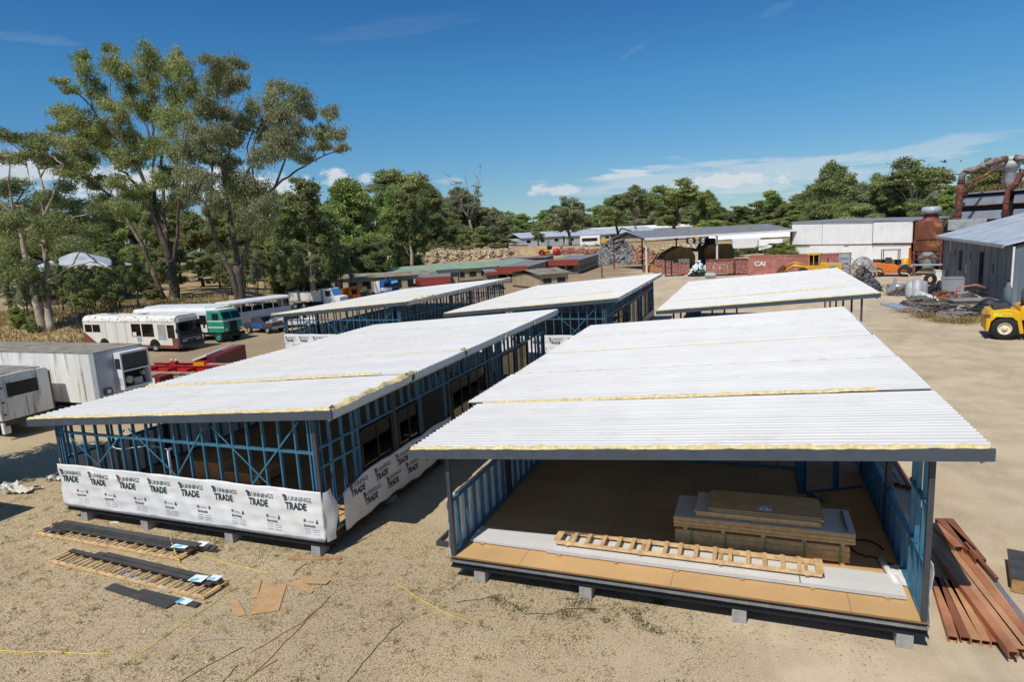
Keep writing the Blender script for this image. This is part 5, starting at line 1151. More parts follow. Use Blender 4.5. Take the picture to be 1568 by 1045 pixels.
earth('bank', 770, 1010, lin(389, 392), lambda f: 377+3*f, 'bank_soil', 'low bank of dry grass and brick waste behind the old classrooms', seed=2, back=40)
stones_on(2, 'low rows of broken bricks along the bank', 420, .36, .72, .4, 2.0, 'crate_red', .2, .5, .2)
stones_on(2, 'grey white stones along the bank behind the open shed', 700, .76, .98, .3, 3.5, 'rubble', .2, .5, .2)
bank('rubble_stones', 500, 625, lin(412, 408), lin(402, 398), 'rubble', 23, 220, .25, .7, 'scattered pale rocks at the left foot of the bank')
bank('rubble_stones', 1010, 1105, lin(386, 384), lin(378, 376), 'rubble', 25, 420, .25, .6, 'pale stones seen beneath the open shed roof')
def heap(name, label, u, v, w, h, m, seed, n, smin, smax, cat='scrap heap', flat=.7):
    c = at(u, v); r = np.random.default_rng(seed); dep = (c-CP).dot(FV); wr = w/FPX*dep/2; hr = h/FPX*dep
    a = r.uniform(0, 6.283, n); q = np.sqrt(r.random(n)); bump = 1+.25*np.sin(a*3+seed)+.15*np.sin(a*7)
    z = np.maximum(0, hr*(1-q**1.3))*bump*r.uniform(.75, 1.05, n)
    pts = np.stack([c.x+wr*q*np.cos(a), c.y+wr*q*np.sin(a)*.8, c.z+z], 1)
    o = rocks(name, label, pts, smin, smax, m, seed, kind='thing', cat=cat, flat=flat); return o
heap('scrap_heap', 'big grey heap of broken concrete and scrap left of the open shed', 945, 404, 92, 32, 'rubble_grey', 31, 2200, .14, .6)
heap('brick_heap', 'brown heap of broken bricks beside the grey scrap heap', 982, 403, 60, 22, 'rubble_brick', 32, 700, .2, .6)
for i, u in enumerate((888, 908, 924, 938)):
    p = at(u, 390); tag(MB().bx(-.7, .7, -.6, .6, 0, 1.2).bx(-.75, .75, -.65, .65, 1.202, 1.3).build('brick_pallet', 'crate_red', None, p, .2), 'dark red pallet of bricks on the bank, %s from the left of four' % nn_[i].replace('leftmost', 'first'), 'brick pallet', 'pallets of bricks on the bank')
# roller
p = at(840, 392.5); t = thing('road_roller', 'red and yellow road roller on the bank of brown earth', 'road roller', p, R(10)); s_ = 1.35
MB().lathe([(.01,-1),(.8*s_,-1),(.8*s_,1),(.01,1)], (1.9*s_,0,.8*s_), 'Y', 20).build('drum', 'red', t); MB().prism([(-2.2*s_,.6*s_),(.2*s_,.6*s_),(.2*s_,1.3*s_),(-1.2*s_,1.75*s_),(-2.2*s_,1.5*s_)], -1.1, 1.1, 'Y').build('body', 'machine_yellow', t)
MB().bx(-.2*s_, .95*s_, -.9, .9, 1.4*s_, 2.1*s_).build('cab', 'glass_dark', t); MB().bx(-.3*s_, 1.05*s_, -1, 1, 2.12*s_, 2.25*s_).build('cab_roof', 'plank_black', t); MB().bx(-2.3*s_, .2*s_, -1.2, 1.2, .45*s_, .95*s_).build('skirt', 'red', t)
for sg in (-1, 1): wheel(t, (-1.5*s_, sg*1.1, .7*s_), .7*s_, .5, 'red', side=sg)
# far excavator and white bus
p = at(936, 377); t = thing('excavator', 'yellow excavator with a dark arm on top of the bank beyond the grey heap', 'excavator', p, 0); s_ = 1.45
MB().bx(-2.4*s_, .6*s_, -1*s_, 1*s_, .9*s_, 1.9*s_).build('body', 'machine_yellow', t); MB().bx(-2.2*s_, 1.2*s_, -1.2*s_, 1.2*s_, 0, .8*s_).build('track', 'plank_black', t); MB().bx(.1*s_, 1.1*s_, -1*s_, .1*s_, 1.3*s_, 2.8*s_).build('cab', 'interior_dark', t)
MB().tube([(.8*s_,0,1.6*s_),(2.6*s_,0,4.2*s_),(5.0*s_,0,3.4*s_)], [.2*s_,.2*s_,.15*s_], 8).tube([(5.0*s_,0,3.5*s_),(5.6*s_,0,1.6*s_)], .14*s_, 8).build('arm', 'dark_steel', t)
def farbus(label, u, v, L_, ht, rz=0):
    p = at(u, v); t = thing('bus', label, 'bus', p, rz); MB().prism(rounded(3, .6, ht, .4, 4), 0, L_, 'X').build('body', 'paint_white', t)
    MB().bx(L_*.1, L_*.88, -1.53, -1.501, ht*.48, ht*.78).build('window', 'black', t)
    for x in (L_*.2, L_*.8):
        for sg in (-1, 1): wheel(t, (x, sg*1.3, .6), .6, .4, side=sg)
p = at(890, 378); dd = (p-CP).dot(FV)
farbus('distant white bus with one long dark window, on the bank before the pale sheds', 890, 378.5, 30/FPX*dd, 16/FPX*dd)
farbus('distant white bus half hidden by trees at the left end of the pale sheds', 768, 379, 20/FPX*dd, 14/FPX*dd)
# long pale sheds far behind
def farshed(label, u0, v0, u1, v1, r0, r1, vr0, vt0, depth, wallm='shed_pale', roofm='shed_roof', wins=8, grp='long pale sheds behind the yard'):
    a, b_ = atr(u0, r0), atr(u1, r1); L_ = (V2(b_)-V2(a)).length; ze = hgt(a, v0)-a.z; zr_ = hgt(a, vr0)-a.z
    t = thing('long_shed', label, 'shed', (a.x, a.y, a.z), math.atan2(b_.y-a.y, b_.x-a.x), grp)
    MB().bx(0, L_, 0, depth, 0, ze-.1).build('wall', wallm, t)
    MB().prism([(-.5, ze-.1), (depth/2, zr_), (depth+.5, ze-.1), (depth+.5, ze), (depth/2, zr_+.12), (-.5, ze)], -.6, L_+.6, 'X').build('roof', roofm, t)
    for i in range(wins):
        x = L_*(i+.5)/wins; MB().bx(x-1, x+1, -.06, -.005, ze*.45, ze*.75).build('window', 'black', t)
        if i % 3 == 1: MB().bx(x+2.2, x+3.6, -.05, -.005, 0.1, ze*.6).build('door', 'rim_grey', t)
    for i in range(int(L_/9)): MB().bx(4+9*i, 4.12+9*i, -.05, -.01, 0.1, ze-.2).build('downpipe', 'silver', t)
    return t
farshed('far pale shed with a grey roof at the left, behind the road roller', 798, 365, 862, 361, 290, 300, 357, 0, 16, wins=3)
farshed('longest far pale shed, behind the tall white trunked gum trees', 866, 362, 1005, 356, 300, 330, 353, 0, 18, wins=8)
farshed('far white roofed shed rising behind the long pale shed', 920, 354, 1085, 346, 340, 380, 349, 0, 20, 'shed_white', 'shed_white', wins=4)
farshed('low white shed seen under the grey open shed roof', 1075, 368, 1215, 364, 235, 235, 362, 0, 14, 'shed_white', 'shed_white', wins=5)
# ------------------------------------------------------------------ open sawmill shed
f0, f1 = Vector((-19.4, 123.6, 0)), Vector((6.7, 139.4, 0)); fx = (f1-f0).normalized(); fn_ = Vector((-fx.y, fx.x, 0)); Lf = (f1-f0).length
t = thing('open_shed', 'long open sided shed with a grey roof and white posts beside the white shed', 'open shed', f0, math.atan2(fx.y, fx.x))
ze = hgt(f0, 364); zr_ = ze+1.15
MB().prism([(-.9, ze-.3), (9, zr_), (19, ze-.3), (19, ze-.15), (9, zr_+.15), (-.9, ze-.1)], -.6, Lf+.3, 'X').build('roof', 'roof_grey', t)
MB().bx(-.65, Lf+.3, -1.02, -.9, ze-.42, ze-.05).build('gutter', 'paint_white', t)
for x in (9.5, 23.5):
    MB().prism([(1.0, ze+.17), (7.5, ze+1.08), (7.5, ze+1.13), (1.0, ze+.22)], x, x+1.6, 'X').build('skylight', 'roof_khaki', t)
for x, m in ((0, 'paint_white'), (14.5, 'paint_white'), (Lf-.2, 'post_grey')): MB().bx(x-.13, x+.13, -.1, .16, 0, ze-.3).build('post', m, t)
for x in (0, 6.5, 14.5, 22): MB().bx(x-.12, x+.12, 18.0, 18.25, 0, ze-.3).build('post', 'rust_red' if x < 10 else 'dark_steel', t)
for x in (0, 14.5): MB().prism([(0, ze-.3), (9, zr_-.1), (18, ze-.3), (18, ze-.6), (9, zr_-.45), (0, ze-.6)], x-.08, x+.08, 'X').build('truss', 'dark_steel', t)
def SH(x, y, z=0): return f0+fx*x+fn_*y+Vector((0, 0, z))
RZ = math.atan2(fx.y, fx.x)
# old mill machinery in the shade
t = thing('sawmill_machine', 'old brown sawmill machine under the grey open shed roof', 'machine', SH(5.5, 5), RZ)
MB().prism([(-1.5,.2),(.8,3.2),(3.6,4.5),(6.2,3.9),(7.0,2.4),(7.0,.2)], 0, 3.2, 'Y').build('housing', 'khaki_machine', t, bevel=.1); MB().bx(7.1, 10.5, .3, 2.8, .6, 1.3).build('conveyor', 'dark_steel', t); MB().tube([(6.2,1.5,3.8),(8,1.5,3.4),(8.8,1.5,4.6)], .35, 8).build('duct', 'dark_steel', t)
MB().tube([(-1.9,-.3,0),(.7,-.3,3.3)], .12, 6).tube([(-1.9,3.5,0),(.7,3.5,3.3)], .12, 6).build('frame_leg', 'rust', t)
t = thing('sawmill_machine', 'dark boxy log carriage to the right under the open shed roof', 'machine', SH(15.5, 7), RZ)
MB().prism([(0,.3),(0,3.6),(1.2,4.4),(6.0,4.3),(6.6,3.0),(6.6,.3)], 0, 3, 'Y').build('housing', 'khaki_machine', t, bevel=.08); MB().bx(1.3, 2.6, .4, 2.6, 4.41, 5.6).build('cab', 'interior_dark', t); MB().bx(.4, 2.6, -.06, -.005, 1.4, 2.9).build('panel', 'rust', t); MB().bx(-2, 7.5, -.5, -.1, .3, .9).build('rail_bed', 'dark_steel', t)
p = at(1068, 376); t = thing('loader', 'yellow machine cab seen beyond the shed between its posts', 'loader', p, 0); s_ = 2
MB().bx(-1.4*s_, 1.4*s_, -1, 1, .8*s_, 1.7*s_).build('body', 'machine_yellow', t); MB().bx(-.8*s_, .6*s_, -1, 1, 1.71*s_, 2.6*s_).build('cab', 'glass_dark', t); MB().bx(-.95*s_, .75*s_, -1.1, 1.1, 2.62*s_, 2.8*s_).build('cab_roof', 'machine_yellow', t)
for x in (-1, 1):
    for sg in (-1, 1): wheel(t, (x*s_, sg*1.2, .75*s_), .75*s_, .6, side=sg)
# things in front of the open shed
def crate(label, u0, u1, v, h, m, depth=1.3, cat='crate', name='timber_crate', grp='crates in front of the open shed', z0=0.):
    a, b_ = at(u0, v), at(u1, v); w = (b_-a).length; c = (a+b_)/2
    t = thing(name, label, cat, (c.x, c.y, z0), RZ*.45, grp)
    MB().bx(-w/2, w/2, 0, depth, .12, h-.06).build('side', m, t); MB().bx(-w/2-.03, w/2+.03, -.03, depth+.03, h-.058, h).build('lid', m, t)
    for x in (-w*.35, 0, w*.35): MB().bx(x-.07, x+.07, 0, depth, 0, .118).build('runner', 'old_timber', t)
    for x in (-w/2+.05, w/2-.05): MB().bx(x-.045, x+.045, -.035, -.003, .12, h-.07).build('corner_batten', 'old_timber', t)
    return t
crate('low orange crate at the left post of the open shed', 991, 1003, 417, 1.35, 'crate_orange')
crate('orange crate right of the left post, under the stacked red one', 1003, 1016, 419, 1.25, 'crate_orange')
crate('pink red crate stacked on the orange crate by the left post', 1004, 1016, 419, 1.2, 'crate_red', z0=1.26)
crate('tall pink brick coloured crate behind the black steel rack', 1016, 1030, 420, 2.3, 'crate_red')
crate('wide pink stack of bricks right of the black rack', 1028, 1042, 420, 1.9, 'crate_red')
crate('pink stack of bricks speckled with white, at the right end of the crates', 1041, 1055, 421, 1.9, 'crate_red')
crate('grey bundle lying on the pink stacks of bricks', 1041, 1055, 421, .8, 'rubble_grey', z0=1.905)
p = at(987, 417); t = thing('steel_drum', 'dark rusty drum left of the orange crates', 'drum', p); MB().lathe([(.01,0),(.4,0),(.42,.3),(.4,.32),(.42,.6),(.4,.62),(.4,1.4),(.01,1.4)], (0,0,0)).build('drum', 'rust', t)
p = at(1001, 402); t = thing('work_bench', 'steel bench with a white bowl beyond the orange crates', 'bench', p, RZ); MB().bx(-1.1, 1.1, -.4, .4, 1.9, 2.0).build('top', 'silver', t); MB().lathe([(.01,0),(.3,.05),(.45,.5)], (.1,0,2.0)).build('bowl', 'paint_white', t)
for x in (-.2, .2): MB().bx(x-.08, x+.08, -.1, .1, 0, 1.9).build('leg', 'rim_grey', t)
p = at(1027, 423); t = thing('steel_rack', 'black steel rack standing in front of the pink crates', 'rack', p, RZ*.5); m = MB()
for x in (-.9, .15): m.bx(x-.09, x+.09, -.08, .08, .2, 3.2); m.bx(x-.08, x+.08, -1.3, .08, 0, .2)
m.build('upright', 'black', t); MB().bx(-.9, 2.2, -.9, -.75, .05, .25).bx(-.9, .15, -.06, .06, 1.4, 1.5).bx(-.9, .15, -.06, .06, 2.4, 2.5).build('cross_bar', 'black', t)
heap('bag_heap', 'heap of white plastic scraps between the pink bricks and the rusty skip', 1068, 420, 26, 17, 'label_white', 33, 260, .1, .32)
heap('machine_parts', 'heap of green and dark machine parts below the white plastic scraps', 1070, 423, 30, 9, 'dark_steel', 34, 160, .1, .3, cat='scrap')
p = at(1074, 423); t = thing('engine', 'green engine lying in front of the rusty skip', 'engine', p, .2); MB().rbox((0,0,.5), (1.2,.8,.8)).rbox((.3,0,1.05), (.5,.5,.3)).build('block', 'truck_green', t, bevel=.06); MB().cyl((-.7,0,.45),(-.6,0,.45),.35).build('flywheel', 'dark_steel', t); MB().cyl((.2,0,1.2),(.2,0,1.6),.08).build('pipe', 'dark_steel', t)
a, b_ = at(1081, 423), at(1124, 422); w = (b_-a).length
t = thing('rusty_skip', 'open rusty red steel skip with worn paint left of the container', 'skip', a, math.atan2(b_.y-a.y, b_.x-a.x))
MB().bx(0, w, 0, .1, .3, 2.6).bx(0, w, 3.0, 3.1, .3, 2.6).bx(0, .1, .1, 3.0, .3, 2.6).bx(w-.1, w, .1, 3.0, .3, 2.6).bx(.1, w-.1, .1, 3.0, .3, .4).build('body', 'crate_red', t)
MB().bx(-.06, w+.06, -.06, .0, 2.45, 2.65).bx(w-.25, w+.06, -.08, -.001, .3, 2.44).build('rim', 'rust', t)
a, b_ = at(1126, 422), at(1146, 421); t = thing('rusty_skip', 'darker rusty steel skip between the worn skip and the container', 'skip', a+Vector((0,.6,0)), math.atan2(b_.y-a.y, b_.x-a.x)); w = (b_-a).length
MB().bx(0, w, 0, .1, .2, 2.6).bx(0, w, 3.0, 3.1, .2, 2.6).bx(0, .1, .1, 3.0, .2, 2.6).bx(w-.1, w, .1, 3.0, .2, 2.6).bx(.1, w-.1, .1, 3, .2, .3).build('body', 'crate_red', t); MB().bx(-.05, w+.05, -.06, .0, 2.5, 2.65).build('rim', 'rust', t)
p = at(1103, 424); t = thing('steel_trolley', 'pale tubular steel trolley in front of the rusty skip', 'trolley', p, .05); m = MB()
for z in (.45, 1.3, 1.9): m.tube([(-1.1,0,z),(1.1,0,z)], .06, 6)
m.build('rail', 'cream_wall', t)
for x in (-1.1, -.1, 1.1): MB().tube([(x,0,.1),(x,0,1.95)], .06, 6).tube([(x,0,.1),(x,1.2,.1)], .06, 6).build('upright', 'cream_wall', t)
p = at(1088, 426); tag(MB().lathe([(.01,-.9),(.3,-.85),(.42,-.7),(.42,.7),(.3,.85),(.01,.9)], (0,0,.45), 'X').tube([(-.5,0,.9),(-.5,0,1.05),(.5,0,1.05),(.5,0,.9)], .04, 6).build('gas_tank', 'galv', None, p), 'small silver tank lying in front of the rusty skip', 'tank')
p = at(1084, 421); tag(MB().bx(-.6, .6, -.3, .3, 0, 1.6).bx(-.63, .63, -.33, .33, 1.601, 1.68).build('cabinet', 'paint_white', None, p), 'white cabinet at the left corner of the rusty skip', 'cabinet')
# shipping container with lettering
a, b_ = at(1145, 423), at(1301, 421.5); w = (b_-a).length
t = thing('shipping_container', 'long faded red shipping container with white letters in front of the white shed', 'shipping container', a, math.atan2(b_.y-a.y, b_.x-a.x))
hc = hgt(a, 392); m = MB(); pts = []; x = .25; n = 0
while x < w-1.6: pts += [(x,0),(x+.16,0),(x+.22,.07),(x+.36,.07)]; x += .42
pts += [(w-1.5, 0), (w-1.5, .3), (.25, .3)]
m.prism(pts, .2, hc-.15, 'Z'); m.build('side_wall', 'container_red', t)
MB().bx(0, .25, -.03, 2.4, 0, hc).bx(0, w-1.5, -.03, .1, hc-.149, hc).bx(0, w-1.5, -.03, .1, 0, .199).build('frame', 'container_red', t); MB().bx(.1, w-.1, .31, 2.4, .1, hc-.16).build('body', 'container_red', t); MB().bx(.05, w-.05, .101, 2.42, hc-.15, hc-.02).build('roof', 'rust', t)
dr = MB().bx(w-1.49, w, -.04, .3, 0, hc-.05).build('door', 'silver', t)
for k in range(4): MB().bx(w-1.3, w-.15, -.075, -.041, .3+k*hc*.22, .36+k*hc*.22).build('lock_bar', 'dark_steel', dr)
lt = MB(); put_text(lt, 'CAI', 1.0, lambda x, y: (1.0+x, -.012, hc*.5+y), 0, .03, 1.05); lt.build('lettering', 'paint_white', t, fix=False)
# wheel loader before the container
p = at(1245, 426); t = thing('wheel_loader', 'old yellow wheel loader with a dark cab in front of the red container', 'loader', p, math.atan2(b_.y-a.y, b_.x-a.x)+.05)
MB().prism([(.9,.9),(3.8,.9),(3.8,2.05),(.9,2.25)], -1, 1, 'Y').build('engine_cover', 'machine_yellow', t, bevel=.08); MB().prism([(-1.6,.7),(.9,.7),(.9,1.9),(-.6,1.9),(-1.6,1.3)], -1, 1, 'Y').build('body', 'machine_yellow', t)
MB().bx(-.55, .85, -.85, .85, 1.91, 3.35).build('cab', 'glass_dark', t); MB().bx(-.7, 1.0, -1, 1, 3.36, 3.55).build('cab_roof', 'machine_yellow', t)
for x in (-.5, .1, .8): MB().bx(x-.05, x+.05, -.92, -.86, 1.9, 3.36).build('cab_post', 'machine_yellow', t)
MB().tube([(-1,-.7,1.6),(-2.6,-.7,1.9),(-3.9,-.7,1.0)], .16, 8).tube([(-1,.7,1.6),(-2.6,.7,1.9),(-3.9,.7,1.0)], .16, 8).tube([(-1.2,0,2.0),(-2.6,0,2.3),(-3.6,0,1.8)], .14, 8).build('arm', 'machine_yellow', t)
MB().prism([(-3.8,.4),(-4.6,.3),(-4.9,1.0),(-4.2,1.9),(-3.8,1.6)], -1.3, 1.3, 'Y').build('bucket', 'rust', t); MB().tube([(1.9,-.3,2.1),(1.9,-.3,2.9)], .08, 6).build('exhaust', 'dark_steel', t); MB().bx(2.0, 3.4, -1.02, -1.001, 1.7, 2.0).build('decal', 'cream_wall', t)
for x in (-1.2, 2.6):
    for sg in (-1, 1): wheel(t, (x, sg*1.05, .8), .8, .5, 'machine_yellow', side=sg)
# ------------------------------------------------------------------ white shed, burner and hopper
w0, w1 = Vector((6.7, 139.6, 0)), atr(1397, 124.5); wx = (w1-w0).normalized(); Lw = (w1-w0).length; wrz = math.atan2(wx.y, wx.x)
t = thing('white_shed', 'tall white sheet metal shed behind the red container', 'shed', w0, wrz)
zt0, zt1 = hgt(w0, 341), hgt(w1, 338); zm0, zm1 = hgt(w0, 374), hgt(w1, 372); xb = Lw*.715
def zz(a, b_, x): return a+(b_-a)*x/Lw
def slab(x0, x1, y0, y1, za, zb, name, m, par): MB().prism([(x0, za(x0)), (x1, za(x1)), (x1, zb(x1)), (x0, zb(x0))], y0, y1, 'Y').build(name, m, par)
zt = lambda x: zz(zt0, zt1, x); zm = lambda x: zz(zm0, zm1, x); zero = lambda x: 0
slab(0, xb, .3, 14, zero, lambda x: zm(x)-.30, 'wall', 'shed_white', t); slab(0, xb-.05, 0, 14.1, lambda x: zm(x)-.1, zt, 'upper_wall', 'shed_white', t)
slab(xb*.24, xb*.66, .14, .29, zero, lambda x: zm(x)-.14, 'panel', 'shed_white', t); slab(xb*.72, xb-.02, .16, .292, zero, lambda x: zm(x)-.34, 'panel', 'shed_white', t)
slab(.02, xb-.1, .1, .31, lambda x: zm(x)-.28, lambda x: zm(x)-.12, 'ledge', 'rim_grey', t)
MB().hexa([(-.3,-.25,zt(0)+.02),(Lw+.3,-.25,zt(Lw)+.02),(Lw+.3,14.3,zt(Lw)+.12),(-.3,14.3,zt(0)+.12),(-.3,-.25,zt(0)+.14),(Lw+.3,-.25,zt(Lw)+.14),(Lw+.3,14.3,zt(Lw)+.26),(-.3,14.3,zt(0)+.26)]).build('roof', 'zinc', t)
slab(xb*.40, xb*.405, -.03, -.001, lambda x: zm(x)-.1, zt, 'seam', 'rim_grey', t); MB().bx(-.08, .0, -.05, .3, 0, zt(0)).build('corner_post', 'silver', t)
for k in range(16): slab(.5+k*xb/16.5, .53+k*xb/16.5, -.012, -.001, lambda x: zm(x)-.05, lambda x: zt(x)-.05, 'sheet_rib', 'shed_white', t)
t = thing('shed_bay', 'open loading bay with a hanging white panel right of the tall white shed', 'shed bay', w0+wx*xb, wrz); Lb_ = Lw-xb
zu, zl2, zo = zt(xb)-.15, zm(xb)-.15, hgt(w0+wx*xb, 397)
MB().bx(.05, Lb_, -.12, .1, zl2+.18, zu).build('upper_wall', 'shed_white', t); MB().bx(0, Lb_, -.2, .05, zl2, zl2+.175).build('beam', 'rust', t)
MB().prism([(.02, zo), (.12, zo), (.12, zl2-.1), (.02, zl2-.1)], .1, Lb_-.2, 'X').build('hanging_panel', 'shed_white', t); MB().bx(-.03, .045, -.16, .02, zl2, zu).build('seam', 'rust', t)
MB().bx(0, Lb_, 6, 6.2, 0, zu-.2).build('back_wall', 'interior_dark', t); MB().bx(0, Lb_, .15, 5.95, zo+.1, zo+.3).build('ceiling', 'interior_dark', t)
for x in (.12, Lb_-.1): MB().bx(x-.1, x+.1, .13, .33, 0, zo).build('post', 'rust_red', t)
MB().bx(1.6, 3.3, 1.2, 1.3, zo-1.9, zo-.15).build('notice_board', 'paint_white', t); MB().bx(1.85, 3.0, 1.185, 1.199, zo-1.0, zo-.8).build('notice_stripe', 'red', t); MB().bx(2.1, 2.7, 1.185, 1.199, zo-.55, zo-.3).build('notice_stripe', 'blue', t)
# rusty hopper and cone
p = at(1421, 420); t = thing('rusty_hopper', 'tall rusty hopper with a grey cone and a white cap beside the grey shed', 'hopper', p, R(-20)); dpt = (p-CP).dot(FV); px = dpt/FPX
h = lambda v: hgt(p, v)
MB().bx(-1.6, 1.6, -1.6, 1.6, h(366), h(339)).build('hopper_box', 'rust', t); MB().prism([(-1.6, h(366)-.01), (1.6, h(366)-.01), (1.35, h(384)), (-1.35, h(384))], -1.5, 1.5, 'Y').build('chute', 'rust', t)
MB().lathe([(1.3, h(385)), (1.3, h(398)), (.5, h(412)), (.5, h(416))], (0, -.2, 0)).build('cone', 'galv', t); MB().lathe([(1.6, h(339)), (.9, h(334)), (.85, h(327))], (0,0,0)).build('neck', 'rust_red', t); MB().lathe([(.01, h(316)), (.95, h(316.5)), (1.2, h(319)), (1.2, h(327)), (.01, h(327.5))], (0,0,0)).build('cap', 'galv', t)
for x, y in ((-1.55,-1.5),(1.55,-1.5),(-1.55,1.5),(1.55,1.5)): MB().bx(x-.12, x+.12, y-.12, y+.12, 0, h(366)).build('leg', 'rust_red', t)
MB().bx(-3.5, 3.2, -1.75, -1.62, h(404)-.15, h(404)+.1).build('crossbeam', 'silver', t); MB().tube([(-1.8,-1.6,h(398)),(1.8,-1.6,h(386))], .08, 6).tube([(1.8,-1.6,h(398)),(-1.8,-1.6,h(386))], .08, 6).build('brace', 'rust', t)
MB().prism([(-1.5,.2),(1.5,.2),(1.1,.5),(.4,1.2),(-.4,1.2),(-1.1,.5)], -1.2, 1.0, 'Y').build('sawdust', 'roof_khaki', t); MB().bx(1.95, 6.2, .5, .8, h(354), h(338)).build('side_panel', 'galv', t); MB().bx(-2.0, 5.5, 2.6, 2.8, 0, h(345)).build('back_wall', 'interior_dark', t)
p2 = at(1440, 420); t = thing('duct_pipe', 'slanting dark pipe running down from the grey silo to the rusty hopper', 'pipe', p2)
MB().tube([(0,0,0), (-.1,0,h(350)), (.2,.2,h(345)), (3.0,3.0,h(321)+.6)], [.26,.26,.24,.22], 10).build('pipe', 'bark_dark', t); MB().bx(-.4, .4, -.35, .35, 0, .2).build('foot', 'rust', t)
# drums, forklift
p = at(1385, 419.5)
tag(MB().lathe([(.01,0),(.46,0),(.48,.35),(.46,.37),(.48,.7),(.46,.72),(.46,1.08),(.01,1.08)], (0,0,0)).build('steel_drum', 'blue', None, p), 'blue drum under the yellow drum beside the orange forklift', 'drum')
tag(MB().lathe([(.01,1.085),(.46,1.085),(.48,1.45),(.46,1.47),(.48,1.8),(.46,1.82),(.46,2.18),(.01,2.18)], (0,0,0)).build('steel_drum', 'yellow', None, p), 'yellow drum standing on the blue drum beside the orange forklift', 'drum')
p = at(1346, 424); t = thing('forklift', 'orange forklift parked before the loading bay of the white shed', 'forklift', p, R(-18))
MB().prism([(-1.0,.5),(2.6,.5),(2.6,1.3),(1.4,1.75),(-1.0,1.95)], -.1, 1.6, 'Y').build('body', 'orange', t, bevel=.06)
for x, y in ((.2,0),(.2,1.5),(2.2,0),(2.2,1.5)): MB().bx(x-.05, x+.05, y-.05, y+.05, 1.6, 3.6).build('cab_post', 'plank_black', t)
MB().bx(.1, 2.3, -.05, 1.55, 3.6, 3.72).build('cab_roof', 'roof_khaki', t); MB().bx(.6, 1.3, .4, 1.1, 1.75, 2.6).build('seat', 'plank_black', t); MB().bx(3.4, 3.56, .1, .22, .2, 3.9).bx(3.4, 3.56, 1.28, 1.4, .2, 3.9).bx(3.4, 3.56, .22, 1.28, 3.75, 3.9).build('mast', 'orange', t); MB().bx(3.6, 5.0, .2, .4, .15, .25).bx(3.6, 5.0, 1.1, 1.3, .15, .25).build('fork', 'dark_steel', t)
for x, r in ((-.1, .62), (3.0, .78)):
    for y, sg in ((.0, -1), (1.5, 1)): wheel(t, (x, y, r), r, .4, 'rust', side=sg)
mat('weathered_pipe', (.30, .28, .26), .7, .2, .3, .8, col2=(.16, .09, .06), mixscale=1.2, mixlo=.46, mixhi=.6)
# grey silo block with ducts and cyclone
sp = atr(1462, 124); sp2 = atr(1600, 118); sx_ = (V2(sp2)-V2(sp)); Ls = sx_.length
t = thing('grey_silo', 'tall banded grey iron silo behind the grey shed', 'silo', sp, math.atan2(sx_.y, sx_.x))
zs = hgt(sp, 299); nb = 5; z0 = 3.0
MB().bx(0, Ls, .25, 9, 0, zs).build('core', 'dark_steel', t)
for s0, s1 in ((.05, Ls*.60), (Ls*.66, Ls)):
    for k in range(nb):
        a0, a1 = zs-(k+1)*2.15+.35, zs-k*2.15-.45
        MB().prism([(.22, a0), (-.28, a0), (.0, a1), (.22, a1)], s0, s1, 'X').build('wall_band', 'zinc', t)
        MB().bx(s0, s1, -.32, -.281, a0, a0+.12).build('band_edge', 'rust', t)
MB().bx(-.3, Ls, -.4, 9.3, zs+.01, zs+.25).build('roof', 'zinc', t)
rail = MB()
for i in range(16): rail.bx(i*Ls/15-.04, i*Ls/15+.04, -.3, -.22, zs+.25, zs+1.1)
rail.bx(0, Ls, -.29, -.23, zs+1.04, zs+1.12).bx(0, Ls, -.29, -.23, zs+.6, zs+.66); rail.build('railing', 'rust', t)
def duct(label, pts, r, m, m2=None, cut=None):
    q = [Vector(p) for p in pts]; c = q[0]; t = thing('duct', label, 'duct', c)
    k = cut or len(q)
    MB().tube([p-c for p in q[:k]], r, 12).build('pipe', m, t)
    if cut: MB().tube([p-c for p in q[k-1:]], r*.98, 12).build('elbow', m2, t)
    for p in q[1:-1:2]: MB().lathe([(r*1.001, -.08), (r*1.18, -.08), (r*1.18, .08), (r*1.001, .08)], p-c).build('flange', m, t)
    return t
def onv(u, v, rr):
    """point at horizontal range rr seen at pixel (u,v)"""
    g_ = atr(u, rr); return Vector((g_.x, g_.y, hgt(g_, v)))
RR = 121
D_ = lambda *a: [onv(u, v, RR-d) for u, v, d in a]
duct('tall red brown duct rising on the left of the silo and bending over its top', D_((1464,365,0),(1465,330,0),(1466,296,0),(1467,280,0),(1468,268,0),(1474,262,0),(1488,259,0),(1505,252,0),(1520,245,0),(1532,243,-1)), .46, 'rust_red', 'weathered_pipe', 4)
duct('second rusty duct with an upper bend at the right of the silo', D_((1537,345,1.5),(1537,310,1.5),(1539,290,1.5),(1549,282,1.5),(1556,268,1.5),(1564,262,1.5),(1585,258,1.5)), .38, 'rust_red')
duct('weathered pipe leaving the cyclone top to the right edge', D_((1544,240,-1),(1556,243,-1),(1570,249,-1),(1590,256,-1)), .4, 'weathered_pipe')
duct('thin rusty pipe crossing under the large elbow duct', D_((1474,300,2),(1486,276,2),(1500,270,1),(1530,250,0)), .22, 'rust')
c0 = onv(1540, 252, RR+2); t = thing('cyclone', 'grey cyclone separator above the silo roof', 'cyclone', c0); hh = lambda v: hgt(c0, v)-c0.z
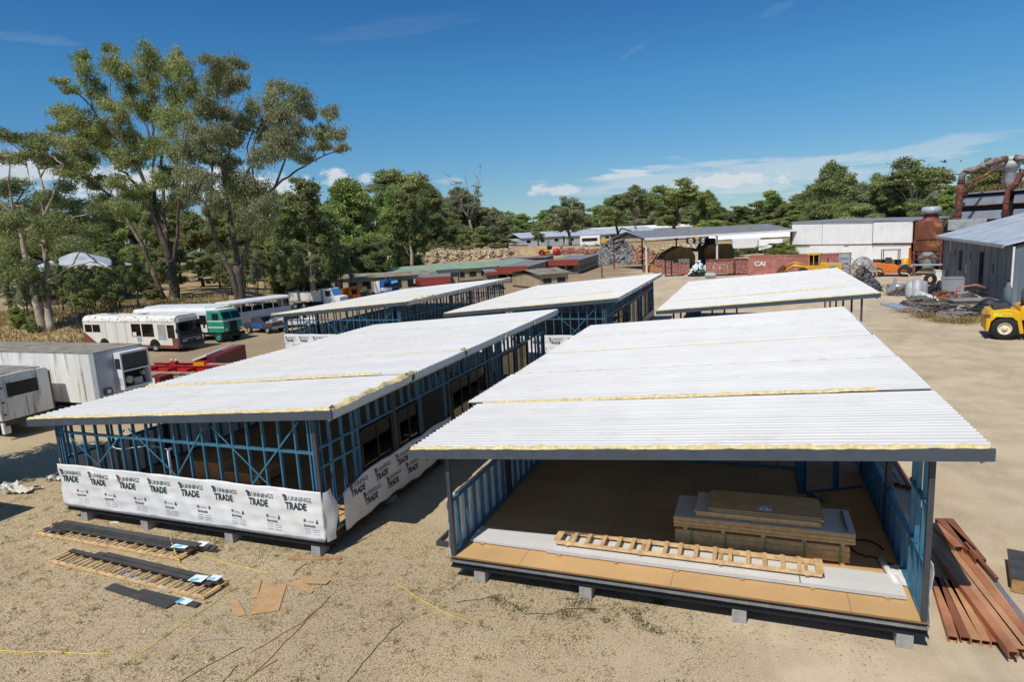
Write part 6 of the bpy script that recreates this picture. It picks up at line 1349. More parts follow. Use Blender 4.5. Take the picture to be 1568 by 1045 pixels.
MB().lathe([(.01, hh(245)), (1.15, hh(246)), (1.15, hh(258)), (.95, hh(259)), (.75, hh(262)), (.75, hh(277)), (.2, hh(287)), (.2, hh(293))], (0,0,0)).build('body', 'galv', t); MB().rbox((-1.6, 0, hh(253)), (1.4, 1.0, 1.1)).build('inlet', 'zinc', t); MB().tube([(1.1,0,hh(249)),(2.2,0,hh(252)),(3.4,0,hh(262))], .3, 8).build('outlet', 'zinc', t); MB().lathe([(.9,hh(245)),(.9,hh(240)),(.01,hh(239))], (0,0,0)).build('cap', 'galv', t)
m = MB()
for x in (-1.2, 1.2): m.bx(x-.1, x+.1, -.1, .1, hh(299), hh(259))
m.bx(-8, 5, -.12, .12, hh(262), hh(260.5)); m.build('support_frame', 'rust', t)
# big grey blue shed on the right
g0, g1 = Vector((22.9, 98.8, 0)), Vector((20.9, 67.3, 0)); gx = (g1-g0).normalized(); Lg = (g1-g0).length
zE0, zE1 = hgt(g0, 363), hgt(g1, 371); zE = (zE0+zE1)/2
t = thing('grey_shed', 'big dark grey iron shed with a pale roof and window gaps, on the right', 'shed', g0, math.atan2(gx.y, gx.x))
wl = MB(); holes = [(9.6, 11.2, 1.6, 4.0), (19.3, 21.2, 1.0, 4.3)]; xs = [0]+[v for h_ in holes for v in h_[:2]]+[Lg]
for i in range(0, len(xs), 2): wl.bx(xs[i], xs[i+1], 0, .12, 0, zE-.15)
for a0, a1, z0, z1 in holes: wl.bx(a0, a1, 0, .12, 0, z0); wl.bx(a0, a1, 0, .12, z1, zE-.15)
wl.bx(Lg-.12, Lg, .12, 24, 0, zE-.15); wl.bx(0, .12, .12, 24, 0, zE-.15); wl.build('wall', 'shed_blue', t)
MB().prism([(-.9, zE-.12), (12, zE+3.3), (25, zE-.12), (25, zE+.0), (12, zE+3.45), (-.9, zE+.02)], -.3, Lg+.35, 'X').build('roof', 'shed_roof', t)
MB().prism([(0.01, zE-.15), (12, zE+3.2), (24, zE-.15)], Lg-.11, Lg-.02, 'X').build('gable', 'shed_blue', t); MB().bx(-.38, -.28, -.9, 12, zE-.1, zE+.12).build('barge_board', 'rust_red', t) if 0 else None
MB().bx(-.3, Lg+.35, -1.02, -.905, zE-.28, zE-.02).build('gutter', 'zinc', t)
MB().bx(Lg+.02, Lg+.16, -.2, -.06, 0, zE-.2).build('downpipe', 'paint_white', t)
for (a0, a1, z0, z1) in holes:
    w = MB().bx(a0-.06, a0, -.03, .0, z0, z1).bx(a1, a1+.06, -.03, .0, z0, z1).bx(a0-.001, a1+.001, -.03, .0, z1-.08, z1).bx(a0-.001, a1+.001, -.03, .0, z0, z0+.08).build('window', 'rust_red', t)
    for k in range(4): MB().bx(a0+.05, a1-.05, .5, .52, z0+k*(z1-z0)/4+.05, z0+(k+1)*(z1-z0)/4-.02).build('board', ['cream_wall', 'rust', 'old_timber', 'crate_red'][k], w)
for a0, z0, z1, m in ((4.5, 3.6, 5.2, 'silver'), (7.0, 3.0, 3.9, 'plank_black'), (13.5, 1.6, 2.6, 'shed_pale'), (15, 3.2, 3.9, 'plank_black'), (24.5, 2.4, 3.3, 'plank_black'), (3.0, .6, 3.0, 'rim_grey')): MB().bx(a0, a0+.45, -.05, -.005, z0, z1).build('patch', m, t)
for i in range(12): MB().bx(i*Lg/12, i*Lg/12+.03, -.025, -.002, 0, zE-.2).build('sheet_rib', 'shed_blue', t)
a0 = Lg+.01; MB().bx(a0, a0+.05, 1.5, 22, zE-2.0, zE-1.4).build('flashing', 'zinc', t)
# ------------------------------------------------------------------ junk along the grey shed
heap('wire_heap_base', 'heap of dark scrap metal in front of the white shed', 1322, 446, 44, 30, 'scrap_mix', 41, 900, .06, .36)
p = at(1320, 436); g = random.Random(9); m = MB()
for i in range(120):
    a1, e1 = g.uniform(0, 6.28), g.uniform(.1, 1.5); q = [Vector((math.cos(a1+d)*math.cos(e1+d*.4)*1.75, math.sin(a1+d)*math.cos(e1+d*.4)*1.6, .3+3.2*abs(math.sin(e1+d*.4)))) for d in (0, .5, 1.0, 1.5)]
    m.tube(q, .025, 4)
tag(m.build('wire_tangle', 'rim_grey', None, p), 'round grey tangle of fencing wire on the scrap heap', 'wire')
for i in range(14):
    a1 = g.uniform(-1.5, 1.5); q = at(1318+14*math.sin(a1*2), 436+g.uniform(-6, 6)); d = Vector((g.uniform(-1, 1), g.uniform(-.6, .2), g.uniform(-.3, .5))).normalized()*1.3
    tag(MB().bar(-d, d, .06, .06).build('steel_rod', ['paint_white', 'rust', 'silver', 'rust_red'][i % 4], None, q+Vector((0, -1.2, 1.5+g.random()))), ['white', 'brown', 'silver', 'red brown'][i % 4]+' steel offcut sticking out of the scrap heap by the white shed', 'steel offcut', 'steel offcuts on the scrap heap')
def junk(name, label, cat, u, v, mb, m, rz=0.):
    return tag(mb.build(name, m, None, at(u, v), rz), label, cat)
junk('tyre', 'large black tyre lying against the junk by the grey shed', 'tyre', 1424, 436, MB().lathe([(.36,-.2),(.66,-.2),(.74,-.08),(.74,.08),(.66,.2),(.36,.2),(.36,-.2)], (0,0,.62), 'Y', 24), 'tyre', .3)
for i, (u, v, r, h_) in enumerate(((1396,457,.55,1.7), (1404,458,.5,1.9), (1410,455,.55,1.6))):
    junk('galvanised_tank', ['left', 'middle', 'right'][i]+' one of three pale galvanised tanks in the junk by the grey shed', 'tank', u, v, MB().lathe([(.01,0),(r,0),(r*1.04,.5),(r,.52),(r*1.04,1.1),(r,1.12),(r,h_),(.01,h_+.1)], (0,0,0)), ['galv', 'galv', 'silver'][i])
junk('steel_bin', 'square pale steel bin in the junk against the grey shed', 'bin', 1457, 452, MB().bx(-.9,.9,-.6,.6,0,1.7).bx(-.95,.95,-.65,.65,1.701,1.85).bx(-.95,-.88,-.66,-.60,0,1.7).bx(.88,.95,-.66,-.6,0,1.7), 'zinc', -.1)
junk('tilted_sheet', 'tilted white sheet lying on the junk', 'panel', 1424, 464, MB().rbox((0,0,.55), (1.9,1.2,.05), .5, rx=.5, ry=.35), 'paint_white')
junk('steel_door', 'long grey steel door lying flat on the gravel', 'door panel', 1378, 472, MB().rbox((0,0,.08), (1.3,6.2,.1), R(6)).rbox((.05,.6,.15), (.5,.1,.06), .4).rbox((.0,-1,.15), (.5,.1,.06), -.3), 'silver', R(4))
junk('timber_platform', 'weathered timber platform raised over junk by the grey shed', 'platform', 1487, 474, MB().bx(-1.7,1.7,-.9,.9,.8,.9).bx(-1.6,1.6,-.8,.8,.6,.799).bx(-1.5,-1.3,-.7,.7,0,.6).bx(1.3,1.5,-.7,.7,0,.6), 'dead_wood', .1)
junk('red_frame', 'red pipe frame standing in the junk by the grey shed', 'frame', 1462, 470, MB().tube([(0,0,0),(0,0,1.7),(1.6,.4,1.9),(2.4,.6,1.6)], .09, 8), 'container_red')
junk('white_post', 'thin bent white pipe standing at the edge of the junk', 'pipe', 1392, 443, MB().tube([(0,0,0),(0,0,1.5),(-.2,0,1.75),(-.9,0,1.85)], .06, 8), 'paint_white')
junk('grey_block', 'white plastic cube against the corner of the grey shed', 'tank', 1438, 428, MB().bx(-.5,.5,-.5,.5,0,1.1).bx(-.55,.55,-.55,.55,1.101,1.2), 'paint_white')
junk('tarpaulin', 'black tarpaulin bunched over junk near the yellow forklift', 'tarpaulin', 1520, 480, MB().grid(lambda i, j: (3.4*(i-.5), 1.8*(j-.5), (1.5*math.sin(i*3.1)**.8+.15*math.sin(i*14+j*5))*(math.sin(j*3.1)*.6+.4*j)), 26, 12), 'tarp')
junk('grey_casting', 'grey scrap casting with an upright arm, left of the junk', 'scrap', 1364, 449, MB().rbox((0,0,.3),(.9,.3,.5),.3).rbox((.3,0,.9),(.3,.25,1.5),.2,ry=.2).rbox((-.4,.1,.6),(.7,.2,.2),.8,ry=.5), 'galv')
junk('steel_cylinder', 'grey steel cylinder lying by the scrap casting', 'cylinder', 1375, 447, MB().lathe([(.01,-.9),(.35,-.9),(.35,.9),(.01,.9)], (0,0,.55), 'X'), 'zinc', .1)
for i, (u, v, w, m, n_) in enumerate(((1385,452,40,'scrap_mix','dark scrap below the galvanised tanks'), (1432,452,56,'dark_steel','black steel scrap behind the white sheet'), (1412,466,46,'scrap_mix','grey scrap below the white sheet'), (1465,486,44,'dead_wood','grey weathered timber scrap in front of the platform'), (1470,462,40,'rust','rusty scrap behind the platform'), (1400,468,34,'scrap_mix','brown scrap at the edge of the gravel'))):
    heap('scrap_pile', 'pile of '+n_, u, v, w, 9, m, 60+i, 420, .05, .3, cat='scrap')
for i in range(18):
    u, v = g.uniform(1385, 1495), g.uniform(452, 492); a1 = g.uniform(0, 3.1); d = Vector((math.cos(a1), math.sin(a1)*.7, g.uniform(-.1, .15)))*g.uniform(.5, 1.4)
    q = at(u, v); tag(MB().bar(-d, d, .1, .07).build('scrap_board', ['dead_wood', 'rust', 'plank_black', 'silver'][i % 4], None, q+Vector((0,0,.25+.2*(i % 3)))), ['grey', 'rusty', 'black', 'silver'][i % 4]+' board or pipe lying across the junk along the grey shed', 'scrap board', 'boards and pipes strewn over the junk')
p = at(1544, 452); t = thing('gas_bottle', 'dark gas bottle against the wall of the grey shed', 'gas bottle', at(1541, 478)); MB().lathe([(.01,0),(.3,0),(.3,1.9),(.15,2.2),(.1,2.5),(.01,2.5)], (0,0,0)).build('bottle', 'shed_blue', t); MB().bx(-.1,.1,-.1,.1,2.5,2.7).build('valve', 'dark_steel', t)
# low fence post in the yard
junk('bollard', 'thin dark post standing in the gravel by the small khaki building', 'post', 922, 426, MB().bx(-.08,.08,-.08,.08,0,1.9).bx(-.1,.1,-.1,.1,1.901,2.0), 'dark_steel')
# house beyond the left trees
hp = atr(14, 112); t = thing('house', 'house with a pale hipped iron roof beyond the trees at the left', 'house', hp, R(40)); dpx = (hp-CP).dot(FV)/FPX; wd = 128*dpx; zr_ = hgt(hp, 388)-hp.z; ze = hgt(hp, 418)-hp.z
MB().bx(.8, wd-.8, 1.8, 14, 0, ze-.05).build('wall', 'house_brown_shade', t)
r_v = [(0,0,ze),(wd,0,ze),(wd,15,ze),(0,15,ze),(6,7.5,zr_),(wd-6,7.5,zr_)]
rf = MB()
for f in ((0,1,5,4),(1,2,5),(2,3,4,5),(3,0,4)): rf.poly([r_v[k] for k in f])
rf.poly([r_v[k] for k in (3,2,1,0)]); rf.build('roof', 'shed_roof', t)
for i in range(5): MB().bx(2+i*wd/5.5, 3.6+i*wd/5.5, 1.74, 1.798, .9, ze-.6).build('window', 'black', t)
for i in range(8): MB().bx(.1+i*(wd-.2)/7.5, .2+i*(wd-.2)/7.5, .1, .2, 0, ze-.02).build('veranda_post', 'house_brown_shade', t)
# dark heaps of soil beside the cream classrooms
def mound(label, u, v, w, h, m, seed):
    c = at(u, v); k = (c-CP).dot(FV)/FPX; a_, b2 = w*k/2, h*k; g = random.Random(seed); ph = [g.uniform(0, 6) for _ in range(4)]
    o = MB().grid(lambda i, j: ((lambda A, r: (a_*r*math.cos(A), a_*.7*r*math.sin(A), b2*(1-r**1.6)*(1+.25*math.sin(A*2+ph[0]))*(1+.12*math.sin(r*9+A*5+ph[1]))-.1))(i*6.2832, .02+j*.98)), 28, 9).build('soil_heap', m, None, c, fix=False); return tag(o, label, 'soil heap', 'soil heaps under the river trees')
mound('dark soil heap beside the white tipper truck, left of two', 460, 445, 56, 20, 'soil_dark', 1); mound('dark soil heap between the tipper truck and the khaki classrooms', 496, 442, 40, 20, 'soil_dark', 2)
mound('dark brown soil heap behind the brown and white bus, larger of two', 118, 486, 36, 7, 'soil_dark', 3); mound('small dark soil heap left of the larger one behind the bus', 98, 489, 22, 4, 'soil_dark', 4)
# birds
for i, (u, v) in enumerate(((1439, 248), (1465, 246))):
    q = onv(u, v, 90); t = tag(MB().prism([(-.3,0),(.25,.05),(.35,0),(.25,-.08)], -.06, .06, 'Y').poly([(-.1,.05,.03),(.15,.05,.03),(-.05,.5,.2),(-.2,.5,.18)]).poly([(-.1,-.05,.03),(.15,-.05,.03),(-.05,-.45,.25),(-.2,-.45,.22)]).build('bird', 'bird', None, q, .4+i), ['left', 'right'][i]+' one of two dark birds flying above the trees on the right', 'bird', 'birds in the sky')

r_ = np.random.default_rng(91); cl3 = np.array([[p.x, p.y, .5] for p in [at(u, v) for u, v in ((1375,452),(1395,478),(1420,486),(1445,492),(1470,494),(1495,492),(1440,470),(1480,488),(1366,440),(1455,478))]])
blades('dry_grass_clumps', 'dry grass growing round the junk beside the grey shed', 9000, None, .32, 'grass_dry', 8, 1.3, cl3)

for i, (u, v, w, m, lb) in enumerate(((1143, 385, 40, 'paint_white', 'white box truck standing behind the open shed, left of two'), (1180, 388, 34, 'shed_white', 'white box truck standing behind the open shed, right of two'))):
    p = at(u, v); k = (p-CP).dot(FV)/FPX; t = thing('box_truck', lb, 'truck', p, RZ*.3); MB().bx(-w*k/2, w*k/2, 0, 2.6, .9, 3.6).build('box', m, t, bevel=.05); MB().bx(-w*k/2+.3, w*k/2-.3, .5, 2, .5, .9).build('chassis', 'dark_steel', t)
    for x in (-w*k*.3, w*k*.3):
        for y, sg in ((.2, -1), (2.4, 1)): wheel(t, (x, y, .5), .5, .3, side=sg)

for i, (u, v, w, h_, m, n_) in enumerate(((1445, 446, 50, 11, 'dark_steel', 'dark steel scrap against the foot of the grey shed'), (1480, 464, 44, 10, 'scrap_mix', 'mixed scrap between the red frame and the grey shed'), (1505, 482, 40, 9, 'dark_steel', 'black scrap beside the tarpaulin'), (1448, 478, 40, 8, 'plank_black', 'black boards and scrap left of the platform'), (1418, 476, 36, 6, 'scrap_mix', 'low scrap in the dry grass'), (1440, 458, 40, 9, 'rust', 'rust brown scrap in the middle of the junk'))):
    heap('scrap_pile', 'pile of '+n_, u, v, w, h_, m, 80+i, 420, .05, .34, cat='scrap')
for i in range(26):
    u, v = g.uniform(1395, 1520), g.uniform(446, 490); a1 = g.uniform(-.5, .9); d = Vector((math.cos(a1), math.sin(a1)*.7, g.uniform(-.12, .2)))*g.uniform(.6, 1.6)
    q = at(u, v); tag(MB().bar(-d, d, .09, .05).build('scrap_board', ['plank_black', 'rust', 'dead_wood', 'plank_black'][i % 4], None, q+Vector((0,0,.3+.2*(i % 3)))), ['black', 'rusty', 'grey', 'black'][i % 4]+' board or pipe lying across the junk along the grey shed', 'scrap board', 'boards and pipes strewn over the junk')
# ------------------------------------------------------------------ trees
def leaf_cloud(clumps, dens, size, seed, droop=.35, aspect=.42, sub=10, spread=.23):
    """leaf faces gathered in twig-sized bunches inside ellipsoid clumps (x,y,z,rx,ry,rz)"""
    r = np.random.default_rng(seed); Vs = []
    for (x, y, z, rx, ry, rz) in clumps:
        n = max(20, int(dens*rx*ry**.5*rz**.5*4)); k = max(3, int(sub*(.6+.8*r.random())))
        d = r.normal(0, 1, (k, 3)); d /= np.linalg.norm(d, axis=1)[:, None]; d *= (r.random((k, 1))**.45); d[:, 2] = d[:, 2]*.9+.1
        c = d*np.array([rx, ry, rz])+np.array([x, y, z]); w = r.random(k)+.3; idx = r.choice(k, n, p=w/w.sum())
        s = np.array([rx, ry, rz])*spread
        p = c[idx]+r.normal(0, 1, (n, 3))*s*np.array([1, 1, .85])
        a = r.normal(0, 1, (n, 3)); a[:, 2] -= droop*2; a /= np.linalg.norm(a, axis=1)[:, None]
        b = np.cross(a, r.normal(0, 1, (n, 3))); b /= np.linalg.norm(b, axis=1)[:, None]+1e-9
        L_ = (size*r.uniform(.55, 1.35, n))[:, None]; a, b = a*L_*.5, b*L_*.5*aspect
        Vs.append(np.stack([p-a, p+b-a*.1, p+a, p-b-a*.1], 1).reshape(-1, 3))
    V = np.concatenate(Vs); return V, np.arange(len(V)).reshape(-1, 4)
def limb(mb, pts, r0, r1, n=7, wob=0., g=rnd):
    P = [Vector(p) for p in pts]; out = [P[0]]
    for i in range(len(P)-1):
        for t in (.33, .66, 1.):
            q = P[i].lerp(P[i+1], t); L_ = (P[i+1]-P[i]).length
            if t < 1 and wob: q += Vector((g.uniform(-1,1), g.uniform(-1,1), g.uniform(-1,1)))*wob*L_
            out.append(q)
    k = len(out); mb.tube(out, [r0+(r1-r0)*(i/(k-1))**.8 for i in range(k)], n); return out
def traced_tree(label, base_px, limbs, clumps, conv, leafm, barkm, seed, dens, lsize, depthspread, group=None, droop=.5):
    """a tree whose limbs and leaf clumps were read off the photograph, set at its own distance and given depth"""
    g = random.Random(seed); B = at(*conv(*base_px)); dep = (B-CP).dot(FV); m = dep/FPX
    t = thing('gum_tree', label, 'tree', B, 0, group); sc = 1/conv.scale
    def W3(x, y, dz): u, v = conv(x, y); return CP+ray(u, v)*(dep+dz)-B
    mb = MB(); skel = []
    for (pts, w0, w1, ez) in limbs:
        n = len(pts); P = []
        for i, p in enumerate(pts):
            q = W3(p[0], p[1], ez*(i/(n-1))**1.2)
            P.append(q)
        if (pts[0][1] >= base_px[1]-8): P[0].z = min(P[0].z, -.1)
        o = limb(mb, P, w0*m*sc/2, w1*m*sc/2, 8, .05, g); skel += [(p, ez) for p in o[len(o)//3:]]
    cl = []
    for c in clumps:
        x, y, rx, ry = c[:4]
        best = min(skel, key=lambda s: (s[0]-W3(x, y, s[1])).length)
        dz = best[1]*.5+g.uniform(-1, 1)*depthspread
        p = W3(x, y, dz); cl.append((p.x, p.y, p.z, rx*m*sc, rx*m*sc*.9, ry*m*sc))
        best = min(skel, key=lambda s: (s[0]-p).length+max(0, s[0].z-p.z)*1.0)
        mid = best[0].lerp(p, .5)+Vector((g.uniform(-.3,.3), g.uniform(-.3,.3), g.uniform(-.1,.5)))
        limb(mb, [best[0], mid, p], .11, .025, 5, .06, g)
        for _ in range(4):
            q = p+Vector((g.uniform(-.8,.8)*rx, g.uniform(-.8,.8)*rx, g.uniform(-.5,.9)*ry))*m*sc; limb(mb, [p, q], .04, .012, 4, .08, g)
    mb.build('trunk', barkm, t, fix=False)
    V, F = leaf_cloud(cl, dens, lsize, seed, droop*1.7, .30, 22, .235); link('crown', npmesh('crown', V, F, leafm), t)
    return t
def conv_of(x0, y0, s):
    f = lambda x, y: (x0+x/s, y0+y/s)
    f.scale = s; return f
cv = conv_of(60, 50, 2.43)
traced_tree('tall spreading gum tree with many leaning dark limbs, left of the two giants', (507,996),
  [([(507,1012),(500,930),(496,850)],40,30,0), ([(496,850),(455,760),(410,640),(372,510),(322,420),(250,345),(190,270),(130,215),(75,178)],22,2,-3), ([(496,850),(462,745),(428,640),(420,500),(426,360),(412,210),(402,80)],20,2,2),
   ([(480,800),(462,600),(457,450),(478,350),(508,240),(520,70)],16,2,5), ([(498,870),(515,760),(520,640),(520,500),(535,380),(548,180)],15,2,-5), ([(470,1005),(420,880),(365,760),(322,680),(262,605),(180,550),(105,485),(60,410)],20,2,-6),
   ([(385,590),(340,545),(280,490),(205,415),(130,340),(62,300)],12,2,4), ([(330,430),(290,330),(262,230),(268,60)],9,1.5,-2), ([(425,420),(380,320),(330,220),(300,140)],9,1.5,4), ([(200,280),(175,200),(160,90)],6,1.5,0), ([(498,880),(470,850),(430,830),(395,800)],14,3,2)],
  [(80,180,32,16),(118,215,30,20),(155,92,36,30),(180,160,42,50),(265,58,28,22),(268,125,38,48),(220,230,40,50),(312,155,45,55),(345,235,50,58),(285,300,58,55),(405,100,50,52),(412,190,55,60),(400,290,60,65),(480,130,48,55),(520,82,30,32),(545,160,46,50),(562,235,40,55),(505,235,50,58),(470,330,58,58),(538,320,46,48),(88,296,42,30),(150,328,58,46),(80,350,40,30),(180,390,58,46),(112,420,56,38),(235,430,58,46),(178,470,50,38),(58,398,36,30),(335,400,58,58),(300,478,56,38),(130,520,56,36),(205,560,50,28),(422,430,48,58),(505,430,48,58),(482,525,48,55),(250,365,50,45),(370,480,45,45),(440,560,40,40),(350,600,50,35),(280,560,46,30),(385,625,55,46),(300,650,56,42),(452,650,46,46),(240,630,46,36),(522,630,46,46)],
  cv, 'leaf_gum', 'bark', 101, 215, .36, 4.5)
traced_tree('tall gum tree with a long branch reaching right, right of the two giants', (748,1035),
  [([(748,1035),(747,992),(742,930),(738,870)],38,30,0), ([(738,870),(722,740),(705,640),(684,545),(676,470),(690,300),(700,130)],20,2,2), ([(738,1035),(735,975),(690,850),(650,740),(618,635),(562,582),(532,490),(560,330)],24,2,-4), ([(752,1035),(752,900),(775,790),(800,700),(835,625),(858,590),(905,548),(965,508),(1035,470),(1110,440),(1145,415)],20,2,3),
   ([(835,625),(795,540),(796,430),(850,310),(890,200)],11,2,-3), ([(880,570),(930,430),(975,250)],10,2,4), ([(640,560),(640,430),(625,300),(650,150)],9,2,-2), ([(690,480),(740,330),(755,190)],8,1.5,3), ([(760,560),(800,350),(805,260)],7,1.5,5), ([(1010,482),(1060,400),(1085,300)],6,1.5,2)],
  [(655,128,52,36),(722,118,50,30),(755,190,34,42),(700,200,62,52),(640,200,44,52),(618,290,48,58),(680,300,66,48),(600,380,58,56),(662,400,66,56),(722,400,56,46),(640,462,58,38),(568,440,48,56),(750,350,42,38),(802,285,36,46),(775,340,36,36),(556,520,48,46),(700,480,50,36),(892,215,42,40),(860,262,42,46),(968,245,50,48),(930,290,46,46),(1000,300,36,38),(900,330,56,56),(850,372,56,56),(900,425,58,56),(840,465,56,46),(945,445,46,46),(962,382,46,46),(1083,305,34,30),(1058,372,46,36),(1112,378,36,30),(1124,432,34,20),(1042,432,46,26),(985,468,46,20),(780,590,72,62),(815,680,70,60),(815,745,40,36),(850,650,48,48),(720,600,50,50),(600,560,46,46),(660,630,48,46),(560,610,42,42),(700,545,46,40)],
  cv, 'leaf_pale', 'bark', 102, 225, .36, 4.5)
cv2 = conv_of(0, 180, 3.075)
traced_tree('pale limbed gum tree with flat tiers of leaves at the left edge', (228,1010),
  [([(205,1012),(178,900),(150,790),(120,650),(98,540),(60,460),(10,400),(-50,350)],40,8,-3), ([(242,1010),(225,900),(212,770),(205,600),(208,450),(190,280),(150,150)],40,4,2), ([(208,470),(260,330),(300,220)],14,3,-2), ([(100,545),(110,420),(70,410),(140,310),(120,180)],16,3,3), ([(212,780),(280,740),(340,700),(420,680),(530,715)],14,4,-5), ([(60,460),(40,300),(30,110)],12,3,-4), ([(206,560),(300,470),(380,420)],10,3,5)],
  [(25,85,60,34),(118,108,86,40),(190,128,66,38),(232,205,56,42),(300,205,54,38),(150,185,76,34),(55,195,60,34),(340,232,40,26),(50,330,80,50),(240,380,76,50),(150,430,86,52),(320,330,56,36),(330,420,76,46),(55,520,90,74),(250,515,86,62),(375,500,86,54),(60,640,86,66),(180,600,66,52),(465,440,56,46),(440,555,76,46),(340,605,66,38),(15,720,80,56),(120,720,60,40)],
  cv2, 'leaf_olive', 'bark_pale', 103, 215, .33, 4.0, droop=.2)
# kinds of background tree, each modelled once at 15 m and then copied
PROTO = {}
def proto(kind, seed, leafm, barkm='bark'):
    key = (kind, seed, leafm)
    if key in PROTO: return PROTO[key]
    g = random.Random(seed*7+len(kind)); mb = MB(); cl = []; H = 15.
    def C(x, y, z, rx, rz): cl.append((x, y, z, rx, rx*g.uniform(.8,1.1), rz))
    if kind == 'umbrella':
        top = []
        limb(mb, [(0,0,-.3),(g.uniform(-.4,.4),0,H*.22),(g.uniform(-.6,.6),.3,H*.42)], .42, .28, 8, .03, g); b0 = Vector((g.uniform(-.6,.6),.3,H*.42)); b0 = Vector(mb.v[-8])*0+b0
        for i in range(9):
            a = i*2.4+g.uniform(-.4,.4); rr = g.uniform(1.2, 4.6); z = H*(.93-.018*rr*rr/1.5)*g.uniform(.84, 1.0)
            e = Vector((rr*math.cos(a), rr*math.sin(a), z)); mid = Vector((e.x*.45, e.y*.45, H*.42+(z-H*.42)*.55)); limb(mb, [(0,.2,H*.38), mid, e], .17, .04, 6, .06, g)
            C(e.x, e.y, e.z, g.uniform(1.3, 2.1), g.uniform(.75, 1.2))
            for _ in range(2): C(e.x+g.uniform(-1.6,1.6), e.y+g.uniform(-1.6,1.6), e.z-g.uniform(.3,2.2), g.uniform(.9,1.5), g.uniform(.5,.9))
        for i in range(4): C(g.uniform(-2.5,2.5), g.uniform(-2.5,2.5), H*g.uniform(.45,.66), g.uniform(.9,1.5), g.uniform(.6,1.0))
        dens, ls, sub = 120, .36, 10
    elif kind == 'round':
        limb(mb, [(0,0,-.3),(.2,0,H*.25),(0,.2,H*.6)], .4, .15, 7, .04, g)
        for i in range(30):
            a = g.uniform(0, 6.28); z = g.uniform(.16, .95); w = 4.6*math.sin(math.pi*min(1, (z*.92+.10)))**.6*(1 if z < .6 else (1.02-z)/.42+.12); rr = w*g.uniform(.35, .95)
            C(rr*math.cos(a), rr*math.sin(a), H*z, g.uniform(1.2,2.0), g.uniform(1.0,1.5))
        for i in range(6): a = i*1.05; limb(mb, [(0,0,H*g.uniform(.2,.4)), (1.5*math.cos(a), 1.5*math.sin(a), H*.5), (2.8*math.cos(a), 2.8*math.sin(a), H*.7)], .14, .04, 5, .06, g)
        dens, ls, sub = 135, .36, 10
    elif kind == 'tall':
        limb(mb, [(0,0,-.3),(.3,0,H*.3),(-.2,.2,H*.65),(0,0,H*.95)], .34, .05, 7, .04, g)
        for i in range(24):
            a = g.uniform(0, 6.28); z = g.uniform(.28, .98); rr = 2.9*math.sin(math.pi*min(.97, z*.85+.12))**.7*g.uniform(.2, 1.0); e = Vector((rr*math.cos(a), rr*math.sin(a), H*z)); C(e.x, e.y, e.z, g.uniform(.8,1.4), g.uniform(.8,1.3))
            if i % 2: limb(mb, [(0,0,max(H*.25, e.z-2.6)), e*.6+Vector((0,0,e.z*.38)), e], .12, .03, 5, .08, g)
        dens, ls, sub = 125, .34, 8
    elif kind == 'bush':
        for i in range(4): a = i*1.6+g.random(); limb(mb, [(0,0,-.2),(.8*math.cos(a),.8*math.sin(a),H*.25),(2*math.cos(a),2*math.sin(a),H*.6)], .2, .05, 6, .05, g)
        for i in range(26):
            a = g.uniform(0, 6.28); z = g.uniform(.07, .92); rr = 5.4*math.sqrt(max(.03, 1-z**1.6))*g.uniform(.3, 1.); C(rr*math.cos(a), rr*math.sin(a), H*z, g.uniform(1.4,2.2), g.uniform(1.2,1.8))
        dens, ls, sub = 105, .40, 9
    elif kind == 'sapling':
        limb(mb, [(0,0,-.2),(.25,0,H*.35),(.0,.2,H*.85)], .20, .04, 6, .05, g); limb(mb, [(.2,0,H*.2),(1.3,.3,H*.5),(1.6,.4,H*.75)], .13, .03, 5, .05, g)
        for i in range(13): a = g.uniform(0, 6.28); z = g.uniform(.38, .98); rr = 2.3*g.uniform(.1, 1.); C(rr*math.cos(a), rr*math.sin(a), H*z, g.uniform(.8,1.5), g.uniform(.7,1.3))
        dens, ls, sub = 90, .42, 7
    elif kind == 'dead':
        limb(mb, [(0,0,-.3),(.1,0,H*.2),(-.2,.1,H*.4)], .26, .16, 8, .02, g)
        for i in range(7):
            a = i*.9+g.random()*.5; e = Vector((3.2*math.cos(a)*g.uniform(.5,1.2), 3.2*math.sin(a)*g.uniform(.5,1.2), H*g.uniform(.72,1.0))); mid = Vector((e.x*.5, e.y*.5, H*.6)); o = limb(mb, [(-.2,.1,H*.36), mid, e], .11, .02, 6, .05, g)
            for k in range(5):
                s = o[g.randrange(2, len(o))]; limb(mb, [s, s+Vector((g.uniform(-1,1), g.uniform(-1,1), g.uniform(.4,1.6)))], .05, .015, 4, .08, g)
        for i in range(5): C(g.uniform(-2,2), g.uniform(-2,2), H*g.uniform(.6,.85), .7, .5)
        dens, ls, sub = 40, .3, 6
    V, F = leaf_cloud(cl, dens, ls, seed+500, .25, .55, int(sub*1.5))
    PROTO[key] = (mb.mesh('trunk', barkm, fix=False), npmesh('crown', V, F, leafm)); return PROTO[key]
WB = {'umbrella': 10.5, 'round': 10, 'tall': 7.4, 'bush': 12.5, 'sapling': 6, 'dead': 7}
def tree(u, vt, wpx, rng, kind, leafm, label, group, seed=None, barkm='bark', vb=None):
    P_ = at(u, vb) if vb else atr(u, rng); H = max(1.5, hgt(P_, vt)-P_.z)*1.05; k = (P_-CP).dot(FV)/FPX
    tm, cm = proto(kind, rnd.randrange(3) if seed is None else seed, leafm, barkm)
    t = thing('dead_tree' if kind == 'dead' else 'tree' if kind != 'bush' else 'bush', label, 'bush' if kind == 'bush' and H < 6 else 'tree', P_, rnd.uniform(0, 6.28), group); t.scale = (wpx*k/WB[kind], wpx*k/WB[kind], H/15.)
    link('trunk', tm, t); link('crown', cm, t); return t
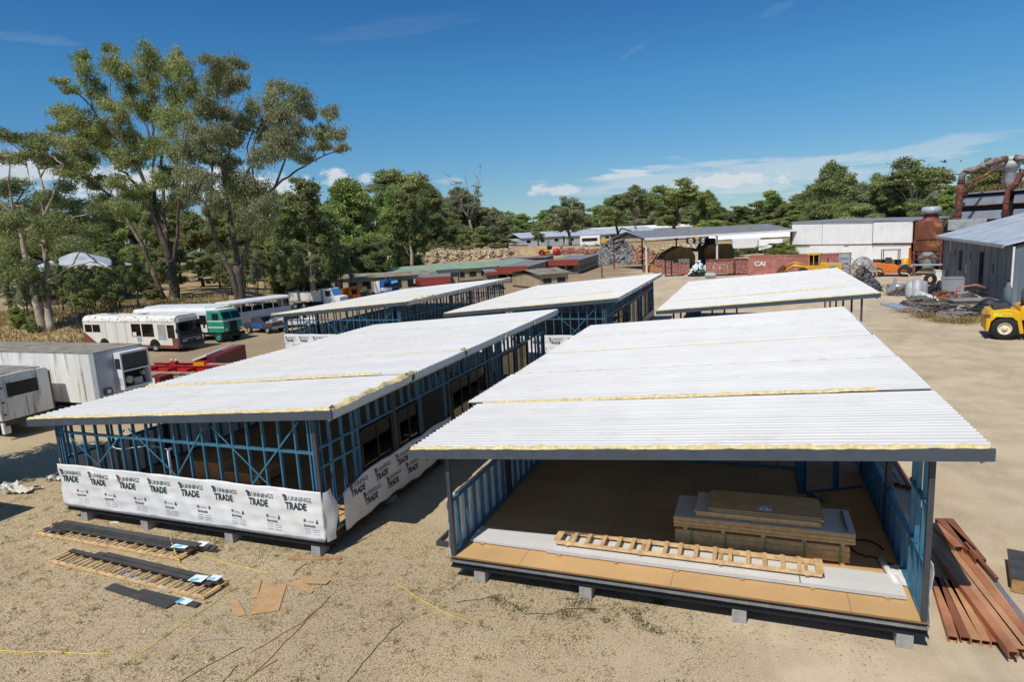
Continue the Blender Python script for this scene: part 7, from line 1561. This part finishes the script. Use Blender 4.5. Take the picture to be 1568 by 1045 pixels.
# trees that stand out
for a in ((480, 288, 110, 0, 'tall', 'leaf_olive', 'pale trunked olive tree leaning left, between the big gums and the bright green tree', 452),
          (545, 279, 105, 0, 'round', 'leaf_green', 'bright green rounded tree behind the white tipper truck', 436),
          (450, 330, 90, 0, 'bush', 'leaf_green', 'mid green tree right of the tall gum with the long branch', 446),
          (612, 260, 118, 262, 'umbrella', 'leaf_olive', 'tall umbrella crowned gum above the middle of the tree line', None),
          (655, 285, 70, 290, 'round', 'leaf_olive', 'olive tree right of the tall umbrella crowned gum', None),
          (722, 262, 76, 292, 'dead', 'leaf_grey', 'bare dead tree with grey limbs in the tree line', None),
          (708, 290, 66, 300, 'round', 'leaf_grey', 'grey green tree behind the bare dead tree', None),
          (560, 345, 90, 0, 'bush', 'leaf_olive', 'olive bush above the roofs of the cream classrooms', 424),
          (610, 355, 70, 0, 'bush', 'leaf_green', 'yellow green bush at the left end of the rocky bank', 413),
          (510, 385, 60, 0, 'bush', 'leaf_grey', 'grey green bush behind the dark soil heaps', 428),
          (945, 297, 62, 270, 'umbrella', 'leaf_olive', 'white trunked gum in front of the far pale sheds, left of two', None),
          (972, 286, 56, 272, 'umbrella', 'leaf_olive', 'white trunked gum in front of the far pale sheds, right of two', None),
          (1035, 278, 92, 285, 'umbrella', 'leaf_gum', 'large spreading gum above the left end of the open shed roof', None),
          (1082, 298, 52, 290, 'round', 'leaf_green', 'rounded green tree right of the large spreading gum', None),
          (873, 304, 66, 280, 'tall', 'leaf_grey', 'grey green tree standing before the far pale sheds', None),
          (823, 345, 30, 270, 'tall', 'leaf_grey', 'small grey green tree at the left end of the far pale shed', None),
          (1275, 258, 84, 205, 'round', 'leaf_olive', 'tall dense tree above the middle of the white shed', None),
          (1395, 246, 116, 200, 'umbrella', 'leaf_olive', 'large layered gum above the right end of the white shed', None),
          (1352, 268, 60, 205, 'umbrella', 'leaf_gum', 'thinner gum left of the large layered gum', None),
          (1195, 372, 62, 0, 'bush', 'leaf_green', 'low dark leafy tree under the right end of the open shed roof', 404),
          (1510, 255, 95, 190, 'round', 'leaf_olive', 'olive tree behind the cyclone and the ducts', None)):
    u, vt, w, rg, kind, lm, lb, vb = a; tree(u, vt, w, rg, kind, lm, lb, None, None, 'dead_wood' if kind == 'dead' else 'bark_pale' if 'white trunk' in lb or 'pale trunk' in lb else 'bark', vb)
SKY = [(-60,250),(0,300),(60,325),(130,312),(200,302),(260,318),(300,312),(340,300),(400,292),(440,286),(480,292),(520,288),(545,284),(565,300),(590,280),(640,280),(660,290),(690,294),(720,296),(750,312),(780,319),(800,321),(830,318),(860,308),(880,305),(905,311),(930,306),(960,302),(985,296),(1035,292),(1060,298),(1085,304),(1100,318),(1130,304),(1160,301),(1180,291),(1200,300),(1215,299),(1240,290),(1260,268),(1290,264),(1310,274),(1340,286),(1370,274),(1395,262),(1430,268),(1450,280),(1480,286),(1500,268),(1530,260),(1640,250)]
def skyl(u):
    for (a, va), (b_, vb) in zip(SKY, SKY[1:]):
        if a <= u <= b_: return va+(vb-va)*(u-a)/(b_-a)
    return 300
tone = {'leaf_olive': 'olive', 'leaf_green': 'bright green', 'leaf_grey': 'grey green', 'leaf_gum': 'dull green'}
GR = 'trees of the background tree line'
rr_ = random.Random(21)
def row(u0, u1, step, r0, r1, drop0, drop1, kinds, w, leafs, where):
    u = u0
    while u < u1:
        kd, lm = rr_.choice(kinds), rr_.choice(leafs); r = rr_.uniform(r0, r1); wd = w*rr_.uniform(.75, 1.35)
        shape = {'round': 'rounded', 'tall': 'slender', 'bush': 'low spreading', 'umbrella': 'flat topped', 'sapling': 'young thin'}[kd]
        tree(u, skyl(u)+rr_.uniform(drop0, drop1), wd, r, kd, lm, '%s %s tree %s' % (shape, tone[lm], where), GR+', '+where); u += step*rr_.uniform(.7, 1.3)
OL = ['leaf_olive', 'leaf_olive', 'leaf_grey', 'leaf_gum', 'leaf_green']
row(-60, 440, 24, 150, 190, 0, 22, ['round', 'tall', 'round'], 62, OL, 'in the wood behind the two giant gums')
row(165, 430, 34, 118, 142, 45, 85, ['round', 'tall', 'tall'], 56, OL, 'in the shaded understorey behind the parked buses')
row(420, 640, 24, 140, 175, 4, 30, ['round', 'tall', 'round'], 62, OL, 'in the wood behind the cream classrooms')
row(430, 600, 26, 118, 132, 60, 100, ['bush', 'round'], 60, OL, 'in the undergrowth behind the cream classrooms')
row(600, 790, 18, 300, 340, 2, 16, ['round', 'tall', 'tall'], 46, ['leaf_olive', 'leaf_grey', 'leaf_olive'], 'in the wood above the rocky bank')
row(620, 800, 17, 262, 285, 40, 66, ['bush', 'round', 'tall'], 40, ['leaf_olive', 'leaf_grey', 'leaf_gum'], 'along the top of the rocky bank')
row(770, 1110, 16, 400, 450, 2, 14, ['round', 'tall', 'round'], 48, ['leaf_olive', 'leaf_green', 'leaf_olive', 'leaf_grey'], 'in the distant wood behind the pale sheds')
row(780, 1110, 20, 372, 385, 18, 34, ['round', 'bush'], 44, ['leaf_olive', 'leaf_gum', 'leaf_grey'], 'close behind the long pale sheds')
row(1095, 1300, 17, 270, 310, 2, 18, ['round', 'tall', 'round'], 52, OL, 'in the wood behind the open shed')
row(1090, 1300, 22, 244, 262, 22, 46, ['round', 'bush', 'tall'], 50, ['leaf_olive', 'leaf_gum', 'leaf_green'], 'close behind the open shed roof')
row(1230, 1640, 20, 225, 260, 4, 26, ['round', 'tall', 'round'], 58, OL, 'in the wood behind the white shed and silo')
row(1230, 1640, 24, 190, 215, 36, 66, ['round', 'bush'], 56, ['leaf_olive', 'leaf_gum', 'leaf_green', 'leaf_olive'], 'close behind the white shed')
row(1110, 1215, 18, 172, 190, 78, 92, ['bush', 'round'], 34, ['leaf_olive', 'leaf_green', 'leaf_gum'], 'seen beneath the open shed roof')
for u, w in ((78, 34), (168, 38), (196, 38)): tree(u, rr_.uniform(370, 395), w, rr_.uniform(88, 100), 'tall', rr_.choice(['leaf_olive', 'leaf_gum']), 'slender olive tree in front of the house with the pale roof', 'trees before the house')
# saplings and shrubs of the levee
for i in range(22):
    u = rr_.uniform(300, 545); tree(u, rr_.uniform(372, 405), rr_.uniform(20, 34), rr_.uniform(94, 112), 'sapling', rr_.choice(['leaf_grey', 'leaf_olive', 'leaf_gum']), 'young gum sapling with a thin trunk on the dry grass levee', 'saplings on the levee')
for i in range(16):
    u = rr_.uniform(85, 180); tree(u, rr_.uniform(405, 440), rr_.uniform(22, 40), rr_.uniform(78, 96), 'sapling', rr_.choice(['leaf_olive', 'leaf_gum']), 'dark leafed sapling beside the pale limbed gum at the left', 'saplings left of the old bus')
for i in range(9):
    u = rr_.uniform(-10, 70); tree(u, rr_.uniform(395, 450), rr_.uniform(26, 44), rr_.uniform(80, 100), 'sapling', 'leaf_grey', 'grey green sapling at the far left edge', 'saplings at the left edge')
for u, v, w, h_, lm in ((28, 506, 34, 34, 'leaf_green'), (48, 512, 22, 14, 'leaf_green'), (232, 462, 40, 26, 'leaf_gum'), (560, 416, 40, 22, 'leaf_grey'), (640, 410, 30, 20, 'leaf_green'), (700, 380, 26, 14, 'leaf_grey'), (770, 372, 22, 14, 'leaf_olive')):
    tree(u, v-h_, w, 0, 'bush', lm, 'small %s shrub on the bank at the foot of the trees' % tone[lm], 'shrubs on the banks', None, 'bark', v)
# long dry grass of the levee
r_ = np.random.default_rng(77)
n = 26000; az = -r_.uniform(.78, 1.35, n); rg = r_.uniform(70, 108, n)
x = rg*np.sin(az); y = rg*np.cos(az); zz = np.array([gz(a, b_) for a, b_ in zip(x, y)])
a = r_.uniform(0, 6.283, n); L_ = r_.uniform(.12, .42, n); w = .05+.05*r_.random(n); le = r_.uniform(-.3, .3, (n, 2))
b = np.stack([x, y, zz], 1); sd = np.stack([np.cos(a)*w, np.sin(a)*w, np.zeros(n)], 1); tip = b+np.stack([le[:, 0]*L_, le[:, 1]*L_, L_], 1)
V = np.stack([b-sd, b+sd, tip+sd*.3, tip-sd*.3], 1).reshape(-1, 3)
tag(link('long_grass', npmesh('long_grass', V, np.arange(n*4).reshape(-1, 4), 'grass_dry')), 'long dry grass on the levee under the gum trees', 'grass', kind='stuff')

tm, cm = proto('round', 5, 'leaf_olive', 'bark'); t = thing('tree', 'tree at the far left whose shade lies on the grass before the trailers', 'tree', (-30.0, 11.6, 0)); t.scale = (.72, .72, .78)
link('trunk', tm, t); link('crown', cm, t)
